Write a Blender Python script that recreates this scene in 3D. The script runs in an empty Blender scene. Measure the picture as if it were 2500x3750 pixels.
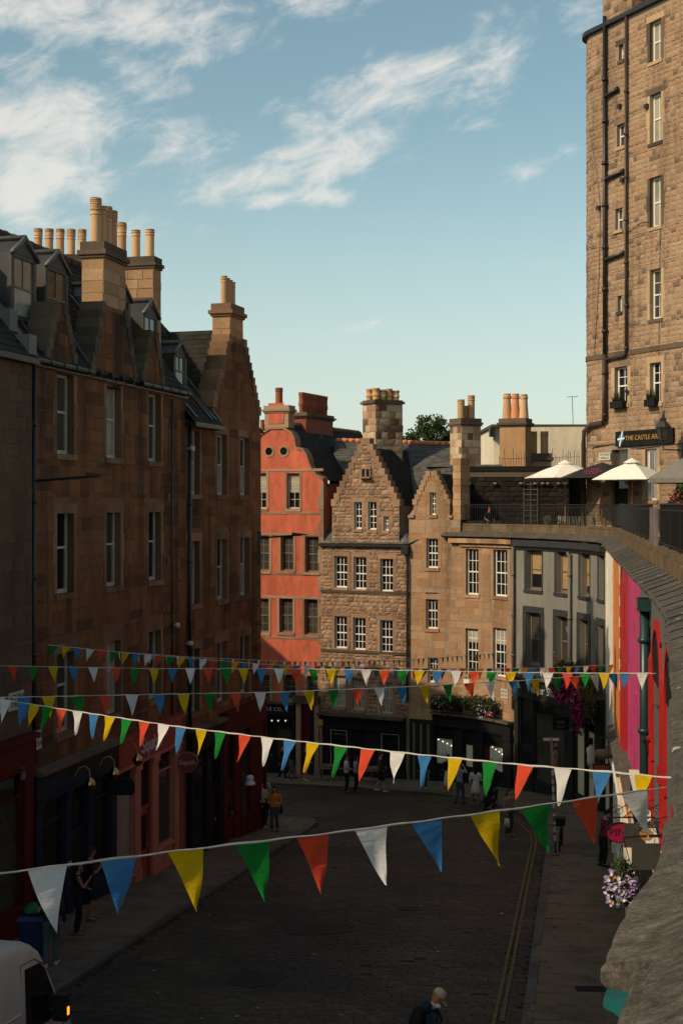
import bpy, math, random
from mathutils import Vector, Matrix
R = math.radians
rnd = random.Random(7)
C = bpy.context.scene.collection
SC = bpy.context.scene

# ------------------------------------------------------------------ camera
H = 12.0; FP = 5000.0; CX = 1250.0; HY = 1850.0
cam = bpy.data.cameras.new('camera'); camo = bpy.data.objects.new('camera', cam); C.objects.link(camo)
camo.location = (0, 0, H); camo.rotation_euler = (R(90), 0, 0)
cam.sensor_fit = 'VERTICAL'; cam.sensor_height = 36.0; cam.sensor_width = 24.0
cam.lens = FP / 3750.0 * 36.0
cam.shift_y = (HY - 1875.0) / 3750.0
cam.clip_start = 0.1; cam.clip_end = 2000
SC.camera = camo

# ------------------------------------------------------------------ sun, sky, exposure
SUN_AZ = (-0.85, -0.53); SUN_EL = 35.0
sl = math.hypot(*SUN_AZ)
sdir = Vector((SUN_AZ[0]/sl*math.cos(R(SUN_EL)), SUN_AZ[1]/sl*math.cos(R(SUN_EL)), math.sin(R(SUN_EL))))
sun = bpy.data.lights.new('sun', 'SUN'); sun.energy = 3.6; sun.angle = R(0.6); sun.color = (1.0, 0.81, 0.58)
suno = bpy.data.objects.new('sun', sun); C.objects.link(suno)
suno.rotation_euler = (-sdir).to_track_quat('-Z', 'Y').to_euler(); suno.location = (-30, -30, 60)
SC.view_settings.view_transform = 'Standard'; SC.view_settings.look = 'None'
SC.view_settings.gamma = 1.0; SC.view_settings.exposure = 0.0
SC.view_settings.use_curve_mapping = False
SC.cycles.use_denoising = True
SC.cycles.use_adaptive_sampling = True; SC.cycles.adaptive_threshold = 0.03
SC.cycles.max_bounces = 4; SC.cycles.diffuse_bounces = 2; SC.cycles.glossy_bounces = 2
SC.cycles.transparent_max_bounces = 6; SC.cycles.caustics_reflective = False; SC.cycles.caustics_refractive = False

W = bpy.data.worlds.new('World'); SC.world = W; W.use_nodes = True
def sky_world():
    nt = W.node_tree; nt.nodes.clear(); N = nt.nodes.new; L = nt.links.new
    out = N('ShaderNodeOutputWorld'); bg = N('ShaderNodeBackground'); bg.inputs['Strength'].default_value = 0.145
    sky = N('ShaderNodeTexSky'); sky.sky_type = 'NISHITA'; sky.sun_disc = False
    sky.sun_elevation = R(SUN_EL); sky.sun_rotation = math.atan2(SUN_AZ[0], SUN_AZ[1])
    sky.altitude = 60; sky.air_density = 1.0; sky.dust_density = 1.3; sky.ozone_density = 1.6
    tint = N('ShaderNodeMix'); tint.data_type = 'RGBA'; tint.blend_type = 'MULTIPLY'; tint.inputs['Factor'].default_value = 1.0
    tint.inputs['B'].default_value = SKYTINT + (1,)
    L(sky.outputs['Color'], tint.inputs['A'])
    hz = N('ShaderNodeMix'); hz.data_type = 'RGBA'; hz.inputs['B'].default_value = HAZECOL + (1,); L(tint.outputs['Result'], hz.inputs['A'])
    tc = N('ShaderNodeTexCoord'); sx = N('ShaderNodeSeparateXYZ'); L(tc.outputs['Generated'], sx.inputs[0])
    def M(op, a, b=None, clamp=False):
        m = N('ShaderNodeMath'); m.operation = op; m.use_clamp = clamp
        for k, v in enumerate((a, b)):
            if v is None: continue
            if isinstance(v, (int, float)): m.inputs[k].default_value = v
            else: L(v, m.inputs[k])
        return m.outputs[0]
    az = M('ARCTAN2', sx.outputs['X'], sx.outputs['Y'])          # heading, radians
    el = M('ARCSINE', M('MINIMUM', M('MAXIMUM', sx.outputs['Z'], -1.0), 1.0))
    hf = N('ShaderNodeMapRange'); hf.interpolation_type = 'SMOOTHSTEP'; L(el, hf.inputs['Value']); hf.inputs['From Min'].default_value = 0.30; hf.inputs['From Max'].default_value = -0.02; hf.inputs['To Max'].default_value = 0.62; L(hf.outputs['Result'], hz.inputs['Factor'])
    # wind-drawn coordinates: streaks rise gently to one side
    def noise(su, sv, rot, detail, off, rough=0.6):
        ca, sa = math.cos(rot), math.sin(rot)
        u = M('ADD', M('MULTIPLY', az, ca), M('MULTIPLY', el, sa)); v = M('ADD', M('MULTIPLY', az, -sa), M('MULTIPLY', el, ca))
        cb = N('ShaderNodeCombineXYZ'); L(M('MULTIPLY', u, su), cb.inputs[0]); L(M('MULTIPLY', v, sv), cb.inputs[1]); cb.inputs[2].default_value = off
        t = N('ShaderNodeTexNoise'); t.noise_dimensions = '3D'; L(cb.outputs[0], t.inputs['Vector'])
        t.inputs['Scale'].default_value = 1.0; t.inputs['Detail'].default_value = detail; t.inputs['Roughness'].default_value = rough
        t.inputs['Distortion'].default_value = 0.35
        return t.outputs['Fac']
    fine = noise(22, 44, 0.30, 7, 3.1, 0.62)
    wisp = noise(9, 30, 0.34, 3, 8.7, 0.6)
    big = noise(5, 14, 0.25, 3, 1.7, 0.5)
    # banks of cloud in the sky: (heading, elevation, half length, half height, tilt, weight), all round the horizon
    banks = CLOUDS
    tot = None
    ae = N('ShaderNodeCombineXYZ'); L(az, ae.inputs[0]); L(el, ae.inputs[1])
    for (a0, e0, ra, re, tl, wgt) in banks:
        mp = N('ShaderNodeMapping'); mp.vector_type = 'TEXTURE'; L(ae.outputs[0], mp.inputs['Vector'])
        mp.inputs['Location'].default_value = (a0, e0, 0); mp.inputs['Rotation'].default_value = (0, 0, tl); mp.inputs['Scale'].default_value = (ra, re, 1)
        gr = N('ShaderNodeTexGradient'); gr.gradient_type = 'QUADRATIC_SPHERE' if False else 'SPHERICAL'; L(mp.outputs[0], gr.inputs['Vector'])
        g = M('MULTIPLY', gr.outputs['Fac'], wgt*1.35)
        tot = g if tot is None else M('MAXIMUM', tot, g)
    tot = M('MINIMUM', tot, 1.0)
    gen = M('MULTIPLY', M('MAXIMUM', M('SUBTRACT', big, 0.60), 0.0), 1.5)
    tot = M('ADD', tot, gen)
    dens = M('ADD', M('ADD', M('MULTIPLY', tot, 0.62), M('MULTIPLY', fine, 1.55)), M('MULTIPLY', wisp, 0.75))
    mr = N('ShaderNodeMapRange'); mr.interpolation_type = 'SMOOTHSTEP'
    L(dens, mr.inputs['Value']); mr.inputs['From Min'].default_value = 1.34; mr.inputs['From Max'].default_value = 2.0
    mask = M('MULTIPLY', mr.outputs['Result'], M('MINIMUM', M('MULTIPLY', tot, 3.0), 1.0))
    mask = M('MULTIPLY', mask, 0.80)
    cm = N('ShaderNodeMix'); cm.data_type = 'RGBA'; L(mask, cm.inputs['Factor'])
    L(hz.outputs['Result'], cm.inputs['A']); cm.inputs['B'].default_value = CLOUDCOL + (1,)
    L(cm.outputs['Result'], bg.inputs['Color']); L(bg.outputs[0], out.inputs[0])
SKYTINT = (1.05, 1.09, 0.84)
CLOUDCOL = (6.0, 5.75, 5.3)
HAZECOL = (4.9, 5.25, 5.25)
def _b(x0, y0, x1, y1, hh, w):      # a streak seen between two points of the photographed sky, as heading / elevation
    a0, a1 = math.atan((x0-CX)/FP), math.atan((x1-CX)/FP); e0, e1 = math.atan((HY-y0)/FP), math.atan((HY-y1)/FP)
    return ((a0+a1)/2, (e0+e1)/2, math.hypot(a1-a0, e1-e0)/2*1.15, hh/FP*1.3, math.atan2(e1-e0, a1-a0), w)
CLOUDS = [
    _b(-400, 30, 1050, 130, 170, 1.0), _b(-300, 300, 350, 280, 120, .65), _b(-500, 560, 640, 430, 200, 1.0), _b(-500, 720, 600, 650, 190, 1.0), _b(350, 560, 950, 530, 120, .8), _b(380, 220, 700, 430, 200, .6),
    _b(450, 780, 1700, 440, 105, .92), _b(650, 770, 1350, 690, 75, .8), _b(820, 520, 2250, 60, 150, .84), _b(1450, 430, 1900, 350, 110, .7), _b(1900, 110, 2400, 160, 130, .6),
    _b(1750, 690, 2250, 520, 70, .42), _b(1850, 970, 2250, 960, 45, .6), _b(1150, 1200, 1550, 1150, 50, .3), _b(-300, 880, 900, 790, 100, .6), _b(900, -40, 1450, 10, 90, .8), _b(1900, 1180, 2250, 1165, 40, .5),
    (-0.9, 0.35, 0.5, 0.05, 0.3, 0.9), (-1.6, 0.5, 0.6, 0.06, 0.2, 0.8), (0.9, 0.4, 0.5, 0.05, 0.3, 0.8), (1.8, 0.45, 0.6, 0.06, 0.2, 0.9),
    (2.7, 0.5, 0.5, 0.05, 0.3, 0.8), (-2.6, 0.6, 0.5, 0.05, 0.1, 0.6), (0.1, 0.7, 0.5, 0.05, 0.2, 0.8)]
sky_world()
W.cycles.sampling_method = 'NONE'

# ------------------------------------------------------------------ materials
MATS = {}
def _nodes(name):
    m = bpy.data.materials.new(name); m.use_nodes = True; nt = m.node_tree
    b = nt.nodes['Principled BSDF']; MATS[name] = m
    return m, nt, b
def rnd_socket(nt):
    oi = nt.nodes.new('ShaderNodeObjectInfo'); ge = nt.nodes.new('ShaderNodeNewGeometry')
    a = nt.nodes.new('ShaderNodeMath'); a.operation = 'ADD'; nt.links.new(oi.outputs['Random'], a.inputs[0]); nt.links.new(ge.outputs['Random Per Island'], a.inputs[1])
    f = nt.nodes.new('ShaderNodeMath'); f.operation = 'FRACT'; nt.links.new(a.outputs[0], f.inputs[0])
    return f.outputs[0], ge.outputs['Position']
def noise_node(nt, pos, scale, detail=4, rough=0.6, stretch=(1, 1, 1)):
    mp = nt.nodes.new('ShaderNodeMapping'); mp.inputs['Scale'].default_value = stretch; nt.links.new(pos, mp.inputs['Vector'])
    t = nt.nodes.new('ShaderNodeTexNoise'); t.inputs['Scale'].default_value = scale; t.inputs['Detail'].default_value = detail; t.inputs['Roughness'].default_value = rough
    nt.links.new(mp.outputs[0], t.inputs['Vector'])
    return t.outputs['Fac']
def ramp(nt, fac, stops, interp='LINEAR'):
    r = nt.nodes.new('ShaderNodeValToRGB'); r.color_ramp.interpolation = interp
    e = r.color_ramp.elements
    while len(e) > 1: e.remove(e[0])
    e[0].position = stops[0][0]; e[0].color = tuple(stops[0][1]) + (1,)
    for p, c in stops[1:]:
        q = e.new(p); q.color = tuple(c) + (1,)
    nt.links.new(fac, r.inputs[0]); return r.outputs[0]
def mixc(nt, fac, a, b, mode='MIX'):
    m = nt.nodes.new('ShaderNodeMix'); m.data_type = 'RGBA'; m.blend_type = mode
    for nm, v in (('Factor', fac), ('A', a), ('B', b)):
        if isinstance(v, (int, float)): m.inputs[nm].default_value = v
        elif isinstance(v, tuple): m.inputs[nm].default_value = v + (1,) if len(v) == 3 else v
        else: nt.links.new(v, m.inputs[nm])
    return m.outputs['Result']
def bump(nt, b, h, strength, dist):
    bp = nt.nodes.new('ShaderNodeBump'); bp.inputs['Strength'].default_value = strength; bp.inputs['Distance'].default_value = dist
    nt.links.new(h, bp.inputs['Height']); nt.links.new(bp.outputs[0], b.inputs['Normal'])
def stone(name, cols, runs=0.0, soot=(0.02, 0.016, 0.012), soot_amt=0.5, soot_scale=0.5, streak=(1, 1, 0.25), grain=9, rough=0.9, bumpd=0.02, speck=0.3, lo=0.48, hi=0.72):
    m, nt, b = _nodes(name)
    r, pos = rnd_socket(nt)
    n = len(cols); base = ramp(nt, r, [(i/n, c) for i, c in enumerate(cols)], 'CONSTANT')
    g = noise_node(nt, pos, grain, 4, 0.65)
    base = mixc(nt, speck, base, ramp(nt, g, [(0.3, (0.25, 0.22, 0.2)), (0.7, (1.0, 0.98, 0.95))]), 'MULTIPLY')
    s = noise_node(nt, pos, soot_scale, 4, 0.6, streak)
    sm = ramp(nt, s, [(lo, (0, 0, 0)), (hi, (soot_amt,)*3)])
    base = mixc(nt, sm, base, soot)
    if runs:
        s2 = noise_node(nt, pos, 1.7, 3, 0.6, (1, 1, 0.07)); base = mixc(nt, ramp(nt, s2, [(0.50, (0, 0, 0)), (0.66, (runs,)*3)]), base, soot)
    nt.links.new(base, b.inputs['Base Color']); b.inputs['Roughness'].default_value = rough; b.inputs['Specular IOR Level'].default_value = 0.14
    bump(nt, b, g, 0.6, bumpd)
    return m
def paint(name, col, rough=0.5, var=0.25, scale=3.0, dirt=(0.03, 0.025, 0.02), dirt_amt=0.25, spec=0.4, metal=0.0, streak=(1, 1, 0.3), bumpd=0.0, lo=0.5, hi=0.75):
    m, nt, b = _nodes(name)
    r, pos = rnd_socket(nt)
    g = noise_node(nt, pos, scale, 5, 0.6, streak)
    c2 = tuple(min(1, c*(1-var)) for c in col); c3 = tuple(min(1, c*(1+var*0.4)) for c in col)
    base = ramp(nt, g, [(0.3, c2), (0.7, c3)])
    s = noise_node(nt, pos, scale*2.3, 6, 0.7, streak)
    base = mixc(nt, ramp(nt, s, [(lo, (0, 0, 0)), (hi, (dirt_amt,)*3)]), base, dirt)
    nt.links.new(base, b.inputs['Base Color']); b.inputs['Roughness'].default_value = rough; b.inputs['Metallic'].default_value = metal
    b.inputs['Specular IOR Level'].default_value = spec
    if bumpd: bump(nt, b, noise_node(nt, pos, 25, 6, 0.7), 0.5, bumpd)
    return m
def multi(name, cols, rough=0.8, spec=0.3, speck=0.35, grain=14, bumpd=0.0):
    m, nt, b = _nodes(name); r, pos = rnd_socket(nt)
    n = len(cols); base = ramp(nt, r, [(i/n, c) for i, c in enumerate(cols)], 'CONSTANT')
    g = noise_node(nt, pos, grain, 5, 0.65)
    base = mixc(nt, speck, base, ramp(nt, g, [(0.3, (0.3, 0.3, 0.3)), (0.7, (1.0, 1.0, 1.0))]), 'MULTIPLY')
    nt.links.new(base, b.inputs['Base Color']); b.inputs['Roughness'].default_value = rough; b.inputs['Specular IOR Level'].default_value = spec
    if bumpd: bump(nt, b, g, 0.5, bumpd)
    return m
def glass(name, col, rough=0.06, spec=0.5):
    m, nt, b = _nodes(name); r, pos = rnd_socket(nt)
    g = noise_node(nt, pos, 1.1, 3, 0.5)
    lo = tuple(c*0.45 for c in col)
    base = mixc(nt, 0.5, ramp(nt, g, [(0.35, lo), (0.7, col)]), ramp(nt, r, [(0, lo), (1, col)]))
    nt.links.new(base, b.inputs['Base Color']); b.inputs['Roughness'].default_value = rough; b.inputs['Specular IOR Level'].default_value = spec
    bump(nt, b, noise_node(nt, pos, 1.7, 2, 0.5), 0.06, 0.05)
    return m
def cloth(name, col, trans=0.35):
    m, nt, b = _nodes(name); r, pos = rnd_socket(nt)
    g = noise_node(nt, pos, 40, 3, 0.6)
    base = mixc(nt, 0.25, col, ramp(nt, g, [(0.3, (0.6, 0.6, 0.6)), (0.7, (1, 1, 1))]), 'MULTIPLY')
    base = mixc(nt, 0.22, base, ramp(nt, r, [(0, (0.5, 0.5, 0.5)), (1, (1, 1, 1))]), 'MULTIPLY')
    cr = noise_node(nt, pos, 9, 3, 0.55, (1, 1, 2.2)); bump(nt, b, cr, 0.4, 0.02)
    nt.links.new(base, b.inputs['Base Color']); b.inputs['Roughness'].default_value = 0.75; b.inputs['Specular IOR Level'].default_value = 0.15
    if trans:
        tr = nt.nodes.new('ShaderNodeBsdfTranslucent'); nt.links.new(base, tr.inputs['Color'])
        mx = nt.nodes.new('ShaderNodeMixShader'); mx.inputs[0].default_value = trans
        nt.links.new(b.outputs[0], mx.inputs[1]); nt.links.new(tr.outputs[0], mx.inputs[2])
        nt.links.new(mx.outputs[0], nt.nodes['Material Output'].inputs['Surface'])
    return m
def emit(name, col, strength):
    m, nt, b = _nodes(name)
    b.inputs['Base Color'].default_value = col + (1,); b.inputs['Emission Color'].default_value = col + (1,); b.inputs['Emission Strength'].default_value = strength
    return m

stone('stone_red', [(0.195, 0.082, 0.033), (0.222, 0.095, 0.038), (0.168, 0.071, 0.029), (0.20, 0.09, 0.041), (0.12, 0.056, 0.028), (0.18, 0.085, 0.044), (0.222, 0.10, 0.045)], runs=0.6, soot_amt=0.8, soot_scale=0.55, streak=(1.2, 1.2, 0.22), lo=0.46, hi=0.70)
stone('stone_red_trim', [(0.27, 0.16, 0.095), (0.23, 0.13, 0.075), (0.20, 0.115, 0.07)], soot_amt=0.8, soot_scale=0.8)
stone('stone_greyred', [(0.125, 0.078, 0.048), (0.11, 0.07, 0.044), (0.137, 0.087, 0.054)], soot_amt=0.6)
stone('stone_tan', [(0.46, 0.28, 0.15), (0.42, 0.25, 0.13), (0.48, 0.31, 0.18), (0.38, 0.22, 0.12)], soot_amt=0.45, soot_scale=0.7)
stone('stone_rubble', runs=0.2, cols=[(0.34, 0.205, 0.12), (0.40, 0.25, 0.15), (0.28, 0.155, 0.095), (0.36, 0.205, 0.135), (0.23, 0.14, 0.09), (0.44, 0.29, 0.19), (0.31, 0.175, 0.105)], soot_amt=0.5, soot_scale=0.6, bumpd=0.05, grain=7)
stone('stone_rubble_trim', [(0.33, 0.20, 0.125), (0.38, 0.24, 0.16), (0.29, 0.175, 0.11)], soot_amt=0.5)
stone('stone_ashlar', runs=0.25, cols=[(0.40, 0.245, 0.138), (0.36, 0.215, 0.122), (0.43, 0.27, 0.155), (0.385, 0.215, 0.115), (0.40, 0.255, 0.15), (0.35, 0.20, 0.105)], soot_amt=0.45, soot_scale=0.45)
stone('stone_tower', runs=0.35, cols=[(0.372, 0.242, 0.148), (0.335, 0.209, 0.127), (0.4, 0.271, 0.175), (0.363, 0.223, 0.133), (0.381, 0.252, 0.159), (0.288, 0.185, 0.117), (0.344, 0.223, 0.138), (0.186, 0.128, 0.09), (0.353, 0.237, 0.148), (0.372, 0.237, 0.143), (0.381, 0.223, 0.133)], soot_amt=0.5, soot_scale=0.35, bumpd=0.04, grain=8, lo=0.52, hi=0.75)
stone('stone_buff', [(0.50, 0.36, 0.21), (0.46, 0.32, 0.18)], soot_amt=0.25)
stone('stone_dark', [(0.13, 0.095, 0.065), (0.10, 0.075, 0.05), (0.16, 0.11, 0.075)], soot_amt=0.7)
stone('stone_black', [(0.022, 0.018, 0.014), (0.030, 0.023, 0.017), (0.017, 0.014, 0.011)], soot_amt=0.5)
stone('stone_mixed', [(0.55, 0.42, 0.27), (0.45, 0.30, 0.18), (0.60, 0.46, 0.30), (0.16, 0.10, 0.065), (0.36, 0.23, 0.14), (0.52, 0.40, 0.26)], soot_amt=0.3)
stone('mortar', [(0.33, 0.25, 0.18), (0.33, 0.25, 0.18)], soot_amt=0.5)
stone('mortar_dark', [(0.20, 0.105, 0.055), (0.20, 0.105, 0.055)], soot_amt=0.6)
LEDGE = stone('ledge_stone', [(0.135, 0.12, 0.10), (0.15, 0.132, 0.11), (0.12, 0.107, 0.091), (0.142, 0.124, 0.102)], soot=(0.055, 0.047, 0.038), soot_amt=0.75, soot_scale=3.2, streak=(1, 1, 1), grain=26, bumpd=0.007, speck=0.6, rough=0.8)
stone('kerb_brown', [(0.17, 0.12, 0.07), (0.20, 0.135, 0.078), (0.145, 0.105, 0.062)], soot=(0.05, 0.05, 0.02), soot_amt=0.7, soot_scale=2.5, streak=(1, 1, 1), grain=14, bumpd=0.03, speck=0.5)
def add_lichen(m):
    # pale lichen and bird-lime spots on the weathered slabs
    nt = m.node_tree; b = nt.nodes['Principled BSDF']; src = b.inputs['Base Color'].links[0].from_socket
    ge = nt.nodes.new('ShaderNodeNewGeometry'); vo = nt.nodes.new('ShaderNodeTexVoronoi'); vo.inputs['Scale'].default_value = 3.4; vo.inputs['Randomness'].default_value = 1.0
    w = noise_node(nt, ge.outputs['Position'], 6, 4, 0.6); mp = mixc(nt, 0.10, ge.outputs['Position'], w, 'ADD'); nt.links.new(mp, vo.inputs['Vector'])
    f = ramp(nt, vo.outputs['Distance'], [(0.09, (0.85,)*3), (0.14, (0, 0, 0))]); k = ramp(nt, noise_node(nt, ge.outputs['Position'], 5.5, 2, 0.5), [(0.52, (0, 0, 0)), (0.55, (1, 1, 1))])
    fk = mixc(nt, 1.0, f, k, 'MULTIPLY'); bl = ramp(nt, noise_node(nt, ge.outputs['Position'], 11, 6, 0.72, (1, 1.6, 1)), [(0.38, (0.55, 0.53, 0.5)), (0.52, (0.95, 0.95, 0.95)), (0.66, (1.5, 1.48, 1.42))]); sp = ramp(nt, noise_node(nt, ge.outputs['Position'], 70, 3, 0.7), [(0.35, (0.6, 0.6, 0.6)), (0.6, (1.15, 1.15, 1.15))])
    src = mixc(nt, 1.0, mixc(nt, 0.8, src, bl, 'MULTIPLY'), sp, 'MULTIPLY'); nt.links.new(mixc(nt, fk, src, (0.50, 0.47, 0.40)), b.inputs['Base Color'])
add_lichen(LEDGE)
paint('harl_coral', (0.53, 0.128, 0.068), 0.9, 0.3, 1.3, (0.14, 0.062, 0.042), 0.75, 0.15, bumpd=0.02)
paint('harl_cream', (0.66, 0.58, 0.44), 0.9, 0.15, 0.8, (0.25, 0.2, 0.14), 0.45, 0.15, bumpd=0.015)
paint('harl_grey', (0.205, 0.195, 0.165), 0.85, 0.18, 1.1, (0.09, 0.075, 0.052), 0.5, 0.2, bumpd=0.01)
paint('harl_tan', (0.42, 0.245, 0.125), 0.9, 0.2, 1.2, (0.2, 0.11, 0.06), 0.4, 0.15, bumpd=0.015)
paint('wall_white', (0.72, 0.66, 0.54), 0.7, 0.1, 1.5, (0.3, 0.25, 0.18), 0.3)
paint('wall_orange', (0.62, 0.21, 0.045), 0.6, 0.12, 1.5, (0.15, 0.08, 0.04), 0.3)
paint('wall_red', (0.44, 0.010, 0.010), 0.55, 0.25, 2.2, (0.10, 0.012, 0.012), 0.6)
paint('wall_pink', (0.50, 0.045, 0.17), 0.6, 0.25, 2.2, (0.18, 0.03, 0.07), 0.6)
paint('wall_slate', (0.12, 0.12, 0.12), 0.6, 0.15)
paint('trim_charcoal', (0.030, 0.032, 0.034), 0.5, 0.2)
paint('shop_red', (0.085, 0.006, 0.006), 0.6, 0.25, spec=0.15)
paint('shop_maroon', (0.075, 0.006, 0.007), 0.6, 0.25, spec=0.15)
paint('shop_navy', (0.010, 0.019, 0.036), 0.6, 0.3, spec=0.15)
paint('shop_pink', (0.43, 0.15, 0.105), 0.5, 0.15)
paint('shop_pinkred', (0.28, 0.036, 0.026), 0.5, 0.15)
paint('shop_black', (0.010, 0.010, 0.010), 0.6, 0.3, spec=0.15)
paint('shop_green', (0.018, 0.021, 0.018), 0.6, 0.3, spec=0.15)
paint('white_paint', (0.76, 0.73, 0.66), 0.45, 0.06, 4, (0.4, 0.36, 0.3), 0.2)
paint('cream_frame', (0.44, 0.40, 0.32), 0.5, 0.1, 4, (0.2, 0.16, 0.12), 0.35)
paint('brown_frame', (0.16, 0.12, 0.08), 0.5, 0.15, 4)
paint('black_metal', (0.012, 0.012, 0.012), 0.4, 0.3, 6, (0.05, 0.03, 0.02), 0.3, 0.5)
paint('pipe_brown', (0.055, 0.036, 0.026), 0.5, 0.4, 5, (0.12, 0.05, 0.025), 0.6)
paint('pipe_grey', (0.13, 0.12, 0.10), 0.5, 0.2, 5)
paint('pipe_green', (0.012, 0.045, 0.04), 0.35, 0.2, 5)
paint('teal_paint', (0.008, 0.12, 0.115), 0.5, 0.3, 6)
paint('dormer_grey', (0.065, 0.06, 0.052), 0.6, 0.3, 3)
paint('lead', (0.13, 0.122, 0.11), 0.5, 0.3, 3, (0.1, 0.09, 0.08), 0.5, 0.4, 0.2)
paint('lead_dark', (0.055, 0.052, 0.046), 0.5, 0.3, 3, (0.03, 0.03, 0.03), 0.6, 0.4, 0.2)
multi('slate_dark', [(0.024, 0.020, 0.015), (0.032, 0.027, 0.020), (0.019, 0.016, 0.013), (0.038, 0.031, 0.022), (0.027, 0.024, 0.015)], 0.85, 0.2)
multi('slate_grey', [(0.085, 0.08, 0.072), (0.11, 0.10, 0.09), (0.07, 0.067, 0.06), (0.125, 0.115, 0.10), (0.095, 0.085, 0.068)], 0.7, 0.3)
multi('clay_pot', [(0.60, 0.36, 0.18), (0.55, 0.31, 0.15), (0.64, 0.41, 0.22), (0.48, 0.27, 0.13)], 0.8, 0.2, 0.2)
multi('clay_red', [(0.30, 0.085, 0.045), (0.25, 0.07, 0.04)], 0.8, 0.2, 0.3)
multi('clay_orange', [(0.62, 0.27, 0.13), (0.56, 0.24, 0.11)], 0.8, 0.2, 0.2)
paint('ridge_orange', (0.66, 0.21, 0.10), 0.8, 0.2, 4)
glass('glass_dark', (0.016, 0.015, 0.014), 0.08, 0.35)
glass('glass_mid', (0.075, 0.068, 0.055))
glass('glass_curtain', (0.42, 0.38, 0.29), 0.12)
multi('blind_warm', [(0.42, 0.26, 0.12), (0.46, 0.29, 0.14)], 0.7)
multi('curtain_pale', [(0.50, 0.45, 0.35), (0.40, 0.36, 0.28)], 0.8)

# ------------------------------------------------------------------ mesh helpers
class MB:
    def __init__(s): s.v = []; s.f = []
    def add(s, vs, fs):
        o = len(s.v); s.v += [tuple(v) for v in vs]; s.f += [tuple(i+o for i in f) for f in fs]; return s
    def quad(s, a, b, c, d): return s.add([a, b, c, d], [(0, 1, 2, 3)])
    def box(s, c, size, M=None):
        x, y, z = size[0]/2, size[1]/2, size[2]/2
        vs = [Vector((i*x, j*y, k*z)) for k in (-1, 1) for j in (-1, 1) for i in (-1, 1)]
        if M is not None: vs = [M @ v for v in vs]
        c = Vector(c)
        return s.add([v+c for v in vs], [(0, 2, 3, 1), (4, 5, 7, 6), (0, 1, 5, 4), (2, 6, 7, 3), (0, 4, 6, 2), (1, 3, 7, 5)])
    def span(s, lo, hi): return s.box([(a+b)/2 for a, b in zip(lo, hi)], [abs(b-a) for a, b in zip(lo, hi)])
    def hexa(s, p):   # 8 points: bottom ring then top ring
        return s.add(p, [(3, 2, 1, 0), (4, 5, 6, 7), (0, 1, 5, 4), (1, 2, 6, 5), (2, 3, 7, 6), (3, 0, 4, 7)])
    def tube(s, path, r, n=6, cap=True):
        path = [Vector(p) for p in path]; rs = r if isinstance(r, (list, tuple)) else [r]*len(path)
        rings = []; up = None
        for i, p in enumerate(path):
            t = (path[min(i+1, len(path)-1)] - path[max(i-1, 0)])
            if t.length < 1e-9: t = Vector((0, 0, 1))
            t.normalize()
            a = Vector((0, 0, 1)) if abs(t.z) < 0.9 else Vector((1, 0, 0))
            x = t.cross(a).normalized(); y = t.cross(x).normalized()
            rings.append([p + (x*math.cos(2*math.pi*k/n) + y*math.sin(2*math.pi*k/n))*rs[i] for k in range(n)])
        o = len(s.v)
        for rg in rings: s.v += [tuple(q) for q in rg]
        for i in range(len(path)-1):
            for k in range(n):
                a, b = o+i*n+k, o+i*n+(k+1) % n
                s.f.append((a, b, b+n, a+n))
        if cap:
            s.f.append(tuple(o+k for k in range(n))[::-1]); s.f.append(tuple(o+(len(path)-1)*n+k for k in range(n)))
        return s
    def lathe(s, prof, n=12, c=(0, 0, 0), close=True):
        o = len(s.v); c = Vector(c)
        for r, z in prof:
            for k in range(n):
                a = 2*math.pi*k/n; s.v.append((c.x+r*math.cos(a), c.y+r*math.sin(a), c.z+z))
        for i in range(len(prof)-1):
            for k in range(n):
                a, b = o+i*n+k, o+i*n+(k+1) % n
                s.f.append((a, b, b+n, a+n))
        if close:
            s.f.append(tuple(o+k for k in range(n))[::-1]); s.f.append(tuple(o+(len(prof)-1)*n+k for k in range(n)))
        return s
    def prism(s, poly, off):   # polygon of 3D points pushed by a vector
        n = len(poly); off = Vector(off); a = [Vector(p) for p in poly]; b = [p+off for p in a]
        o = len(s.v); s.v += [tuple(p) for p in a+b]
        s.f.append(tuple(o+k for k in range(n))); s.f.append(tuple(o+n+k for k in range(n))[::-1])
        for k in range(n): s.f.append((o+k, o+n+k, o+n+(k+1) % n, o+(k+1) % n))
        return s
def wloc(o):
    v = Vector((0, 0, 0))
    while o is not None: v = v + o.location; o = o.parent
    return v
def setmat(me, mat): me.materials.append(MATS[mat] if isinstance(mat, str) else mat)
def mk(name, mb, mat, parent=None, kind=None, smooth=False, local=False):
    """one mesh object from a builder; world coordinates unless local, origin at the middle of its base"""
    v = mb.v
    me = bpy.data.meshes.new(name)
    if local: c = Vector((0, 0, 0))
    else:
        xs = [p[0] for p in v]; ys = [p[1] for p in v]; zs = [p[2] for p in v]
        c = Vector(((min(xs)+max(xs))/2, (min(ys)+max(ys))/2, min(zs)))
    me.from_pydata([(p[0]-c.x, p[1]-c.y, p[2]-c.z) for p in v], [], mb.f)
    setmat(me, mat)
    if smooth: me.polygons.foreach_set('use_smooth', [True]*len(me.polygons))
    o = bpy.data.objects.new(name, me); C.objects.link(o)
    if parent is not None:
        o.parent = parent; o.location = c if local else c - wloc(parent)
    else: o.location = c
    if kind: o['kind'] = kind
    return o
def inst(name, me, parent, loc, rotz=0.0, scale=None, mat=None):
    o = bpy.data.objects.new(name, me); C.objects.link(o)
    o.parent = parent; o.location = loc; o.rotation_euler = (0, 0, rotz)
    if scale is not None: o.scale = scale
    if mat is not None:
        o.material_slots[0].link = 'OBJECT'; o.material_slots[0].material = MATS[mat]
    return o
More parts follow.
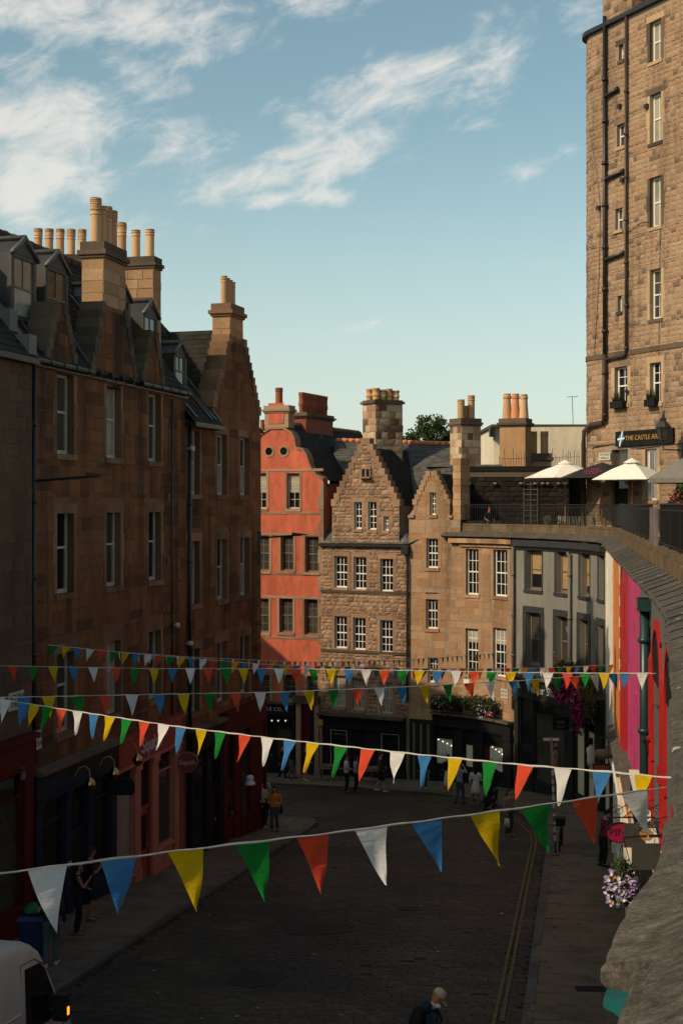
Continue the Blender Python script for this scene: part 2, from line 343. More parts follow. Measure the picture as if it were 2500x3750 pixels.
def root(name, label, cat, loc, group=None):
    o = bpy.data.objects.new(name, None); C.objects.link(o); o.location = loc; o.empty_display_size = 0.2
    o['label'] = label; o['category'] = cat
    if group: o['group'] = group
    return o
def tag(o, label, cat, group=None):
    o['label'] = label; o['category'] = cat
    if group: o['group'] = group
    return o
def pix(x, y, D): return Vector(((x-CX)/FP*D, D, H-(y-HY)/FP*D))
def zpx(y, D): return H-(y-HY)/FP*D
def gz(D): return 4.9-0.0965*D
def seen_px(p):
    if p[1] < 0.5: return None
    return CX+p[0]/p[1]*FP, HY-(p[2]-H)/p[1]*FP

class Fac:
    """a facade line in plan; s runs so that the street is on the outward side"""
    def __init__(s, pts, s0=0.0):
        s.p = [Vector((a, b)) for a, b in pts]; s.c = [s0]
        for a, b in zip(s.p, s.p[1:]): s.c.append(s.c[-1]+(b-a).length)
        s.end = s.c[-1]; s.beg = s0
    def seg(s, t):
        i = 0
        while i < len(s.c)-2 and t > s.c[i+1]: i += 1
        return i
    def u(s, t):
        i = s.seg(t); return (s.p[i+1]-s.p[i]).normalized()
    def n(s, t):
        u = s.u(t); return Vector((u.y, -u.x))
    def P(s, t, z, d=0.0):
        i = s.seg(t); u = (s.p[i+1]-s.p[i]).normalized(); q = s.p[i]+u*(t-s.c[i])
        return Vector((q.x+u.y*d, q.y-u.x*d, z))
    def ang(s, t):
        u = s.u(t); return math.atan2(u.y, u.x)
    def s_px(s, x, d=0.0):
        k = (x-CX)/FP; hits = []; ext = []
        for i in range(len(s.p)-1):
            u = (s.p[i+1]-s.p[i]).normalized(); a = s.p[i]+Vector((u.y, -u.x))*d
            den = u.x-k*u.y
            if abs(den) < 1e-9: continue
            t = (k*a.y-a.x)/den; L = s.c[i+1]-s.c[i]
            if -1e-6 <= t <= L+1e-6: hits.append(((a+u*t).y, s.c[i]+t))
            elif (i == 0 and t < 0) or (i == len(s.p)-2 and t > L): ext.append(s.c[i]+t)
        hits = [h for h in hits if h[0] > 1]
        if hits: return min(hits)[1]
        if len(s.p) == 2 and ext: return ext[0]
        n = 2000; c = [s.beg+(s.end-s.beg)*i/n for i in range(n+1)]
        return min((t for t in c if s.P(t, 0, d).y > 1), key=lambda t: abs(s.P(t, 0, d).x/s.P(t, 0, d).y-k))
    def z_px(s, t, y, d=0.0): return zpx(y, s.P(t, 0, d).y)
    def rect(s, xl, xr, yt, yb, d=0.0):
        a, b = s.s_px(xl, d), s.s_px(xr, d); m = (a+b)/2
        return (min(a, b), max(a, b), s.z_px(m, yb, d), s.z_px(m, yt, d))

def fbox(mb, fac, sa, sb, za, zb, d0, d1):
    p = [fac.P(sa, za, d0), fac.P(sb, za, d0), fac.P(sb, za, d1), fac.P(sa, za, d1)]
    q = [v+Vector((0, 0, zb-za)) for v in p]
    mb.hexa([p[3], p[2], p[1], p[0], q[3], q[2], q[1], q[0]]); return mb

def wall_mesh(fac, s0, s1, z0, ztop, openings, reveal=0.3, d=0.0, cuts=(), step=None):
    """front skin of a wall with real openings and reveals; ztop is a number or a function of s"""
    zt = ztop if callable(ztop) else (lambda t: ztop)
    zb = z0 if callable(z0) else (lambda t: z0)
    S = {s0, s1}
    for o in openings:
        for t in o[:2]:
            if s0 < t < s1: S.add(t)
    for t in list(cuts)+fac.c:
        if s0 < t < s1: S.add(t)
    if step:
        k = s0+step
        while k < s1: S.add(k); k += step
    S = sorted(S); mb = MB()
    for a, b in zip(S, S[1:]):
        if b-a < 1e-6: continue
        m = (a+b)/2; e = 1e-5
        ta, tb = zt(a+e), zt(b-e); ba, bb = zb(a+e), zb(b-e)
        ops = sorted([o for o in openings if o[0] < m < o[1]], key=lambda o: o[2])
        cur_a, cur_b = ba, bb
        for o in ops:
            if o[2] > max(cur_a, cur_b): mb.quad(fac.P(a+e, cur_a, d), fac.P(b-e, cur_b, d), fac.P(b-e, o[2], d), fac.P(a+e, o[2], d))
            cur_a = cur_b = o[3]
        if min(ta, tb) > max(cur_a, cur_b)-1e-6: mb.quad(fac.P(a+e, cur_a, d), fac.P(b-e, cur_b, d), fac.P(b-e, tb, d), fac.P(a+e, ta, d))
    for (a, b, za, zb_) in openings:
        r = d-reveal; e = 1e-5
        mb.quad(fac.P(a, za, d), fac.P(a, zb_, d), fac.P(a, zb_, r), fac.P(a, za, r))
        mb.quad(fac.P(b, za, d), fac.P(b, za, r), fac.P(b, zb_, r), fac.P(b, zb_, d))
        mb.quad(fac.P(a, za, d), fac.P(a, za, r), fac.P(b, za, r), fac.P(b, za, d))
        mb.quad(fac.P(a, zb_, d), fac.P(b, zb_, d), fac.P(b, zb_, r), fac.P(a, zb_, r))
    return mb

# unit stone: x along, z up, face at +y; chamfered front
def stone_unit(ch=0.06, jit=0.0, seed=0, bulge=0.0):
    r = random.Random(seed); vs = []
    def q(x, y, z, j): return (x+r.uniform(-j, j), y, z+r.uniform(-j, j))
    cor = [(-.5, -.5), (.5, -.5), (.5, .5), (-.5, .5)]
    cj = [(r.uniform(-jit, jit), r.uniform(-jit, jit)) for _ in cor]
    for y, k in ((-.5, 1.0), (.25, 1.0), (.5, 1.0-ch)):
        for (x, z), (a, b) in zip(cor, cj): vs.append(((x+a)*k, y, (z+b)*k))
    fs = []
    for rg in (0, 4):
        for k in range(4): fs.append((rg+k, rg+(k+1) % 4, rg+4+(k+1) % 4, rg+4+k))
    if bulge:
        vs.append((r.uniform(-.1, .1), .5+bulge, r.uniform(-.1, .1)))
        for k in range(4): fs.append((8+k, 8+(k+1) % 4, 12))
    else: fs.append((8, 9, 10, 11))
    return vs, fs
UNIT = {'ashlar': [stone_unit(0.05)], 'rock': [stone_unit(0.22, 0.07, i, 0.35) for i in range(6)], 'rubble': [stone_unit(0.28, 0.12, 20+i, 0.5) for i in range(8)]}
UMESH = {}
def unit_mesh(kind, i, mat, nm='stone'):
    key = (kind, i, mat, nm)
    if key not in UMESH:
        vs, fs = UNIT[kind][i]; me = bpy.data.meshes.new(nm+'_'+kind); me.from_pydata(vs, [], fs); setmat(me, mat); UMESH[key] = me
    return UMESH[key]
def lay_stones(fac, rt, s0, s1, z0, ztop, openings, course, lens, mat, maxobj=250, kind='ashlar', proud=0.012, joint=0.012, d=0.0, seed=1, cjit=0.0, name='stone', rest='stone_courses', minz=None):
    r = random.Random(seed); zt = ztop if callable(ztop) else (lambda t: ztop)
    zb = z0 if callable(z0) else (lambda t: z0)
    zmax = max(zt(s0+(s1-s0)*k/80.0) for k in range(81)) if callable(ztop) else ztop
    zmin = min(zb(s0+1e-4), zb(s1-1e-4))
    z = zmin; out = []
    while z < zmax-0.05:
        h = course*(1+r.uniform(-cjit, cjit)); za, zb_ = z, z+h; z = zb_
        # horizontal sub-bands cut at opening edges
        zs = sorted({za, zb_} | {e for o in openings for e in (o[2], o[3]) if za+0.03 < e < zb_-0.03})
        for a, b in zip(zs, zs[1:]):
            segs = []; n = max(2, int((s1-s0)/0.04)); cur = None
            for k in range(n):
                t = s0+(s1-s0)*(k+.5)/n
                ok = zt(t) >= b-0.02 and zb(t) <= a+0.03 and not any(o[0] < t < o[1] and o[2] < b-1e-3 and o[3] > a+1e-3 for o in openings)
                if ok and cur is None: cur = s0+(s1-s0)*k/n
                if not ok and cur is not None: segs.append((cur, s0+(s1-s0)*k/n)); cur = None
            if cur is not None: segs.append((cur, s1))
            for p, q in segs:
                t = p
                first = True
                while t < q-1e-4:
                    L = r.uniform(*lens)*(0.5 if first and r.random() < 0.5 else 1); first = False
                    e = t+L
                    if q-e < lens[0]*0.55: e = q
                    if e-t > 0.05: out.append((t, e, a, b))
                    t = e
    items = []
    for (a, b, za, zb_) in out:
        m = (a+b)/2; p = fac.P(m, (za+zb_)/2, d)
        sp = seen_px(p)
        vis = 0
        if sp and -30 < sp[0] < 2530 and -30 < sp[1] < 3780 and (minz is None or p.z > minz): vis = (b-a)*(zb_-za)/p.y**2
        items.append((vis, a, b, za, zb_))
    items.sort(key=lambda i: -i[0])
    mb = MB(); nvar = len(UNIT[kind]); rl = wloc(rt)
    for k, (vis, a, b, za, zb_) in enumerate(items):
        m = (a+b)/2; w = b-a-joint; h = zb_-za-joint
        if w < 0.02 or h < 0.02: continue
        dep = 0.05; pr = proud*(1+r.uniform(-0.5, 0.6))
        cpos = fac.P(m, (za+zb_)/2, d+pr-dep/2); an = fac.ang(m); i = r.randrange(nvar)
        if k < maxobj and vis > 0:
            # local +y of the unit is the face; facade outward = u rotated -90, so turn by an+pi and mirror along x
            o = inst(name, unit_mesh(kind, i, mat, name), rt, cpos-rl, an+math.pi, (w, dep, h))
        else:
            ca, sa = math.cos(an+math.pi), math.sin(an+math.pi); vs, fs = UNIT[kind][i]
            mb.add([(cpos.x+ca*x*w-sa*y*dep, cpos.y+sa*x*w+ca*y*dep, cpos.z+zz*h) for x, y, zz in vs], fs)
    if mb.v: mk(rest, mb, mat, rt, 'stuff')

# ------------------------------------------------------------------ windows
WCACHE = {}
def _wmesh(key, fn, mat):
    if key not in WCACHE:
        mb = MB(); fn(mb); me = bpy.data.meshes.new(str(key[0])); me.from_pydata(mb.v, [], mb.f); setmat(me, mat); WCACHE[key] = me
    return WCACHE[key]
def sash_window(fac, rt, rc, nx=1, ny=1, frame='cream_frame', pane='glass_dark', sill=None, lintel=None, jamb=None, depth=0.16, upper=0.5, blind=None, blind_h=0.5, open_=0.0, d=0.0, fw=0.07, panes2=None, sillw=0.1, up_pane=None, ny2=None):
    """a sash window set in an opening: window (frame and sashes) > pane, sill, lintel, jamb, blind"""
    a, b, za, zb = rc; w, h = b-a, zb-za; m = (a+b)/2
    an = fac.ang(m)+math.pi; rl = wloc(rt)
    w = round(w, 2); h = round(h, 2)
    bar = 0.028; mid = h*upper
    ny2 = ny if ny2 is None else ny2
    def fr(mb):
        f = fw
        mb.span((-w/2, -0.06, 0), (-w/2+f, 0.02, h)); mb.span((w/2-f, -0.06, 0), (w/2, 0.02, h))
        mb.span((-w/2+f, -0.06, 0), (w/2-f, 0.03, f*1.3)); mb.span((-w/2+f, -0.06, h-f), (w/2-f, 0.02, h))
        mb.span((-w/2+f, -0.05, mid-0.03), (w/2-f, 0.012, mid+0.03))
        for lo, hi, yy, nn in ((f*1.3, mid-0.03, -0.012, ny), (mid+0.03, h-f, 0.0, ny2)):
            for k in range(1, nx):
                x = -w/2+f+(w-2*f)*k/nx; mb.span((x-bar/2, yy-0.04, lo), (x+bar/2, yy, hi))
            for k in range(1, nn):
                zz = lo+(hi-lo)*k/nn; mb.span((-w/2+f, yy-0.038, zz-bar/2), (w/2-f, yy-0.002, zz+bar/2))
    loc = fac.P(m, za, d-depth)
    win = inst('window', _wmesh(('window', w, h, nx, ny, ny2, frame, fw, upper), fr, frame), rt, loc-rl, an)
    for q, (lo, hi, nn) in enumerate(((fw*1.3, mid-0.03, ny), (mid+0.03, h-fw, ny2))):
        pw, ph = (w-2*fw)/nx, (hi-lo)/nn
        pm = up_pane if (q == 1 and up_pane) else pane
        me = _wmesh(('pane', round(pw, 3), round(ph, 3), pm), lambda mb: mb.span((-pw/2, -0.006, 0), (pw/2, 0, ph)), pm)
        for i in range(nx):
            for j in range(nn):
                inst('pane', me, win, (-w/2+fw+pw*(i+.5), -0.022-0.012*(1-q), lo+ph*j))
    if sill:
        sw = w+2*sillw
        inst('sill', _wmesh(('sill', round(sw, 2), sill, depth), lambda mb: mb.span((-sw/2, -0.07, -0.15), (sw/2, depth+0.06, -0.002)), sill), win, (0, 0, 0))
    if lintel:
        lw = w+0.44
        inst('lintel', _wmesh(('lintel', round(lw, 2), lintel, depth), lambda mb: mb.span((-lw/2, depth-0.12, h+0.002), (lw/2, depth+0.018, h+0.26)), lintel), win, (0, 0, 0))
    if jamb:
        jw = 0.16; nj = max(2, int(h/0.6))
        for sgn in (-1, 1):
            for k in range(nj):
                jj = jw+(0.07 if k % 2 else 0.0); hh = h/nj
                me = _wmesh(('jamb', round(hh, 3), jj, sgn, jamb, depth), lambda mb: mb.span((0 if sgn > 0 else -jj, depth-0.12, 0.004), (jj if sgn > 0 else 0, depth+0.016, hh-0.006)), jamb)
                inst('jamb', me, win, (sgn*(w/2+0.002), 0, k*hh))
    if blind:
        bh = (h-2*fw)*blind_h
        inst('blind', _wmesh(('blind', w, round(bh, 2), blind), lambda mb: [mb.span((-w/2+fw, -0.012, h-fw-bh+k*0.06), (w/2-fw, -0.002, h-fw-bh+k*0.06+0.05)) for k in range(max(1, int(bh/0.06)))], blind), win, (0, -0.01, 0))
    return win
def grow(rc, m, mt=None, mb=None): return (rc[0]-m, rc[1]+m, rc[2]-(m if mb is None else mb), rc[3]+(m if mt is None else mt))

# ------------------------------------------------------------------ roofs, chimneys, gables
def slate_quad(mb, p00, p10, p11, p01, expo=0.24, wid=0.3, seed=0):
    r = random.Random(seed); p00, p10, p11, p01 = map(Vector, (p00, p10, p11, p01))
    nrm = (p10-p00).cross(p01-p00)
    if nrm.length < 1e-6: nrm = (p11-p00).cross(p01-p00)
    nrm.normalize()
    if nrm.z < 0: nrm = -nrm
    L = ((p01-p00).length+(p11-p10).length)/2; n = max(1, int(L/expo))
    for j in range(n):
        t0, t1 = j/n, min(1.0, (j+1.25)/n)
        a0, b0 = p00.lerp(p01, t0), p10.lerp(p11, t0); a1, b1 = p00.lerp(p01, t1), p10.lerp(p11, t1)
        w = (b0-a0).length; m = max(1, int(w/wid)); off = 0.5*(j % 2)
        k = -off
        while k < m:
            u0, u1 = max(0, k)/m, min(m, k+1)/m
            if u1-u0 > 0.1/m:
                g = 0.004/max(w, .1); l0 = 0.016+r.uniform(0, 0.014)
                q0, q1 = a0.lerp(b0, u0+g)+nrm*l0, a0.lerp(b0, u1-g)+nrm*l0
                q2, q3 = a1.lerp(b1, u1-g)+nrm*0.005, a1.lerp(b1, u0+g)+nrm*0.005
                mb.add([q0, q1, q2, q3, q0-nrm*0.015, q1-nrm*0.015], [(0, 1, 2, 3), (4, 5, 1, 0)])
            k += 1
def roof_part(rt, quads, mat='slate_dark', name='roof', expo=0.24, wid=0.3, seed=0):
    mb = MB(); sl = MB()
    for k, q in enumerate(quads):
        mb.quad(*q); slate_quad(sl, *q, expo=expo, wid=wid, seed=seed+k)
    o = mk(name, mb, mat, rt); mk('slates', sl, mat, o, 'stuff'); return o
POTS = {}
def pot_mesh(kind, mat, r, h):
    key = (kind, mat, round(r, 3), round(h, 2))
    if key in POTS: return POTS[key]
    mb = MB()
    if kind == 'louvre':
        pr = [(r, 0), (r*0.97, h*.62), (r*1.1, h*.63), (r*1.1, h*.66), (r*.97, h*.67), (r*.97, h*.72), (r*1.1, h*.73), (r*1.1, h*.75), (r*1.0, h*.76), (r*1.12, h*.82)]
        z = .83
        for k in range(4): pr += [(r*1.12, h*z), (r*1.12, h*(z+.022)), (r*.9, h*(z+.024)), (r*.9, h*(z+.036))]; z += .04
        pr += [(r*1.1, h*.99), (r*.8, h)]
    elif kind == 'taper':
        pr = [(r, 0), (r*.74, h*.8), (r*.86, h*.82), (r*.86, h*.9), (r*.76, h*.92), (r*.76, h), (r*.6, h)]
    elif kind == 'squat':
        pr = [(r*.9, 0), (r*.9, h*.3), (r*1.1, h*.36), (r*1.1, h*.48), (r*.95, h*.55), (r*.95, h*.8), (r*1.08, h*.85), (r*1.08, h), (r*.8, h)]
    else:
        pr = [(r, 0), (r*.97, h*.78), (r*1.1, h*.79), (r*1.1, h*.82), (r*.97, h*.83), (r*.97, h*.88), (r*1.1, h*.89), (r*1.1, h*.93), (r*.9, h*.94), (r*.9, h*.97), (r*1.08, h*.975), (r*1.08, h)]
    mb.lathe(pr, 14)
    me = bpy.data.meshes.new('chimney_pot'); me.from_pydata(mb.v, [], mb.f); setmat(me, mat)
    me.polygons.foreach_set('use_smooth', [True]*len(me.polygons)); me.set_sharp_from_angle(angle=R(40))
    POTS[key] = me; return me
def chimney(rt, c, ang, w, dp, z0, z1, mat, cap='stone_dark', pots=(), course=0.3, lens=(0.35, 0.7), stones=True, caph=0.3, over=0.09, kind='ashlar', maxobj=40, seed=1, name='chimney', capmode=2):
    """stack of w (along ang) by dp; child stones, cap and pots; pots = (along, across, radius, height, kind, material)"""
    u = Vector((math.cos(ang), math.sin(ang))); v = Vector((u.y, -u.x)); c = Vector(c)
    def cp(a, b): q = c+u*a+v*b; return (q.x, q.y)
    cr = [cp(-w/2, -dp/2), cp(-w/2, dp/2), cp(w/2, dp/2), cp(w/2, -dp/2)]
    mb = MB(); mb.prism([(x, y, z0) for x, y in cr], (0, 0, z1-z0)); o = mk(name, mb, mat, rt)
    if stones:
        f = Fac([cr[0], cr[1], cr[2], cr[3]]); L = f.end
        for a, b in ((0, dp), (dp, dp+w), (dp+w, L)):
            ff = Fac([tuple(f.P(a+1e-6, 0).xy), tuple(f.P(b-1e-6, 0).xy)])
            lay_stones(ff, o, 0, b-a, z0, z1-0.01, [], course, lens, mat, maxobj if a < dp+w-.01 else 0, kind, 0.012, 0.012, 0, seed+int(a*7))
    def ringbox(m, e, za, zb):
        k = [cp(-w/2-e, -dp/2-e), cp(w/2+e, -dp/2-e), cp(w/2+e, dp/2+e), cp(-w/2-e, dp/2+e)]
        m.prism([(x, y, za) for x, y in k], (0, 0, zb-za))
    cm = MB()
    if capmode == 2:
        ringbox(cm, over*.5, z1, z1+.08); ringbox(cm, over, z1+.08, z1+.08+caph*.35); ringbox(cm, over*.35, z1+.08+caph*.35, z1+.08+caph)
    else: ringbox(cm, over, z1, z1+.12); ringbox(cm, over*.2, z1+.12, z1+caph)
    top = z1+(caph+.08 if capmode == 2 else caph)
    mk('cap', cm, cap, o)
    ol = wloc(o)
    for (a, b, r, h, k, m) in pots:
        x, y = cp(a, b); inst('chimney_pot', pot_mesh(k, m, r, h), o, Vector((x, y, top-0.02))-ol, rnd.uniform(0, 6))
    return o
def crow_gable(fac, rt, sc, half, zfoot, half_top, ztop, n, mat, d=0.0, depth=0.45, sides=(1, 1), over=0.06, hstep=None, name='crow_step'):
    """stepped coping stones up both skews of a gable, one object each"""
    rl = wloc(rt)
    for sg in (-1, 1):
        if not sides[0 if sg < 0 else 1]: continue
        for k in range(n):
            t0, t1 = k/n, (k+1)/n
            e0 = half+(half_top-half)*t0; e1 = half+(half_top-half)*t1
            z0 = zfoot+(ztop-zfoot)*t0; z1 = zfoot+(ztop-zfoot)*t1
            a, b = sc+sg*(e0+over), sc+sg*(e1-0.1); a, b = min(a, b), max(a, b)
            mb = MB(); j = rnd.uniform(-.01, .01)
            fbox(mb, fac, a+j, b+j, z0-0.02, z1+0.03, d-depth, d+0.05+j)
            mk(name, mb, mat, rt)
def gable_top(sc, half, zfoot, half_top, ztop, zbase):
    def f(t):
        e = abs(t-sc)
        if e > half: return zbase
        if e <= half_top: return ztop
        return zfoot+(ztop-zfoot)*(half-e)/(half-half_top)
    return f
def core(rt, corners, z0, z1, mat, name='wall'):
    mb = MB(); mb.prism([(x, y, z0) for x, y in corners], (0, 0, z1-z0)); return mk(name, mb, mat, rt)
def fcorners(fac, s0, s1, d0, d1):
    return [tuple(fac.P(s0, 0, d0).xy), tuple(fac.P(s1, 0, d0).xy), tuple(fac.P(s1, 0, d1).xy), tuple(fac.P(s0, 0, d1).xy)]
def pipe(rt, fac, s, z0, z1, d=0.1, r=0.055, mat='black_metal', name='drainpipe', collars=True):
    mb = MB(); mb.tube([fac.P(s, z0, d), fac.P(s, z1, d)], r, 8)
    if collars:
        z = z0+0.6
        while z < z1-.3:
            mb.tube([fac.P(s, z, d), fac.P(s, z+.09, d)], r*1.35, 8); z += 1.85
    return mk(name, mb, mat, rt, smooth=True)
def line_band(rt, fac, s0, s1, za, zb, d0, d1, mat, name):
    mb = MB(); S = sorted({s0, s1} | {c for c in fac.c if s0 < c < s1})
    for a, b in zip(S, S[1:]): fbox(mb, fac, a, b, za, zb, d0, d1)
    return mk(name, mb, mat, rt)

# ------------------------------------------------------------------ ground, road, pavements
def flat_poly(pts, z): return [(x, y, z) for x, y in pts]
def inside(pt, poly):
    x, y = pt; c = False; n = len(poly); j = n-1
    for i in range(n):
        xi, yi = poly[i]; xj, yj = poly[j]
        if (yi > y) != (yj > y) and x < (xj-xi)*(y-yi)/(yj-yi)+xi: c = not c
        j = i
    return c
mb = MB()
ys = [-120, -60, -20, 0, 20, 40, 60, 75, 95, 140, 260, 700]
def gzz(D): return gz(max(-25, min(75, D)))
for a, b in zip(ys, ys[1:]): mb.quad((-600, a, gzz(a)-.14), (600, a, gzz(a)-.14), (600, b, gzz(b)-.14), (-600, b, gzz(b)-.14))
MATS_G = stone('ground_earth', [(0.06, 0.05, 0.04), (0.07, 0.058, 0.045)], soot_amt=0.4)
mk('ground', mb, 'ground_earth', None, 'structure')

KL = [(-13.0, -11.0), (-9.1, 9), (-5.57, 27), (-2.83, 41.1), (-1.12, 50), (-0.93, 51.5), (-1.05, 52.6), (-1.6, 53.5), (-2.6, 54.1), (-8, 55.6), (-16, 58)]
KF = [(-16, 71.5), (-3.6, 65.4), (0.03, 63.6), (3.05, 61.8), (4.56, 60.6), (5.7, 59.0), (6.5, 57.0), (7.0, 54.5), (7.25, 51.5), (7.3, 49.2), (7.05, 46.9), (4.99, 34.9), (3.3, 25), (0.6, 9), (-2.8, -11)]
ROAD = KL+KF
stone('sett_stone', [(0.074, 0.056, 0.038), (0.090, 0.068, 0.046), (0.062, 0.048, 0.034), (0.104, 0.077, 0.050), (0.079, 0.059, 0.040), (0.069, 0.054, 0.039)], soot=(0.030, 0.027, 0.022), soot_amt=0.8, soot_scale=0.35, streak=(1, 1, 1), grain=24, bumpd=0.006, rough=0.68, speck=0.4, lo=0.42, hi=0.6)
stone('grout', [(0.034, 0.028, 0.020), (0.038, 0.031, 0.022)], soot_amt=0.3, rough=0.95)
stone('flag_stone', [(0.158, 0.116, 0.079), (0.178, 0.13, 0.087), (0.143, 0.107, 0.075), (0.166, 0.119, 0.079), (0.161, 0.123, 0.087)], soot=(0.035, 0.028, 0.022), soot_amt=0.6, soot_scale=0.8, streak=(1, 1, 1), grain=16, bumpd=0.004, rough=0.85)
stone('kerb_stone', [(0.12, 0.105, 0.09), (0.10, 0.088, 0.075), (0.13, 0.115, 0.095)], soot_amt=0.5, soot_scale=1.5, streak=(1, 1, 1), grain=18, bumpd=0.005)
paint('yellow_line', (0.20, 0.135, 0.04), 0.8, 0.35, 6, (0.05, 0.04, 0.03), 0.85, 0.2, streak=(1, 1, 1), lo=0.4, hi=0.6)
paint('yellow_faded', (0.095, 0.066, 0.028), 0.85, 0.35, 6, (0.045, 0.037, 0.028), 0.9, 0.2, streak=(1, 1, 1), lo=0.35, hi=0.55)
def tri_fan_strip(poly_l, poly_r, zf):
    """sheet between two lines resampled by D"""
    mb = MB(); n = len(poly_l)
    for k in range(n-1):
        a, b, c, d = poly_l[k], poly_r[k], poly_r[k+1], poly_l[k+1]
        mb.quad((a[0], a[1], zf(a[1])), (b[0], b[1], zf(b[1])), (c[0], c[1], zf(c[1])), (d[0], d[1], zf(d[1])))
    return mb
mb = MB(); mb.v = [(x, y, gz(y)) for x, y in ROAD]; mb.f = [tuple(range(len(ROAD)))]
road = mk('road', mb, 'grout', None, 'structure')
def place_setts():
    r = random.Random(3); mbs = MB(); vs0, fs0 = None, None
    # rows run across the street; the street runs along (0.19, 0.98) and bends at the far junction
    ux, uy = 0.19, 0.982; px_, py_ = uy, -ux
    cells = []
    a = 6.0
    while a < 74:
        rowh = 0.145*(1+r.uniform(-.08, .08))
        if a > 45: rowh = 0.15
        b = -18.0+r.uniform(0, .2)
        while b < 12:
            L = r.uniform(0.20, 0.34)
            cx, cy = ux*(a+rowh/2)+px_*(b+L/2), uy*(a+rowh/2)+py_*(b+L/2)
            if cy > 14 and -0.27*cy-1 < cx < 0.25*cy+0.5 and inside((cx, cy), ROAD) and r.random() > 0.004: cells.append((cx, cy, L-.01, rowh-.01))
            b += L
        a += rowh
    cells.sort(key=lambda c: c[1])
    near = [c for c in cells if c[1] > 24.6][:0]
    return cells
CELLS = place_setts()
def sett_unit():
    vs = []
    for z, k in ((-.5, 1.0), (.2, 1.0), (.5, .86)):
        for x, y in ((-.5, -.5), (.5, -.5), (.5, .5), (-.5, .5)): vs.append((x*k, y*k, z))
    fs = [(8, 9, 10, 11)]
    for rg in (0, 4):
        for k in range(4): fs.append((rg+k, rg+(k+1) % 4, rg+4+(k+1) % 4, rg+4+k))
    return vs, fs
def fill_setts():
    vs, fs = sett_unit(); me = bpy.data.meshes.new('sett'); me.from_pydata(vs, [], fs); setmat(me, 'sett_stone')
    r = random.Random(5); ang = math.atan2(-0.19, 0.982); ca, sa = math.cos(ang), math.sin(ang); rl = wloc(road); mbs = MB(); n = 0; fs2 = fs
    for (x, y, L, w) in CELLS:
        h = 0.022+r.uniform(-.004, .006); z = gz(y)+h/2-0.002
        sp = seen_px((x, y, z))
        if n < 280 and sp and sp[1] < 3745 and 5 < sp[0] < 1890 and y < 27.5:
            o = inst('sett', me, road, Vector((x, y, z))-rl, ang, (L, w, h)); o.rotation_euler = (R(-5.5)+r.uniform(-.015, .015), r.uniform(-.015, .015), ang); n += 1
        else:
            tx, ty = r.uniform(-.02, .02), -0.0965+r.uniform(-.02, .02)
            mbs.add([(x+ca*a*L-sa*b*w, y+sa*a*L+ca*b*w, z+c*h+tx*a*L+ty*(b*w)) for a, b, c in vs], fs2)
    mk('setts', mbs, 'sett_stone', road, 'stuff')
fill_setts()
# double yellow lines, child strips of the road, worn
def offset_line(line, d):
    out = []
    for i, p in enumerate(line):
        a = Vector(line[max(i-1, 0)]); b = Vector(line[min(i+1, len(line)-1)]); t = (b-a).normalized(); out.append((p[0]+t.y*d, p[1]-t.x*d))
    return out
def dense(line, step=0.8):
    out = []
    for a, b in zip(line, line[1:]):
        n = max(1, int(math.dist(a, b)/step))
        for k in range(n): out.append((a[0]+(b[0]-a[0])*k/n, a[1]+(b[1]-a[1])*k/n))
    out.append(line[-1]); return out
def yline(kerb, d, w=0.07, mat='yellow_line', gap=.03):
    k = dense(kerb); mb = MB(); a, b = offset_line(k, d), offset_line(k, d+w); r = random.Random(int(d*100))
    for i in range(len(k)-1):
        if r.random() < gap: continue
        z0, z1 = gz(k[i][1])+.045, gz(k[i+1][1])+.045
        mb.quad((a[i][0], a[i][1], z0), (b[i][0], b[i][1], z0), (b[i+1][0], b[i+1][1], z1), (a[i+1][0], a[i+1][1], z1))
    mk('yellow_line', mb, mat, road)
for d in (0.33, 0.47):
    yline(KL[1:], d, .06, 'yellow_faded', .12); yline(KF[:], d)
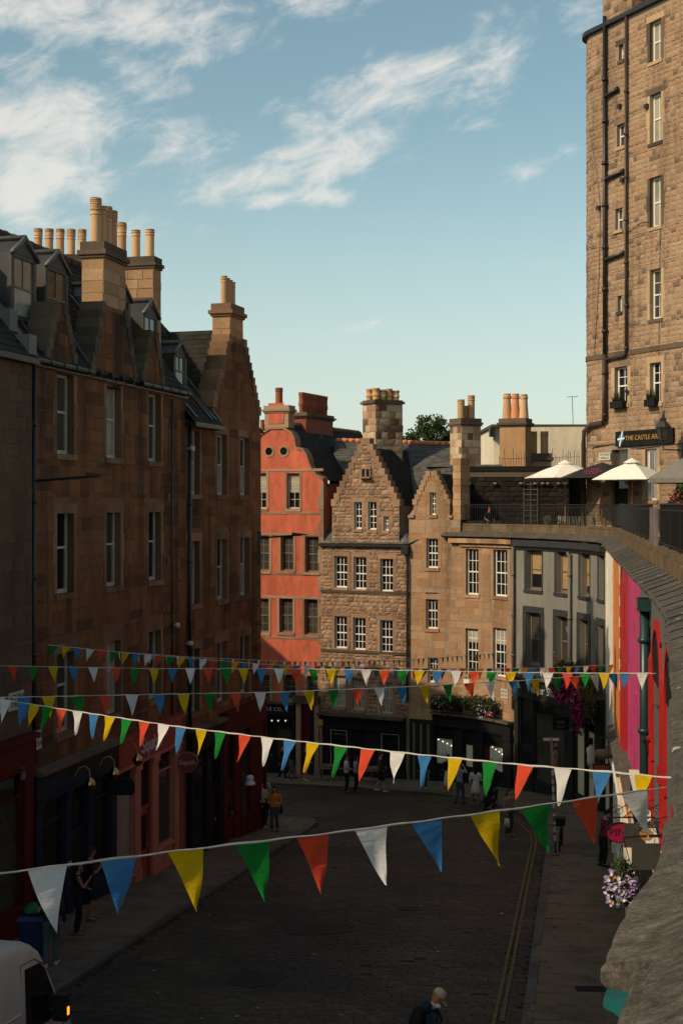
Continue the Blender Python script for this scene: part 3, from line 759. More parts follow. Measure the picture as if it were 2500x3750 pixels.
# pavements: raised sheets, flagstones, kerb stones
FACE_L = [(-17.0, -11.0), (-7.55, 32.7), (-4.95, 43.4), (-2.96, 50.1), (-3.2, 50.6), (-6, 51.6), (-9, 52.4), (-16, 54.2)]
PAV_L = KL+FACE_L[::-1]
FACE_F = [(-16, 76.5), (-1.0, 69.3), (3.4, 67.1), (6.1, 65.3), (8.25, 62.5), (10.2, 57.8), (10.5, 53), (8.6, 41.5), (6.6, 30), (5.0, 20), (3.2, 11), (-1.5, -11)]
PAV_F = KF+FACE_F[::-1]
def pavement(name, poly, kerb, seed, right):
    mb = MB(); mb.v = [(x, y, gz(y)+.105) for x, y in poly]; mb.f = [tuple(range(len(poly)))]
    o = mk(name, mb, 'flag_stone', None, 'structure'); ol = wloc(o); r = random.Random(seed)
    vs, fs = sett_unit(); me = bpy.data.meshes.new('flagstone'); me.from_pydata(vs, [], fs); setmat(me, 'flag_stone')
    cells = []; ux, uy = (0.17, 0.985) if right else (0.2, 0.98); px_, py_ = uy, -ux
    a = 8.0
    while a < 74:
        rh = r.choice((0.45, 0.55, 0.5)); b = -17+r.uniform(0, .4)
        while b < 13:
            L = r.uniform(0.5, 0.95); cx, cy = ux*(a+rh/2)+px_*(b+L/2), uy*(a+rh/2)+py_*(b+L/2)
            cor = [(cx+ux*i*rh/2+px_*j*L/2, cy+uy*i*rh/2+py_*j*L/2) for i in (-1, 1) for j in (-1, 1)]
            if cy > 16 and abs(cx) < 0.28*cy+1 and all(inside(q, poly) for q in cor): cells.append((cx, cy, L-.007, rh-.007))
            b += L
        a += rh
    ang = math.atan2(-ux, uy); n = 0; ca, sa = math.cos(ang), math.sin(ang); rest = MB()
    for (x, y, L, w) in cells:
        z = gz(y)+.115; sp = seen_px((x, y, z)); vis = sp and -20 < sp[0] < 2440 and sp[1] < 3760
        if vis and n < 130:
            q = inst('flagstone', me, o, Vector((x, y, z))-ol, ang, (L, w, .03)); q.rotation_euler = (R(-5.5)+r.uniform(-.004, .004), r.uniform(-.004, .004), ang); n += 1
        else: rest.add([(x+ca*p*L-sa*q*w, y+sa*p*L+ca*q*w, z+c*.03-.0965*q*w) for p, q, c in vs], fs)
    if rest.v: mk('flagstones', rest, 'flag_stone', o, 'stuff')
    k = dense(kerb, 0.95); i1, i2 = offset_line(k, -0.02), offset_line(k, -0.2 if True else .2)
    for i in range(len(k)-1):
        p = [(i1[i], 0), (i1[i+1], 0), (i2[i+1], 0), (i2[i], 0)]
        if max(q[0][1] for q in p) < 14: continue
        g = 0.008; A, B, Cc, Dd = [Vector(q[0]) for q in p]; A2, B2 = A.lerp(B, g), B.lerp(A, g); C2, D2 = Cc.lerp(Dd, g), Dd.lerp(Cc, g)
        m = MB(); m.hexa([(v.x, v.y, gz(v.y)-.05) for v in (A2, B2, C2, D2)]+[(v.x, v.y, gz(v.y)+.133+r.uniform(-.004, .004)) for v in (A2, B2, C2, D2)])
        mk('kerb_stone', m, 'kerb_stone', o)
    return o
# offset sign: KL runs away from the eye with the road on its right, KF runs back towards it with the road on its right too
pavement('pavement', PAV_L, KL, 11, False)
pavement('pavement_across', PAV_F, KF, 12, True)

def litter():
    r = random.Random(77); m = MB()
    for _ in range(90):
        D = r.uniform(22, 58); x = r.uniform(-.16, .12)*D
        if not inside((x, D), ROAD): continue
        a = r.uniform(0, 3); w = r.uniform(.012, .045); z = gz(D)+.034; u, v = Vector((math.cos(a), math.sin(a)))*w, Vector((-math.sin(a), math.cos(a)))*w*r.uniform(.3, 1)
        m.quad(*[(x+p.x, D+p.y, z+r.uniform(0, .012)-.0965*p.y) for p in (-u-v, u-v, u+v, v-u)])
    o = mk('litter', m, 'litter_pale', None, 'stuff'); o['label'] = 'pale scraps of litter scattered over the cobbled road'; o['category'] = 'litter'
multi('litter_pale', [(0.4, 0.38, 0.34), (0.25, 0.22, 0.18), (0.5, 0.48, 0.44)])
litter()

def repair_patch(x, y, w, h, seed):
    r = random.Random(seed); D = 35500/(y-HY-482); cx = (x-CX)/FP*D; pts = []
    for k in range(16):
        a = 2*math.pi*k/16; q = r.uniform(.75, 1.1); px_, py_ = cx+w*q*math.cos(a), D+h*q*math.sin(a); pts.append((px_, py_, gz(py_)+.031))
    m = MB(); m.prism([(a, b, c-.02) for a, b, c in pts], (0, 0, .02)); mk('repair_patch', m, 'tar_patch', road)
stone('tar_patch', [(0.040, 0.034, 0.027), (0.036, 0.031, 0.025)], soot=(0.022, 0.019, 0.015), soot_amt=.6, soot_scale=2.5, streak=(1, 1, 1), grain=30, bumpd=.012, rough=.8)
repair_patch(1160, 3405, .95, .8, 1); repair_patch(925, 3590, .55, .75, 2); repair_patch(1500, 3330, .35, .3, 3)

# ------------------------------------------------------------------ west row: three tenements
uA = Vector((0.236, 0.972)).normalized(); oA = Vector((-7.03, 34.8))
def lineA(s): return tuple(oA+uA*s)
FA = Fac([lineA(-2.1), lineA(8.83)], -2.1)
uB = Vector((0.28, 0.96)).normalized(); oB = Vector((-4.74, 44.0))
pB0 = Vector(lineA(8.83))
FB = Fac([tuple(pB0), tuple(oB+uB*6.37)]); SB0 = FB.s_px(711)     # first window centre
F0 = Fac([lineA(-17), lineA(-2.1)], -17)
EA, EB = H+3.56, H+2.74

def dormer(rt, fac, s0, s1, zb, ze, zp, df, wmat='glass_mid', back=2.6):
    m = (s0+s1)/2; P = fac.P
    mb = MB(); mb.prism([P(s0, zb-1.2, df), P(s1, zb-1.2, df), P(s1, ze, df), P(m, zp, df), P(s0, ze, df)], (fac.P(m, 0, -back)-fac.P(m, 0, 0)))
    o = mk('dormer', mb, 'lead_dark', rt)
    f = MB(); t = 0.13
    fbox(f, fac, s0-.03, s0+t, zb-.1, ze, df, df+.06); fbox(f, fac, s1-t, s1+.03, zb-.1, ze, df, df+.06)
    fbox(f, fac, s0+t, s1-t, ze-.1, ze, df, df+.06); fbox(f, fac, s0+t, s1-t, zb-.12, zb, df, df+.08)
    mk('frame', f, 'dormer_grey', o)
    pe = MB(); pe.prism([P(s0-.03, ze+.002, df+.01), P(s1+.03, ze+.002, df+.01), P(m, zp-.04, df+.01)], fac.P(m, 0, .06)-fac.P(m, 0, 0)); mk('pediment', pe, 'dormer_grey', o)
    zm = (zb+ze-.1)/2
    sa = MB(); fbox(sa, fac, s0+t, s1-t, zm-.04, zm+.02, df-.02, df+.045); fbox(sa, fac, m-.02, m+.02, zm+.02, ze-.1, df-.02, df+.035); fbox(sa, fac, s0+t, s0+t+.05, zb, ze-.1, df-.01, df+.03); fbox(sa, fac, s1-t-.05, s1-t, zb, ze-.1, df-.01, df+.03)
    mk('sash', sa, 'brown_frame', o)
    for (za, zc) in ((zb, zm-.04), (zm+.02, ze-.1)):
        p = MB(); fbox(p, fac, s0+t, s1-t, za, zc, df+.004, df+.014); mk('pane', p, wmat, o)
    c = MB()
    for sg, q in ((-1, s0-.08), (1, s1+.08)):
        c.tube([P(q, ze-.04, df+.1), P(m, zp+.05, df+.1)], .06, 6)
    c.tube([P(m, zp+.06, df+.12), P(m, zp+.06, df-back)], .07, 6)
    mk('ridge_roll', c, 'lead', o, smooth=True)
    ch = MB()
    for q in (s0-.02, s1+.02): ch.quad(P(q, zb-.7, df+.02), P(q, ze-.05, df+.02), P(q, ze-.05, df-back*.6), P(q, ze-.4, df-back*.6))
    return o
def flashing(rt, fac, pts, w=0.14, mat='lead'):
    mb = MB()
    for a, b in zip(pts, pts[1:]):
        (s0, z0, d0), (s1, z1, d1) = a, b
        mb.hexa([fac.P(s0, z0, d0+.05), fac.P(s0+w, z0, d0+.05), fac.P(s1+w, z1, d1+.05), fac.P(s1, z1, d1+.05),
                 fac.P(s0, z0, d0+.09), fac.P(s0+w, z0, d0+.09), fac.P(s1+w, z1, d1+.09), fac.P(s1, z1, d1+.09)])
    mk('lead_flashing', mb, mat, rt)
def ridge(rt, a, b, mat='stone_dark', r=.13, seg=.5):
    a, b = Vector(a), Vector(b); n = max(1, int((b-a).length/seg)); mb = MB()
    for k in range(n):
        p, q = a.lerp(b, k/n), a.lerp(b, (k+.96)/n); mb.tube([p, p.lerp(q, .12), q], [r*1.18, r, r*.98], 8)
    mk('ridge_tiles', mb, mat, rt, smooth=True)

def west_a():
    rt = root('tenement_building', 'dark red sandstone tenement with wallhead chimney gables and dormers above the pink shopfront', 'building', (lineA(3)[0], lineA(3)[1], gz(37)))
    rows = [(H+1.30, H+3.34), (H-2.25, H-0.05), (H-5.80, H-3.54)]
    ops = [(s-.5, s+.5, a, b) for (a, b) in rows for s in (0, 3.085, 6.17)]
    g = [(3.15, 1.56, EA, .76, H+5.5), (-.27, .85, EA+.1, .2, H+5.08), (6.04, .85, EA+.1, .2, H+5.15)]
    fs = [gable_top(a, b, c, d, e, EA) for a, b, c, d, e in g]
    zt = lambda t: max(f(t) for f in fs)
    cuts = [x for a, b, c, d, e in g for x in (a-b, a-d, a+d, a+b)]
    mb = wall_mesh(FA, -2.1, 8.83, .4, zt, ops, .3, 0, cuts); mk('wall', mb, 'mortar_dark', rt)
    for a, b, c, d, e in g:
        p = MB(); p.prism([FA.P(a-b, c-.3, -.01), FA.P(a+b, c-.3, -.01), FA.P(a+d, e, -.01), FA.P(a-d, e, -.01)], FA.P(0, 0, -.6)-FA.P(0, 0, 0)); mk('gable_wall', p, 'stone_red', rt)
    core(rt, fcorners(FA, -2.1, 8.83, -.31, -8.5), .4, EA-.1, 'mortar_dark', 'rear_wall')
    big = [grow(o, .2, .26, .15) for o in ops]
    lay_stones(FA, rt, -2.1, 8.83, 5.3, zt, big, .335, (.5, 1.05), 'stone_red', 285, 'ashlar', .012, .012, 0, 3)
    i = 0
    for o in ops:
        dp = .2
        sash_window(FA, rt, o, 1, 1, 'cream_frame', ('glass_mid', 'glass_curtain', 'glass_mid', 'glass_dark', 'glass_mid', 'glass_dark')[i % 6], 'stone_red_trim', 'stone_red_trim', 'stone_red_trim', dp, .53, fw=.08, d=0); i += 1
    # roof
    q = [(FA.P(-2.1, EA-.06, .12), FA.P(8.83, EA-.06, .12), FA.P(8.83, H+7.45, -3), FA.P(-2.1, H+7.45, -3)),
         (FA.P(8.83, EA-1.5, -8.6), FA.P(-2.1, EA-1.5, -8.6), FA.P(-2.1, H+7.45, -3), FA.P(8.83, H+7.45, -3))]
    roof_part(rt, q, 'slate_dark', expo=.22, wid=.27, seed=1)
    ridge(rt, FA.P(-2.1, H+7.5, -3), FA.P(8.7, H+7.5, -3))
    mb = MB(); mb.tube([FA.P(-2.1, EA-.05, .16), FA.P(1.4, EA-.05, .16)], .07, 8); mb.tube([FA.P(4.75, EA-.05, .16), FA.P(8.83, EA-.05, .16)], .07, 8)
    k = -2.0
    while k < 8.8: mb.tube([FA.P(k, EA-.05, .16), FA.P(k+.06, EA-.05, .16)], .09, 8); k += .75
    fbox(mb, FA, -2.1, 8.83, EA-.18, EA-.12, 0.014, .09); mk('gutter', mb, 'black_metal', rt, smooth=False)
    dormer(rt, FA, -1.55, -.25, H+4.7, H+6.22, H+6.62, -.75, 'glass_curtain')
    dormer(rt, FA, .33, 1.63, H+4.7, H+6.22, H+6.62, -.75, 'glass_mid')
    dormer(rt, FA, 4.75, 5.95, H+4.6, H+6.1, H+6.5, -.75, 'glass_mid')
    dormer(rt, FA, 7.0, 8.2, H+4.6, H+5.9, H+6.3, -.75, 'glass_mid')
    for a, b, c, d, e in g: crow_gable(FA, rt, a, b, c, d, e, 8 if b > 1 else 6, 'stone_dark', 0, .62)
    slope = lambda d_: EA-.06+(.12-d_)/3.12*(H+7.45-EA+.06)
    for s0, tilt in ((1.45, .5), (-1.35, .4), (4.75, -.6), (6.95, -.5), (2.0, .0)):
        flashing(rt, FA, [(s0, slope(-.1), -.1), (s0+tilt*.5, slope(-1.0), -1.0), (s0+tilt, slope(-1.9), -1.9)], .16, 'lead' if s0 > 0 else 'lead_dark')
    flashing(rt, FA, [(-2.0, slope(.05), .05), (-1.85, slope(-1.5), -1.5), (-1.8, slope(-2.8), -2.8)], .26)
    an = math.atan2(uA.y, uA.x)
    pc = FA.P(3.17, 0, -.32); pots = [(-.55+.37*k, 0, .145, 1.25-.04*k-(.12 if k == 1 else 0), 'louvre' if k != 1 else 'plain', 'clay_pot') for k in range(4)]
    chimney(rt, pc.xy, an, 1.52, .64, H+5.45, H+6.75, 'stone_tan', 'stone_dark', pots, .33, (.4, .8), caph=.36, over=.1, seed=5)
    pc = FA.P(8.95, 0, -2.1)
    chimney(rt, pc.xy, an, .62, 2.2, H+3.6, H+7.55, 'stone_tan', 'stone_dark', [(0, .85-.48*k, .14, (.93, .93, 1.2, .9)[k], 'louvre' if k == 2 else 'plain', 'clay_pot') for k in range(4)], .3, (.35, .7), caph=.3, seed=6, maxobj=60)
    c3 = pix(238, 950, 50)
    chimney(rt, c3.xy, 0.10, 2.6, .7, H+4, H+8.75, 'stone_tan', 'stone_dark', [(-.95+.395*k, 0, .145, 1.0, 'louvre', 'clay_pot') for k in range(5)], .3, (.35, .7), caph=.3, seed=7, maxobj=0)
    pipe(rt, FA, -1.95, 2.2, EA-.2, .1, .055); pipe(rt, FA, 7.5, 5.5, EA-.3, .06, .03, 'pipe_brown', collars=False)
    for (x, y) in ((613, 1822), (612, 2054), (612, 2226), (773, 2097)):
        s = FA.s_px(x); z = FA.z_px(s, y); mb = MB(); fbox(mb, FA, s-.1, s+.1, z-.12, z+.12, .016, .05); mk('wall_vent', mb, 'black_metal', rt)
    return rt
WA = west_a()

def west_b():
    rt = root('tenement_building', 'crow stepped gabled tenement with a tall chimney above the deep red shopfront', 'building', (FB.P(3, 0).x, FB.P(3, 0).y, gz(47)))
    rows = [(H+.35, H+2.40), (H-3.21, H-1.0), (H-6.7, H-4.5)]
    ss = [FB.s_px(711), FB.s_px(813), FB.s_px(896)]
    ops = [(s-.45, s+.45, a, b) for (a, b) in rows for s in ss]
    sc = (FB.s_px(845)+FB.s_px(890))/2
    hb = FB.end-.15-sc
    gt = gable_top(sc, hb, H+3.3, .66, H+5.85, EB)
    mb = wall_mesh(FB, 0, FB.end, -.8, gt, ops, .3, 0, [sc-hb, sc-.66, sc+.66, sc+hb]); mk('wall', mb, 'mortar_dark', rt)
    p = MB(); p.prism([FB.P(sc-hb, EB-.3, -.01), FB.P(sc+hb, EB-.3, -.01), FB.P(sc+hb, H+3.3, -.01), FB.P(sc+.66, H+5.85, -.01), FB.P(sc-.66, H+5.85, -.01), FB.P(sc-hb, H+3.3, -.01)], FB.P(0, 0, -.55)-FB.P(0, 0, 0)); mk('gable_wall', p, 'stone_red', rt)
    core(rt, fcorners(FB, 0, FB.end, -.31, -7.5), -.8, EB-.1, 'mortar_dark', 'rear_wall')
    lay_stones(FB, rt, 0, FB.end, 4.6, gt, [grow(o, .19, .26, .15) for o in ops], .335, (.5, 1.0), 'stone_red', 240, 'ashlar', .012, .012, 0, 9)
    # end wall that turns the corner
    ew = Fac([tuple(FB.P(FB.end, 0, 0).xy), tuple(FB.P(FB.end, 0, -7.4).xy)])
    lay_stones(ew, rt, 0, 7.4, 0, EB, [], .335, (.5, 1.0), 'stone_red', 0, seed=10)
    for i, o in enumerate(ops): sash_window(FB, rt, o, 1, 1, 'cream_frame', 'glass_curtain' if i < 6 and i != 4 else 'glass_mid', 'stone_red_trim', 'stone_red_trim', 'stone_red_trim', .2, .5, fw=.08, up_pane='glass_mid' if i % 2 else 'glass_dark')
    q = [(FB.P(-.1, EB-.1, .35), FB.P(sc-hb+.1, EB-.1, .35), FB.P(sc-hb+.1, H+6.6, -3), FB.P(-.1, H+6.6, -3)),
         (FB.P(sc-hb+.1, EB+.2, -.4), FB.P(FB.end, EB+.2, -.4), FB.P(FB.end-2.4, H+6.6, -3), FB.P(sc-hb+.1, H+6.6, -3)),
         (FB.P(FB.end, EB-1, -7.6), FB.P(-.1, EB-1, -7.6), FB.P(-.1, H+6.6, -3), FB.P(FB.end-2.4, H+6.6, -3)),
         (FB.P(FB.end+.15, EB-.1, .1), FB.P(FB.end+.15, EB-.1, -7.6), FB.P(FB.end-2.4, H+6.6, -3.1), FB.P(FB.end-2.4, H+6.6, -3))]
    roof_part(rt, q, 'slate_dark', expo=.22, wid=.27, seed=4)
    # cross roof running back from the gable
    cr = [(FB.P(sc-hb, H+3.3, -.5), FB.P(sc-hb, H+3.3, -3.2), FB.P(sc, H+6.15, -3.2), FB.P(sc, H+6.15, -.5)), (FB.P(sc+hb, H+3.3, -3.2), FB.P(sc+hb, H+3.3, -.5), FB.P(sc, H+6.15, -.5), FB.P(sc, H+6.15, -3.2))]
    roof_part(rt, cr, 'slate_dark', 'gable_roof', .22, .27, 14)
    ridge(rt, FB.P(-.1, H+6.65, -3), FB.P(FB.end-2.4, H+6.65, -3))
    crow_gable(FB, rt, sc, hb, H+3.3, .66, H+5.85, 10, 'stone_red_trim', 0, .6)
    an = math.atan2(uB.y, uB.x); pc = FB.P(sc, 0, -.34)
    chimney(rt, pc.xy, an, 1.25, .66, H+5.8, H+6.55, 'stone_tan', 'stone_red_trim', [(-.36+.26*k, 0, .115, 1.0-.03*k, 'plain', 'clay_pot') for k in range(4)], .3, (.4, .7), caph=.36, over=.12, seed=8)
    dormer(rt, FB, .35, 1.35, H+3.9, H+4.9, H+5.25, -.6, 'glass_mid')
    slope = lambda d_: EB-.1+(.35-d_)/3.35*(H+6.6-EB+.1)
    for s0, tl in ((.2, .1), (1.55, .3), (1.9, .45), (2.3, -.1)): flashing(rt, FB, [(s0, slope(.2), .2), (s0-tl, slope(-1.2), -1.2), (s0-2*tl, slope(-2.5), -2.5)], .13, 'lead')
    mb = MB(); fbox(mb, FB, -.1, sc-hb+.2, EB-.24, EB-.1, .02, .4); mk('gutter', mb, 'black_metal', rt)
    pipe(rt, FB, .12, 4, EB-.2, .1, .06)
    return rt
WB = west_b()

def west_0():
    rt = root('tenement_building', 'grey brown tenement at the edge of view beside the black drainpipe', 'building', (lineA(-8)[0], lineA(-8)[1], gz(27)))
    rows = [(H+1.3, H+3.3), (H-2.25, H-.05), (H-5.8, H-3.6)]
    ops = [(s-.5, s+.5, a, b) for (a, b) in rows for s in (-5.4,)]
    mb = wall_mesh(F0, -17, -2.1, .6, EA, ops, .3, .12); mk('wall', mb, 'mortar_dark', rt)
    core(rt, fcorners(F0, -17, -2.1, -.19, -8.5), .6, EA-.1, 'mortar_dark', 'rear_wall')
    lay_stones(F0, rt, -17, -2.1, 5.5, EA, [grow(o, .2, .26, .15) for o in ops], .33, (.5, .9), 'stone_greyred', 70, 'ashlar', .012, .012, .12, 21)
    for o in ops: sash_window(F0, rt, o, 1, 1, 'cream_frame', 'glass_mid', 'stone_red_trim', 'stone_red_trim', None, .2, .53, fw=.08, d=.12)
    q = [(F0.P(-17, EA-.05, .3), F0.P(-2.1, EA-.05, .3), F0.P(-2.1, H+7.3, -3), F0.P(-17, H+7.3, -3)), (F0.P(-2.1, EA-1.5, -8.6), F0.P(-17, EA-1.5, -8.6), F0.P(-17, H+7.3, -3), F0.P(-2.1, H+7.3, -3))]
    roof_part(rt, q, 'slate_dark', expo=.22, wid=.27, seed=9); ridge(rt, F0.P(-17, H+7.35, -3), F0.P(-2.1, H+7.35, -3))
    sk = MB()
    for k in range(5): fbox(sk, F0, -2.5, -2.12, EA-.1+k*.62, EA+.5+k*.62, -.1-k*.5-.5, .25-k*.5)
    mk('lead_skew', sk, 'lead', rt)
    mb = MB(); fbox(mb, F0, -17, -2.1, EA-.2, EA-.06, .14, .34); mk('gutter', mb, 'black_metal', rt)
    return rt
W0 = west_0()
def far_row():
    # the row goes on uphill beside and behind the viewer, out of the picture; it keeps the sun off the street
    def block(s0, s1, eave, ridge_, label, off=0.0):
        f = Fac([lineA(s0), lineA(s1)], 0); m = f.P(f.end/2, 0); rt = root('tenement_building', label, 'building', (m.x, m.y, gz(m.y)))
        core(rt, fcorners(f, 0, f.end, off, -9), gz(m.y)-3, eave, 'stone_red', 'wall')
        roof_part(rt, [(f.P(0, eave-.1, .2+off), f.P(f.end, eave-.1, .2+off), f.P(f.end, ridge_, -4), f.P(0, ridge_, -4)), (f.P(f.end, eave-.1, -9.2), f.P(0, eave-.1, -9.2), f.P(0, ridge_, -4), f.P(f.end, ridge_, -4))], 'slate_dark', expo=.5, wid=.6)
    block(-38, -17.1, EA+1.3, H+8.4, 'plain tenement uphill of the grey brown one, out of the picture')
    block(-75, -38.1, EA+2, H+8.8, 'taller tenement behind the viewpoint on the shaded side, out of the picture')  # added out of view, height set by the shade it casts
    # unseen blocks added behind the corner, sized to shade the far shopfronts
    rt = root('tenement_building', 'tenement down the side street behind the corner, out of the picture', 'building', (-24, 52, -2))
    core(rt, [(-36, 44), (-16, 46.5), (-16, 57), (-36, 57)], -4, 18.6, 'stone_red', 'wall')
    core(rt, [(-36, 57), (-16, 57), (-16, 64.5), (-36, 66)], -4, 15.0, 'stone_red', 'wall')
    roof_part(rt, [((-36, 43.8, 18.5), (-16, 46.3, 18.5), (-16, 51.5, 21), (-36, 50.6, 21)), ((-16, 57.1, 18.5), (-36, 57.1, 18.5), (-36, 50.6, 21), (-16, 51.5, 21))], 'slate_dark', expo=.5, wid=.6)
far_row()

# ------------------------------------------------------------------ houses across the foot of the street
FC = Fac([(-7.1, 71.78), (-1.04, 69.2)]); LC = FC.end
def coral_house():
    rt = root('gabled_house', 'coral orange harled house with curved Dutch gable and two round windows', 'house', (-3.6, 70.2, gz(70)))
    win = [FC.rect(929, 975, 1733, 1863), FC.rect(1050, 1096, 1733, 1863), FC.rect(934, 986, 1962, 2090), FC.rect(1028, 1074, 1962, 2090), FC.rect(1117, 1166, 1965, 2095),
           FC.rect(930, 984, 2192, 2316), FC.rect(1023, 1072, 2192, 2316), FC.rect(1114, 1163, 2195, 2325), FC.rect(936, 988, 2470, 2562), FC.rect(1037, 1083, 2470, 2562), FC.rect(1124, 1164, 2474, 2566)]
    sc = FC.s_px(900+177/1.568)
    half = [(38, 345), (88, 378), (104, 405), (110, 440), (113, 462), (150, 470), (172, 500), (182, 530), (196, 570), (212, 596), (235, 622), (268, 640)]
    prof = [(abs(FC.s_px(900+(177+h)/1.568)-sc), FC.z_px(sc, 1350+y/1.568)) for h, y in half]
    def zt(t):
        e = abs(t-sc)
        if e <= prof[0][0]: return prof[0][1]
        for (a, za), (b, zb) in zip(prof, prof[1:]):
            if a <= e <= b: return za+(zb-za)*(e-a)/(b-a)
        return prof[-1][1]
    rw = sc+prof[-1][0]; lw = sc-prof[-1][0]
    oc = []
    for x, y in ((985, 1653), (1039, 1652)):
        s = FC.s_px(x); oc.append((s, FC.z_px(s, y)))
    mb = wall_mesh(FC, lw, rw, -2.4, zt, win, .3, 0, [sc-p[0] for p in prof]+[sc+p[0] for p in prof], .25); mk('wall', mb, 'harl_coral', rt)
    p = MB(); p.prism([FC.P(lw, 12.8, -.32)]+[FC.P(rw, 12.8, -.32)]+[FC.P(sc+a, z, -.32) for a, z in prof[::-1]]+[FC.P(sc-a, z, -.32) for a, z in prof], FC.P(0, 0, -.25)-FC.P(0, 0, 0)); mk('gable_back', p, 'harl_coral', rt)
    core(rt, fcorners(FC, lw, rw, -.31, -11), -2.4, 13.1, 'harl_coral', 'rear_wall')
    # dressed coping over the curved gable
    cp = MB()
    pts = [(sc-a, z) for a, z in prof[::-1]]+[(sc+a, z) for a, z in prof]
    for (a, za), (b, zb) in zip(pts, pts[1:]):
        cp.hexa([FC.P(a, za-.02, .07), FC.P(b, zb-.02, .07), FC.P(b, zb-.02, -.62), FC.P(a, za-.02, -.62), FC.P(a, za+.1, .07), FC.P(b, zb+.1, .07), FC.P(b, zb+.1, -.62), FC.P(a, za+.1, -.62)])
    mk('coping', cp, 'stone_rubble_trim', rt)
    for s, z in oc:
        m = MB(); n = 20
        for k in range(n):
            a0, a1 = 2*math.pi*k/n, 2*math.pi*(k+1)/n
            q = [FC.P(s+r_*math.cos(a), z+r_*math.sin(a), d) for d in (.0, .03) for (a, r_) in ((a0, .2), (a1, .2), (a1, .31), (a0, .31))]
            m.hexa(q)
        w = mk('round_window', m, 'stone_rubble_trim', rt)
        m = MB(); m.add([FC.P(s+.2*math.cos(2*math.pi*k/n), z+.2*math.sin(2*math.pi*k/n), .008) for k in range(n)], [tuple(range(n))]); mk('pane', m, 'glass_dark', w)
    for k, o in enumerate(win):
        top = k < 2
        sash_window(FC, rt, o, 2, 2 if not top else 2, 'brown_frame' if not top else 'cream_frame', 'glass_mid' if not top else 'glass_dark', 'stone_rubble_trim', None, None, .2, .5, fw=.06, blind='curtain_pale' if top else None, blind_h=.55)
        m = MB(); b = .13
        for a, c in ((o[0]-b, o[0]-.002), (o[1]+.002, o[1]+b)): fbox(m, FC, a, c, o[2]-.1, o[3]+.12, -.02, .022)
        mk('window_margin', m, 'stone_rubble_trim', rt)
    for y, x0 in ((1722, 0), (1878, 0), (1956, 0), (2100, 0), (2186, 0), (2333, 0), (2464, 0)):
        z = FC.z_px(sc, y); line_band(rt, FC, lw, rw, z-.06, z+.07, -.02, .026, 'stone_rubble_trim', 'string_course')
    q = Fac([tuple(FC.P(rw, 0, -.05).xy), tuple(FC.P(rw, 0, -11).xy)])
    for k in range(22): 
        m = MB(); z = -1.8+k*.68; fbox(m, FC, rw-(.16 if k % 2 else .3), rw+.015, z, z+.66, -.3, .024); mk('quoin', m, 'stone_rubble_trim', rt)
    zr = 16.25; ze = FC.z_px(rw, 1762)
    B = FC.P(sc, 0, -11.4); 
    roof_part(rt, [(FC.P(rw+.12, ze, -.5), FC.P(rw+.12, ze, -11.4), FC.P(sc, zr, -11.4), FC.P(sc, zr, -.5)), (FC.P(lw-.12, ze, -11.4), FC.P(lw-.12, ze, -.5), FC.P(sc, zr, -.5), FC.P(sc, zr, -11.4))], 'slate_dark', expo=.2, wid=.25, seed=30)
    mb = MB(); n = 22
    for k in range(n): 
        fr = k/n; a = FC.P(sc, zr+.02, -1.2-10*fr); b = FC.P(sc, zr+.02, -1.2-10*(k+.6)/n); mb.tube([a, b], .13, 6)
    mb.tube([FC.P(sc, zr-.02, -.6), FC.P(sc, zr-.02, -11.3)], .11, 6); mk('ridge_tiles', mb, 'stone_dark', rt)
    for k, d_ in enumerate((-4.3, -7.8)):
        f = .78; m = MB(); a = FC.P(rw+(sc-rw)*f, ze+(zr-ze)*f+.08, d_); m.box(a, (.12, .35, .16)); mk('roof_vent', m, 'lead', rt)
    an = FC.ang(0)
    c = FC.P(sc, 0, -.33)
    o = chimney(rt, c.xy, an, 1.35, .7, prof[0][1]+.05, H+(1850-1350-215/1.568)/5000*70.2-.35, 'stone_rubble_trim', 'stone_rubble_trim', [(-.02, 0, .19, .95, 'plain', 'clay_red')], .4, (.5, .8), False, .3, .12, seed=31)
    m = MB(); 
    z0, z1 = prof[0][1]+.25, 17.25
    fbox(m, FC, sc-.45, sc+.42, z0, z1, .02, .045); mk('harled_panel', m, 'harl_coral', o)
    c = FC.P(sc, 0, -4.6)
    chimney(rt, c.xy, an+math.pi/2, 3.6, .75, 15.4, H+(1850-1350-300/1.568)/5000*74.5+.05, 'clay_red', 'stone_dark', [(-1.5+.375*k, 0, .17, 1.1, 'squat', 'clay_red') for k in range(9)], .3, (.4, .7), False, .22, .16, seed=32)
    c = pix(940, 1560, 84); chimney(rt, c.xy, .1, 1.9, .7, 12, 16.4, 'clay_red', 'stone_dark', [(-.7+.35*k, 0, .16, .6, 'taper', 'clay_red') for k in range(5)], stones=False, caph=.2, seed=33)
    return rt
CORAL = coral_house()

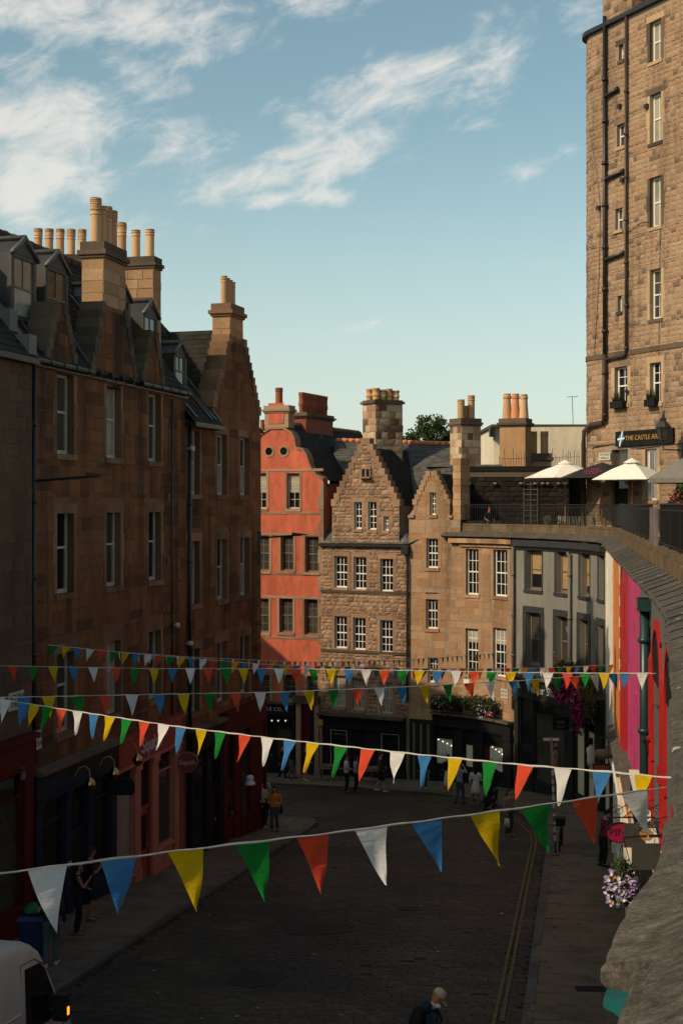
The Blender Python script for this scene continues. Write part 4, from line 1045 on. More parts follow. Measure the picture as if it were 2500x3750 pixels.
FR = Fac([(-1.04, 69.2), (3.31, 67.1)])
def rubble_house():
    rt = root('rubble_house', 'rubble stone house with crow stepped gable between the coral house and the ashlar house', 'house', (1.2, 68.2, gz(68)))
    X = FR.rect
    win = [X(1297, 1324, 1838, 1937), X(1348, 1378, 1838, 1940), X(1404, 1423, 1891, 1943), X(1225, 1271, 2036, 2152), X(1295, 1341, 2039, 2158), X(1392, 1439, 2044, 2166),
           X(1225, 1270, 2256, 2374), X(1293, 1338, 2262, 2380), X(1391, 1438, 2272, 2391), X(1223, 1265, 2474, 2589), X(1291, 1334, 2484, 2599), X(1392, 1436, 2497, 2614)]
    ze = FR.z_px(FR.end*.5, 1990); sl, sr = FR.s_px(1216), FR.s_px(1461); sc = (sl+sr)/2; half = (sr-sl)/2
    zf = FR.z_px(sc, 1845); zt_ = FR.z_px(sc, 1628)
    def gt(t):
        e = abs(t-sc)
        if e > half: return ze
        if e < .22: return zt_
        return zf+(zt_-zf)*(half-e)/(half-.22)
    mb = wall_mesh(FR, 0, FR.end, -2.2, gt, win, .3, 0, [sl, sr, sc-.22, sc+.22]); mk('wall', mb, 'mortar', rt)
    p = MB(); p.prism([FR.P(sl, ze-.4, -.31), FR.P(sr, ze-.4, -.31), FR.P(sr, zf, -.31), FR.P(sc+.22, zt_, -.31), FR.P(sc-.22, zt_, -.31), FR.P(sl, zf, -.31)], FR.P(0, 0, -.3)-FR.P(0, 0, 0)); mk('gable_back', p, 'mortar', rt)
    core(rt, fcorners(FR, 0, FR.end, -.31, -11.5), -2.2, ze-.1, 'mortar', 'rear_wall')
    lay_stones(FR, rt, 0, FR.end, 1.45, gt, [grow(o, .13, .2, .13) for o in win], .2, (.18, .48), 'stone_rubble', 290, 'rubble', .022, .022, 0, 41, .25)
    for k, o in enumerate(win):
        small = k == 2; pale = k > 8
        sash_window(FR, rt, o, 3 if not small and k > 1 else 2, 2 if not small else 1, 'white_paint' if not pale else 'cream_frame', 'glass_dark' if not pale else 'glass_curtain', 'stone_rubble_trim', 'stone_rubble_trim', 'stone_rubble_trim', .14, .48, fw=.06, sillw=.05, ny2=2 if k > 1 else None)
    for y in (2168, 2387): 
        z = FR.z_px(sc, y); line_band(rt, FR, .02, FR.end-.02, z-.07, z+.06, -.02, .07, 'stone_dark', 'string_course')
    crow_gable(FR, rt, sc, half, zf-.1, .22, zt_, 10, 'stone_rubble_trim', 0, .5, over=.05)
    o = MB(); fbox(o, FR, sc-.26, sc+.26, zt_-.02, zt_+.32, -.5, .05); mk('apex_stone', o, 'stone_rubble_trim', rt)
    # pigeon-loft opening
    s = FR.s_px(1340); z = FR.z_px(s, 1745); m = MB(); fbox(m, FR, s-.3, s+.3, z-.1, z-.02, .02, .3); fbox(m, FR, s-.3, s+.3, z+.36, z+.44, .02, .12)
    for k in (-.26, -.02, .22): fbox(m, FR, s+k, s+k+.06, z-.02, z+.36, .02, .1)
    m2 = mk('loft_ledge', m, 'stone_rubble_trim', rt); m = MB(); fbox(m, FR, s-.2, s-.02, z, z+.34, .045, .06); fbox(m, FR, s+.04, s+.22, z, z+.34, .045, .06); mk('loft_hole', m, 'shop_black', m2)
    # long roof shared with the ashlar house, ridge at its back
    zr = 15.5; e1 = FS_END
    L0, L1 = FR.P(0, ze-.02, .1), FR.P(FR.end+.05, ze-.02, .1)
    rr0, rr1 = Vector((-.3, 74.2, zr)), Vector((6.05, 73.2, zr-.25))
    E0 = Vector((L0.x, L0.y, L0.z)); E1 = Vector((FR.P(FR.end, 0, .1).x, FR.P(FR.end, 0, .1).y, ze)); E2 = Vector((6.15, 65.9, ze+1.2))
    mid = rr0.lerp(rr1, .62)
    roof_part(rt, [(E0, E1, mid, rr0)], 'slate_grey', expo=.2, wid=.26, seed=42)
    roof_part(rt, [(E1, E2, rr1, mid)], 'slate_grey', expo=.2, wid=.26, seed=43)
    mb = MB(); n = 18
    for k in range(n): 
        a, b = rr0.lerp(rr1, k/n), rr0.lerp(rr1, (k+.97)/n); mb.tube([a+Vector((0, 0, .04)), b+Vector((0, 0, .04))], .12, 8)
    mk('ridge_tiles', mb, 'ridge_orange', rt, smooth=True)
    bk = MB(); bk.quad(rr0, rr1, rr1+Vector((1, 6, -5)), rr0+Vector((1, 6, -5))); mk('roof', bk, 'slate_dark', rt)
    # roof of the gable dormer
    ar = zt_-.15; hit = -3.9
    roof_part(rt, [(FR.P(sr, zf-.1, -.3), FR.P(sr, zf-.1, -2.3), FR.P(sc, ar, hit-1.4), FR.P(sc, ar, -.3)), (FR.P(sl, zf-.1, -2.3), FR.P(sl, zf-.1, -.3), FR.P(sc, ar, -.3), FR.P(sc, ar, hit-1.4))], 'slate_dark', 'gable_roof', .2, .26, 44)
    ck = MB()
    for s_ in (sl, sr): ck.prism([FR.P(s_, ze-.2, -.3), FR.P(s_, zf-.1, -.3), FR.P(s_, zf-.1, -2.4)], FR.u(0).to_3d()*(.03 if s_ == sr else -.03))
    mk('dormer_cheek', ck, 'stone_rubble', rt)
    m = MB()
    for s_, sg in ((sl-.05, -1), (sr+.05, 1)):
        m = MB(); m.quad(FR.P(s_, ze+.02, .08), FR.P(s_+sg*.3, ze+.02, .08), FR.P(s_+sg*.12, ze+1.15, -.95), FR.P(s_, ze+1.25, -.95)); mk('lead_valley', m, 'lead', rt)
    m = MB(); fbox(m, FR, -.05, FR.end+.05, ze-.16, ze-.02, -.02, .2); mk('gutter', m, 'black_metal', rt)
    m = MB(); sp = FR.end-.12; fbox(m, FR, sp-.18, sp+.18, ze-.5, ze-.16, .03, .3); m.tube([FR.P(sp, ze-.4, .16), FR.P(sp+.1, ze-.9, .14), FR.P(sp+.08, 2.4, .14)], .06, 8); mk('drainpipe', m, 'black_metal', rt)
    an = FR.ang(0); cc = pix(1400, 1600, 71.6)
    chimney(rt, cc.xy, .52, 1.65, 1.3, 14.0, H+(1850-1478)/5000*71-.0, 'stone_mixed', 'stone_dark', [(-.6+.4*(k % 4), .32-.62*(k // 4), .2-.015*(k % 3), .62-.08*(k % 2), 'squat', 'clay_pot') for k in range(8)], .36, (.3, .7), True, .2, .1, 'rock', 50, 45, capmode=1)
    return rt

# ledge edge of the curved terrace, far end to near end
def catmull(pts, n=8):
    out = []
    P = [Vector(p) for p in pts]
    for i in range(len(P)-1):
        a, b, c, d = P[max(i-1, 0)], P[i], P[i+1], P[min(i+2, len(P)-1)]
        for k in range(n):
            t = k/n; out.append(.5*((2*b)+(c-a)*t+(2*a-5*b+4*c-d)*t*t+(-a+3*b-3*c+d)*t**3))
    out.append(P[-1]); return [tuple(v) for v in out]
EDGE = catmull([(4.75, 65.9), (5.85, 65.0), (7.0, 63.75), (7.96, 62.2), (9.0, 60.1), (9.75, 57.7), (10.12, 55.3), (10.07, 53), (9.22, 48), (7.9, 40), (6.26, 30), (4.55, 19.6), (3.56, 14.9), (2.53, 10.45), (1.735, 7.1), (1.37, 5.6), (1.08, 4.85), (.745, 3.85), (.48, 2.9), (.1, 1.2), (-.1, 0), (-.5, -3)], 6)
FE = Fac(EDGE)
_w = [tuple(FE.P(FE.c[i]+1e-4, 0, -.38).xy) for i in range(len(FE.c)-1)]
FW = Fac(_w)                       # street wall under the ledge
FS = Fac([(3.31, 67.1)]+[p for p in _w if p[0] > 5.2 and p[1] > 60.0])
FS_END = 0
rubble_house()

def ashlar_house():
    rt = root('ashlar_house', 'tan ashlar house with a small crow stepped gable and tall white sash windows', 'house', (6, 65.8, gz(65)))
    X = FS.rect
    send = FS.s_px(1886)
    win = [X(1573, 1595, 1803, 1886), X(1560, 1603, 1972, 2080), X(1559, 1602, 2170, 2303), X(1566, 1602, 2408, 2500), X(1705, 1751, 2010, 2178), X(1806, 1855, 2013, 2184), X(1704, 1750, 2293, 2470), X(1804, 1852, 2300, 2478)]
    sl, sr = FS.s_px(900+962/1.568), FS.s_px(900+1170/1.568); sc = (sl+sr)/2; half = (sr-sl)/2
    zf = FS.z_px(sc, 1843); zt_ = FS.z_px(sc, 1726); sx = FS.s_px(1684); ze = FS.z_px(sc, 1895)
    def gt(t):
        if t > sx: return 10.42
        e = abs(t-sc)
        if e > half: return ze
        if e < .16: return zt_
        return zf+(zt_-zf)*(half-e)/(half-.16)
    mb = wall_mesh(FS, 0, send, -2, gt, win, .3, 0, [sl, sr, sc-.16, sc+.16, sx]); mk('wall', mb, 'mortar', rt)
    p = MB(); p.prism([FS.P(sl, ze-.6, -.31), FS.P(sr, ze-.6, -.31), FS.P(sr, zf, -.31), FS.P(sc+.16, zt_, -.31), FS.P(sc-.16, zt_, -.31), FS.P(sl, zf, -.31)], FS.P(.5, 0, -.3)-FS.P(.5, 0, 0)); mk('gable_back', p, 'stone_ashlar', rt)
    core(rt, [tuple(FS.P(0, 0, -.31).xy), tuple(FS.P(sx, 0, -.31).xy), (9.0, 71.5), (5.5, 74)], -2, ze-.2, 'mortar', 'rear_wall')
    lay_stones(FS, rt, 0, send, 1.4, gt, [grow(o, .17, .2, .13) for o in win], .33, (.45, .95), 'stone_ashlar', 285, 'ashlar', .01, .01, 0, 51, .12)
    for k, o in enumerate(win):
        big = k > 3
        sash_window(FS, rt, o, 3 if k else 2, 2 if not big else 2, 'white_paint', 'glass_dark', 'stone_ashlar', 'stone_ashlar', 'stone_ashlar', .16, .5, fw=.06, sillw=.08, ny2=2 if not big else 2, blind='curtain_pale' if k > 5 else None, blind_h=.33)
    crow_gable(FS, rt, sc, half, zf-.05, .16, zt_, 7, 'stone_ashlar', 0, .4, over=.04)
    zr = zt_-.1
    roof_part(rt, [(FS.P(sr, zf-.15, -.25), FS.P(sr, zf-.15, -2.2), FS.P(sc, zr, -3.4), FS.P(sc, zr, -.25)), (FS.P(sl, zf-.15, -2.2), FS.P(sl, zf-.15, -.25), FS.P(sc, zr, -.25), FS.P(sc, zr, -3.4))], 'slate_dark', 'gable_roof', .2, .26, 52)
    m = MB(); fbox(m, FS, .0, sl+.05, ze-.02, ze+.12, -.5, .12); fbox(m, FS, sr-.05, sx-.4, ze-.02, ze+.12, -.5, .12); mk('skew_stone', m, 'stone_tan', rt)
    m = MB(); m.prism([FS.P(.05, ze+.12, .05), FS.P(sl+.1, ze+.12, .05), FS.P(sl+.1, ze+.75, -.3)], FS.P(.5, 0, -.1)-FS.P(.5, 0, 0)); mk('lead_valley', m, 'lead', rt)
    # pier that ends the terrace wall
    m = MB(); a = FS.s_px(1664); 
    for k in range(9):
        z = ze-.1+k*.33; fbox(m, FS, sx-.42+(.04 if k % 2 else 0), sx+.04, z, z+.318, -.75, .02+(k % 2)*.02)
    mk('pier', m, 'stone_tan', rt)
    line_band(rt, FS, FS.s_px(1650), send-.02, 10.2, 10.42, -.02, .26, 'stone_tan', 'cornice')
    line_band(rt, FS, sx, send-.02, 10.02, 10.2, -.02, .1, 'stone_tan', 'cornice_bed')
    cc = pix(1703, 1600, 71)
    chimney(rt, cc.xy, .5, 1.2, 1.05, 13.2, H+(1850-1560)/5000*70.5, 'stone_mixed', 'stone_dark', [(-.34, .1, .19, 1.0, 'plain', 'clay_pot'), (0, -.1, .19, .7, 'plain', 'clay_pot'), (.36, 0, .19, 1.25, 'plain', 'clay_pot')], .36, (.3, .6), True, .32, .1, 'ashlar', 40, 53)
    m = MB(); a = pix(1690, 1735, 70.6); m.hexa([a+Vector(v) for v in ((-1.1, 0, -.6), (-.55, 0, -.6), (-.55, .8, -.6), (-1.1, .8, -.6), (-.35, 0, .5), (-.3, 0, .5), (-.3, .8, .5), (-.35, .8, .5))]); mk('lead_flashing', m, 'lead_dark', rt)
    pipe(rt, FS, send-.06, 2.6, 10.1, .1, .07, 'pipe_grey')
    return rt
ashlar_house()

def grey_house():
    s0 = FW.s_px(1889); s1 = FW.s_px(2217)
    mid = FW.P((s0+s1)/2, 0)
    rt = root('curved_house', 'grey rendered curved house with charcoal window surrounds under the terrace', 'house', (mid.x, mid.y, gz(mid.y)))
    X = FW.rect
    r1 = [X(1926, 1982, 2013, 2161), X(2035, 2079, 2019, 2172), X(2122, 2157, 2026, 2184), X(2190, 2210, 2033, 2195)]
    r2 = [X(1926, 1979, 2244, 2436), X(2035, 2079, 2258, 2444), X(2120, 2153, 2270, 2452), X(2189, 2209, 2290, 2458)]
    mb = wall_mesh(FW, s0, s1, -1.8, 10.42, r1+r2, .35, 0, [], .35); mk('wall', mb, 'harl_grey', rt)
    for k, o in enumerate(r1+r2):
        sash_window(FW, rt, o, 1 if k < 4 else 2, 1, 'brown_frame', 'glass_dark' if k < 4 else 'glass_mid', None, None, None, .26, .5, fw=.09, blind='blind_warm' if k < 3 else None, blind_h=(.62, .95, .8)[k] if k < 3 else 0)
        m = MB(); b = .1 if k < 4 else .26; dd = .012 if k < 4 else .03
        nseg = [(o[0]-(b if k >= 4 else .16), o[0]-.002), (o[1]+.002, o[1]+b)]
        for a, c in nseg: fbox(m, FW, a, c, o[2]-.06, o[3]+.0, -.03, dd)
        fbox(m, FW, o[0]-b*.9, o[1]+b*.9, o[3]+.002, o[3]+(.28 if k >= 4 else .07), -.03, dd+.002); fbox(m, FW, o[0]-.16, o[1]+.1, o[2]-.14, o[2]-.002, -.1, .06)
        mk('window_surround', m, 'trim_charcoal', rt)
    line_band(rt, FW, s0+.02, s1, 10.14, 10.42, -.02, .27, 'trim_charcoal', 'cornice'); line_band(rt, FW, s0+.02, s1, 9.98, 10.14, -.02, .08, 'trim_charcoal', 'cornice_bed')
    sp = FW.s_px(2093); o = pipe(rt, FW, sp, 2.8, 9.9, .12, .075, 'pipe_grey')
    m = MB(); m.tube([FW.P(sp, 9.75, .12), FW.P(sp-.12, 9.95, .14), FW.P(sp-.2, 9.9, .12)], .075, 8); m.tube([FW.P(sp, 6.35, .12), FW.P(sp-.28, 6.75, .12)], .05, 8); mk('pipe_elbow', m, 'pipe_grey', rt, smooth=True)
    return rt
grey_house()

def street_wall_section(name, label, xa, xb, mat, extra=None):
    a, b = (FW.s_px(xa) if xa < 3000 else xa-3000), (FW.s_px(xb) if xb < 3000 else xb-3000)
    m0 = FW.P((a+b)/2, 0); rt = root(name, label, 'house', (m0.x, m0.y, gz(m0.y)), 'painted house fronts under the terrace')
    return rt, a, b
def painted_fronts():
    def sD(D):   # arc length where the straight wall is D away
        lo, hi = FW.s_px(2217), FW.end
        for _ in range(50):
            m = (lo+hi)/2
            if FW.P(m, 0).y > D: lo = m
            else: hi = m
        return lo
    secs = [('house_front', 'white painted house front next to the grey curved house', 2217, 2246, 'wall_white'), ('house_front', 'orange painted house front with a thin strip in view', 2246, 2271, 'wall_orange'),
            ('house_front', 'red painted house front with white quoins beside the magenta one', 2271, 2301, 'wall_red'), ('house_front', 'magenta painted house front beside the green drainpipe', 2301, 2341, 'wall_pink')]
    for nm, lb, xa, xb, mat in secs:
        rt, a, b = street_wall_section(nm, lb, xa, xb, mat)
        L = b-a; n = 1
        ops = []
        for (za, zb) in ((7.7, 9.4), (4.9, 6.9)):
            for k in range(n):
                c = a+L*(k+.5)/n; ops.append((c-.42, c+.42, za, zb))
        mk('wall', wall_mesh(FW, a, b, -1, 10.42, ops, .3, 0, [], .6), mat, rt)
        for o in ops: sash_window(FW, rt, o, 2, 1, 'white_paint', 'glass_dark', None, None, None, .2, .5, fw=.06)
        line_band(rt, FW, a, b, 10.36, 10.43, -.02, .2, mat, 'cornice')
        m = MB()
        for (c0, c1) in ((a+.06, a+.3), (b-.3, b-.06)): fbox(m, FW, c0, c1, 4.5, 10.1, -.02, .03)
        mk('pilaster', m, mat, rt)
        if mat == 'wall_red':
            m = MB(); k = 0; z = 6.2
            while z < 10.0:
                if k % 2 == 0 or z > 9.2: fbox(m, FW, a+.02, a+(.55 if k % 2 else .28), z, z+.3, .032, .05)
                z += .33; k += 1
            mk('quoins', m, 'wall_white', rt)
        if mat == 'wall_pink':
            for z in (9.3, 7.3): 
                m = MB(); fbox(m, FW, b-.9, b-.4, z, z+.24, .02, .1); mk('bracket', m, 'wall_pink', rt)
    # arcade with red arches, nearest stretch
    a, b = FW.s_px(2341), sD(17.5); m0 = FW.P((a+b)/2, 0)
    rt = root('arcaded_house', 'dark grey house front with bright red arched pilasters under the terrace ledge', 'house', (m0.x, m0.y, gz(m0.y)), 'painted house fronts under the terrace')
    ops = []; n = 4; L = (b-a-1.2)/n
    for k in range(n):
        c = a+1.2+L*(k+.5); ops.append((c-1.0, c+1.0, 5.3, 8.6))
    mk('wall', wall_mesh(FW, a, b, 0, 10.42, ops, .35, 0, [], .6), 'wall_slate', rt)
    for k, o in enumerate(ops):
        c = (o[0]+o[1])/2; sash_window(FW, rt, o, 2, 2, 'shop_black', 'glass_dark', None, None, None, .25, .5, fw=.06)
        m = MB(); n2 = 14
        for sg in (-1, 1): fbox(m, FW, c+sg*1.15-.1, c+sg*1.15+.1, 4.6, 8.6, -.02, .055); fbox(m, FW, c+sg*1.15-.14, c+sg*1.15+.14, 7.0, 7.3, -.02, .09)
        for j in range(n2):
            t0, t1 = math.pi*j/n2, math.pi*(j+1)/n2
            q = []
            for dd in (-.02, .055):
                for (t, rr) in ((t0, 1.05), (t1, 1.05), (t1, 1.25), (t0, 1.25)): q.append(FW.P(c-rr*math.cos(t), 8.6+rr*math.sin(t), dd))
            m.hexa(q)
        mk('arch', m, 'wall_red', rt)
        m = MB(); fbox(m, FW, c-.95, c+.95, 8.62, 9.5, -.02, .03); mk('tympanum', m, 'shop_black', rt)
        m = MB(); s_ = c+L/2; m.hexa([FW.P(s_-.14, 4.5, .0), FW.P(s_+.14, 4.5, 0), FW.P(s_+.14, 4.5, .08), FW.P(s_-.14, 4.5, .08), FW.P(s_-.18, 5.5, 0), FW.P(s_+.18, 5.5, 0), FW.P(s_+.18, 5.5, .2), FW.P(s_-.18, 5.5, .2)]); mk('console_bracket', m, 'wall_red', rt)
    line_band(rt, FW, a, b, 10.37, 10.43, -.02, .18, 'wall_slate', 'cornice')
    pipe(rt, FW, FW.s_px(2358, .12), 4.9, 10.1, .12, .1, 'pipe_green')
    m = MB(); s_ = FW.s_px(2358, .12); fbox(m, FW, s_-.25, s_+.25, 9.85, 10.1, .0, .27); mk('hopper', m, 'pipe_green', rt)
    # wall carries on towards the viewer below the ledge
    r2 = root('house_front', 'plain dark house front below the near ledge, mostly hidden', 'house', (3, 10, gz(10)), 'painted house fronts under the terrace')
    mk('wall', wall_mesh(FW, b, FW.end, 0, 10.42, [], .3, 0, [], .8), 'wall_slate', r2)
    m = MB(); sb = FW.s_px(2330) or 0
    q = [FE.P(FE.end-5.6, 0), ]
    return sD
sD = painted_fronts()
# teal console under the near slab
def near_console():
    best = min(range(len(FE.c)), key=lambda i: abs(FE.p[i].y-4.25)); s = FE.c[best]
    m = MB()
    pr = [(.045, 10.495), (.045, 10.475), (.035, 10.465), (.015, 10.46), (.0, 10.448), (-.03, 10.44), (-.42, 10.43), (-.42, 10.495)]
    m.prism([FE.P(s-.06, z, d) for d, z in pr], FE.P(s+.05, 0)-FE.P(s-.06, 0)); o = mk('cornice_bracket', m, 'teal_paint', None)
    tag(o, 'teal painted moulded bracket tucked under the near stone ledge', 'bracket')
near_console()

# ------------------------------------------------------------------ terrace: floor, ledge slabs, upstand, railings
def terrace():
    i0 = 1
    inner = [tuple(FE.P(c+1e-4, 0, -.6).xy) for c in FE.c[:-1]]
    poly = inner+[(4, -3), (30, -3), (30, 80), (7.6, 72.5), (5.3, 66.6)]
    mb = MB(); mb.v = [(x, y, 10.62) for x, y in poly]; mb.f = [tuple(range(len(poly)))]
    t = mk('terrace', mb, 'flag_stone', None, 'structure')
    s = 0.0; r = random.Random(4); k = 0; marks = 0
    while s < FE.end-.3:
        L = r.uniform(.8, 1.05) if FE.P(s, 0).y > 8 else r.uniform(.95, 1.2)
        e = min(FE.end, s+L); g = .006; n = 3
        dz = r.uniform(-.004, .006); out = r.uniform(-.012, .012); Dm = FE.P((s+e)/2, 0).y
        near = Dm < 13
        if near:
            n = 14; out = .05 if 4.25 < Dm < 6.2 else (-.05 if Dm <= 4.25 else r.uniform(-.015, .015)); g = .011
        m = MB(); ph = [r.uniform(0, 6.28) for _ in range(6)]
        bumpy = (lambda t_, d_: .002*math.sin(t_*9+ph[0]+d_*7)+.0015*math.sin(t_*23+ph[1]-d_*17)+.001*math.sin(t_*51+ph[2]+d_*40)) if near else (lambda t_, d_: 0)
        pr0 = [(.0, 10.5), (.016, 10.515), (.016, 10.555), (.0, 10.578)]+([(-.03-.59*j/9, 10.583+.217*j/9) for j in range(10)] if near else [(-.06, 10.59), (-.3, 10.68), (-.62, 10.8)])+[(-.62, 10.44), (-.2, 10.44)]
        q = len(pr0); last = None
        for j in range(n+1):
            t_ = s+g+(e-s-2*g)*j/n; chip = (-.008*max(0, math.sin(t_*13+ph[3]))**6-.006*max(0, math.sin(t_*31+ph[4]))**8) if near else 0
            rd = -.005 if near and j in (0, n) else 0
            m.v += [tuple(FE.P(t_, z+dz+(bumpy(t_, d) if 1 < i < q-2 else 0)+(rd if i > 2 and i < q-2 else 0), d+((out+chip) if i < 5 else 0))) for i, (d, z) in enumerate(pr0)]
        for j in range(n):
            for i in range(q): m.f.append((j*q+i, j*q+(i+1) % q, (j+1)*q+(i+1) % q, (j+1)*q+i))
        m.f.append(tuple(range(q))[::-1]); m.f.append(tuple(n*q+i for i in range(q)))
        lo_ = mk('ledge_slab', m, 'ledge_stone', t, smooth=near)
        if near: lo_.data.set_sharp_from_angle(angle=R(28))
        if 13 < Dm < 40:       # dressed joint
            m = MB(); m.tube([FE.P(s, 10.55, .03+out), FE.P(s, 10.60, -.04), FE.P(s, 10.69, -.3), FE.P(s, 10.81, -.6)], .0055, 5); mk('joint_roll', m, 'stone_black', t)
        s = e; k += 1
    s = 0.05
    while s < FE.end-.3:
        e = min(FE.end, s+r.uniform(.7, 1.3)); m = MB()
        for j in range(2):
            a, b = s+.006+(e-s-.012)*j/2, s+.006+(e-s-.012)*(j+1)/2
            fbox(m, FE, a, b, 10.7, 11.02+r.uniform(-.01, .01), -.9, -.5); fbox(m, FE, a, b, 11.03, 11.12, -.86, -.56)
        mk('upstand_block', m, 'kerb_brown', t); s = e
    return t
TER = terrace()
def railing(label, s0, s1, panel=False, barstep=.125, indiv=True, top=12.02):
    m = FE.P((s0+s1)/2, 11.1, -.7); rt = root('railing', label, 'railing', tuple(m), 'black iron terrace railings')
    b = MB(); n = max(2, int((s1-s0)/.4)); S = [s0+(s1-s0)*k/n for k in range(n+1)]
    for z, w, h in ((top, .06, .035), (top-.12, .03, .02), (11.2, .035, .02)):
        for a, c in zip(S, S[1:]): fbox(b, FE, a, c, z-h/2, z+h/2, -.7-w/2, -.7+w/2)
    mk('rail', b, 'black_metal', rt)
    ps = s0+.05
    while ps <= s1:
        p = MB(); p.tube([FE.P(ps, 11.1, -.7), FE.P(ps, top+.0, -.7)], .025, 8); mk('post', p, 'black_metal', rt); ps += max(2.2, (s1-s0-.1)/max(1, round((s1-s0)/2.4)))
    bar = MB(); bar.tube([(0, 0, 0), (0, 0, top-.01-11.2)], 0.0135, 6); me = bpy.data.meshes.new('bar'); me.from_pydata(bar.v, [], bar.f); setmat(me, 'black_metal')
    rl = wloc(rt); t = s0+barstep; st = MB()
    while t < s1-.05:
        q = FE.P(t, 11.2, -.7)
        if indiv: inst('bar', me, rt, q-rl)
        else: st.tube([q, q+Vector((0, 0, top-.01-11.2))], 0.0135, 5)
        t += barstep
    if st.v: mk('bars', st, 'black_metal', rt, 'stuff')
    if panel:
        p = MB()
        for a, c in zip(S, S[1:]): fbox(p, FE, a, c, 11.16, top-.14, -.745, -.735)
        mk('wind_screen', p, 'screen_black', rt)
paint('screen_black', (0.010, 0.011, 0.012), 0.7, 0.3, 3)
sa, sb_, sc_, sd_ = FE.s_px(1688, -.7), FE.s_px(2262, -.7), FE.s_px(2385, -.7), FE.s_px(2418, -.7)
railing('black iron railing of thin upright bars along the far terrace', sa, sb_)
railing('black railing backed by a dark wind screen on the terrace bend', sb_+.05, sc_, True, .125, False)
railing('black screened railing at the edge of view past the weathered banner', sd_, FE.end-1.0, True, .125, False)

# dark wall at the back of the terrace
def back_wall():
    f = Fac([(6.2, 70.6), (11.6, 69.6)]); rt = root('terrace_wall', 'soot black stone wall with small lamps behind the far railing', 'wall', (9, 70, 10.6))
    core(rt, fcorners(f, 0, f.end, -.04, -.7), 10.4, 13.75, 'stone_black', 'wall_core')
    lay_stones(f, rt, 0, f.end, 10.6, 13.7, [], .26, (.35, .8), 'stone_black', 90, 'rock', .02, .015, 0, 61)
    m = MB(); fbox(m, f, -.1, f.end+.05, 13.75, 14.0, -.8, .12); mk('coping', m, 'stone_black', rt)
    m = MB(); fbox(m, f, -.1, f.end+.05, 13.45, 13.75, .02, .06); mk('band', m, 'stone_dark', rt)
    for x in (1718, 1812, 1906, 1957, 1985, 2004, 2043, 2068):
        s = f.s_px(x); z = f.z_px(s, 1770); m = MB(); fbox(m, f, s-.09, s+.09, z-.1, z+.05, .03, .2); o = mk('wall_lamp', m, 'black_metal', rt)
        m = MB(); fbox(m, f, s-.07, s+.07, z-.02, z+.03, .2, .21); mk('lens', m, 'lens_pale', o)
    m = MB(); s = f.s_px(1942)
    for k in range(3): fbox(m, f, s-.35+k*.35-.015, s-.35+k*.35+.015, 10.7, 13.2, .05, .08)
    for k in range(9): fbox(m, f, s-.35, s+.35, 10.9+k*.27, 10.93+k*.27, .03, .05)
    mk('trellis', m, 'pipe_grey', rt)
    return f
multi('lens_pale', [(0.35, 0.33, 0.3)])
BW = back_wall()

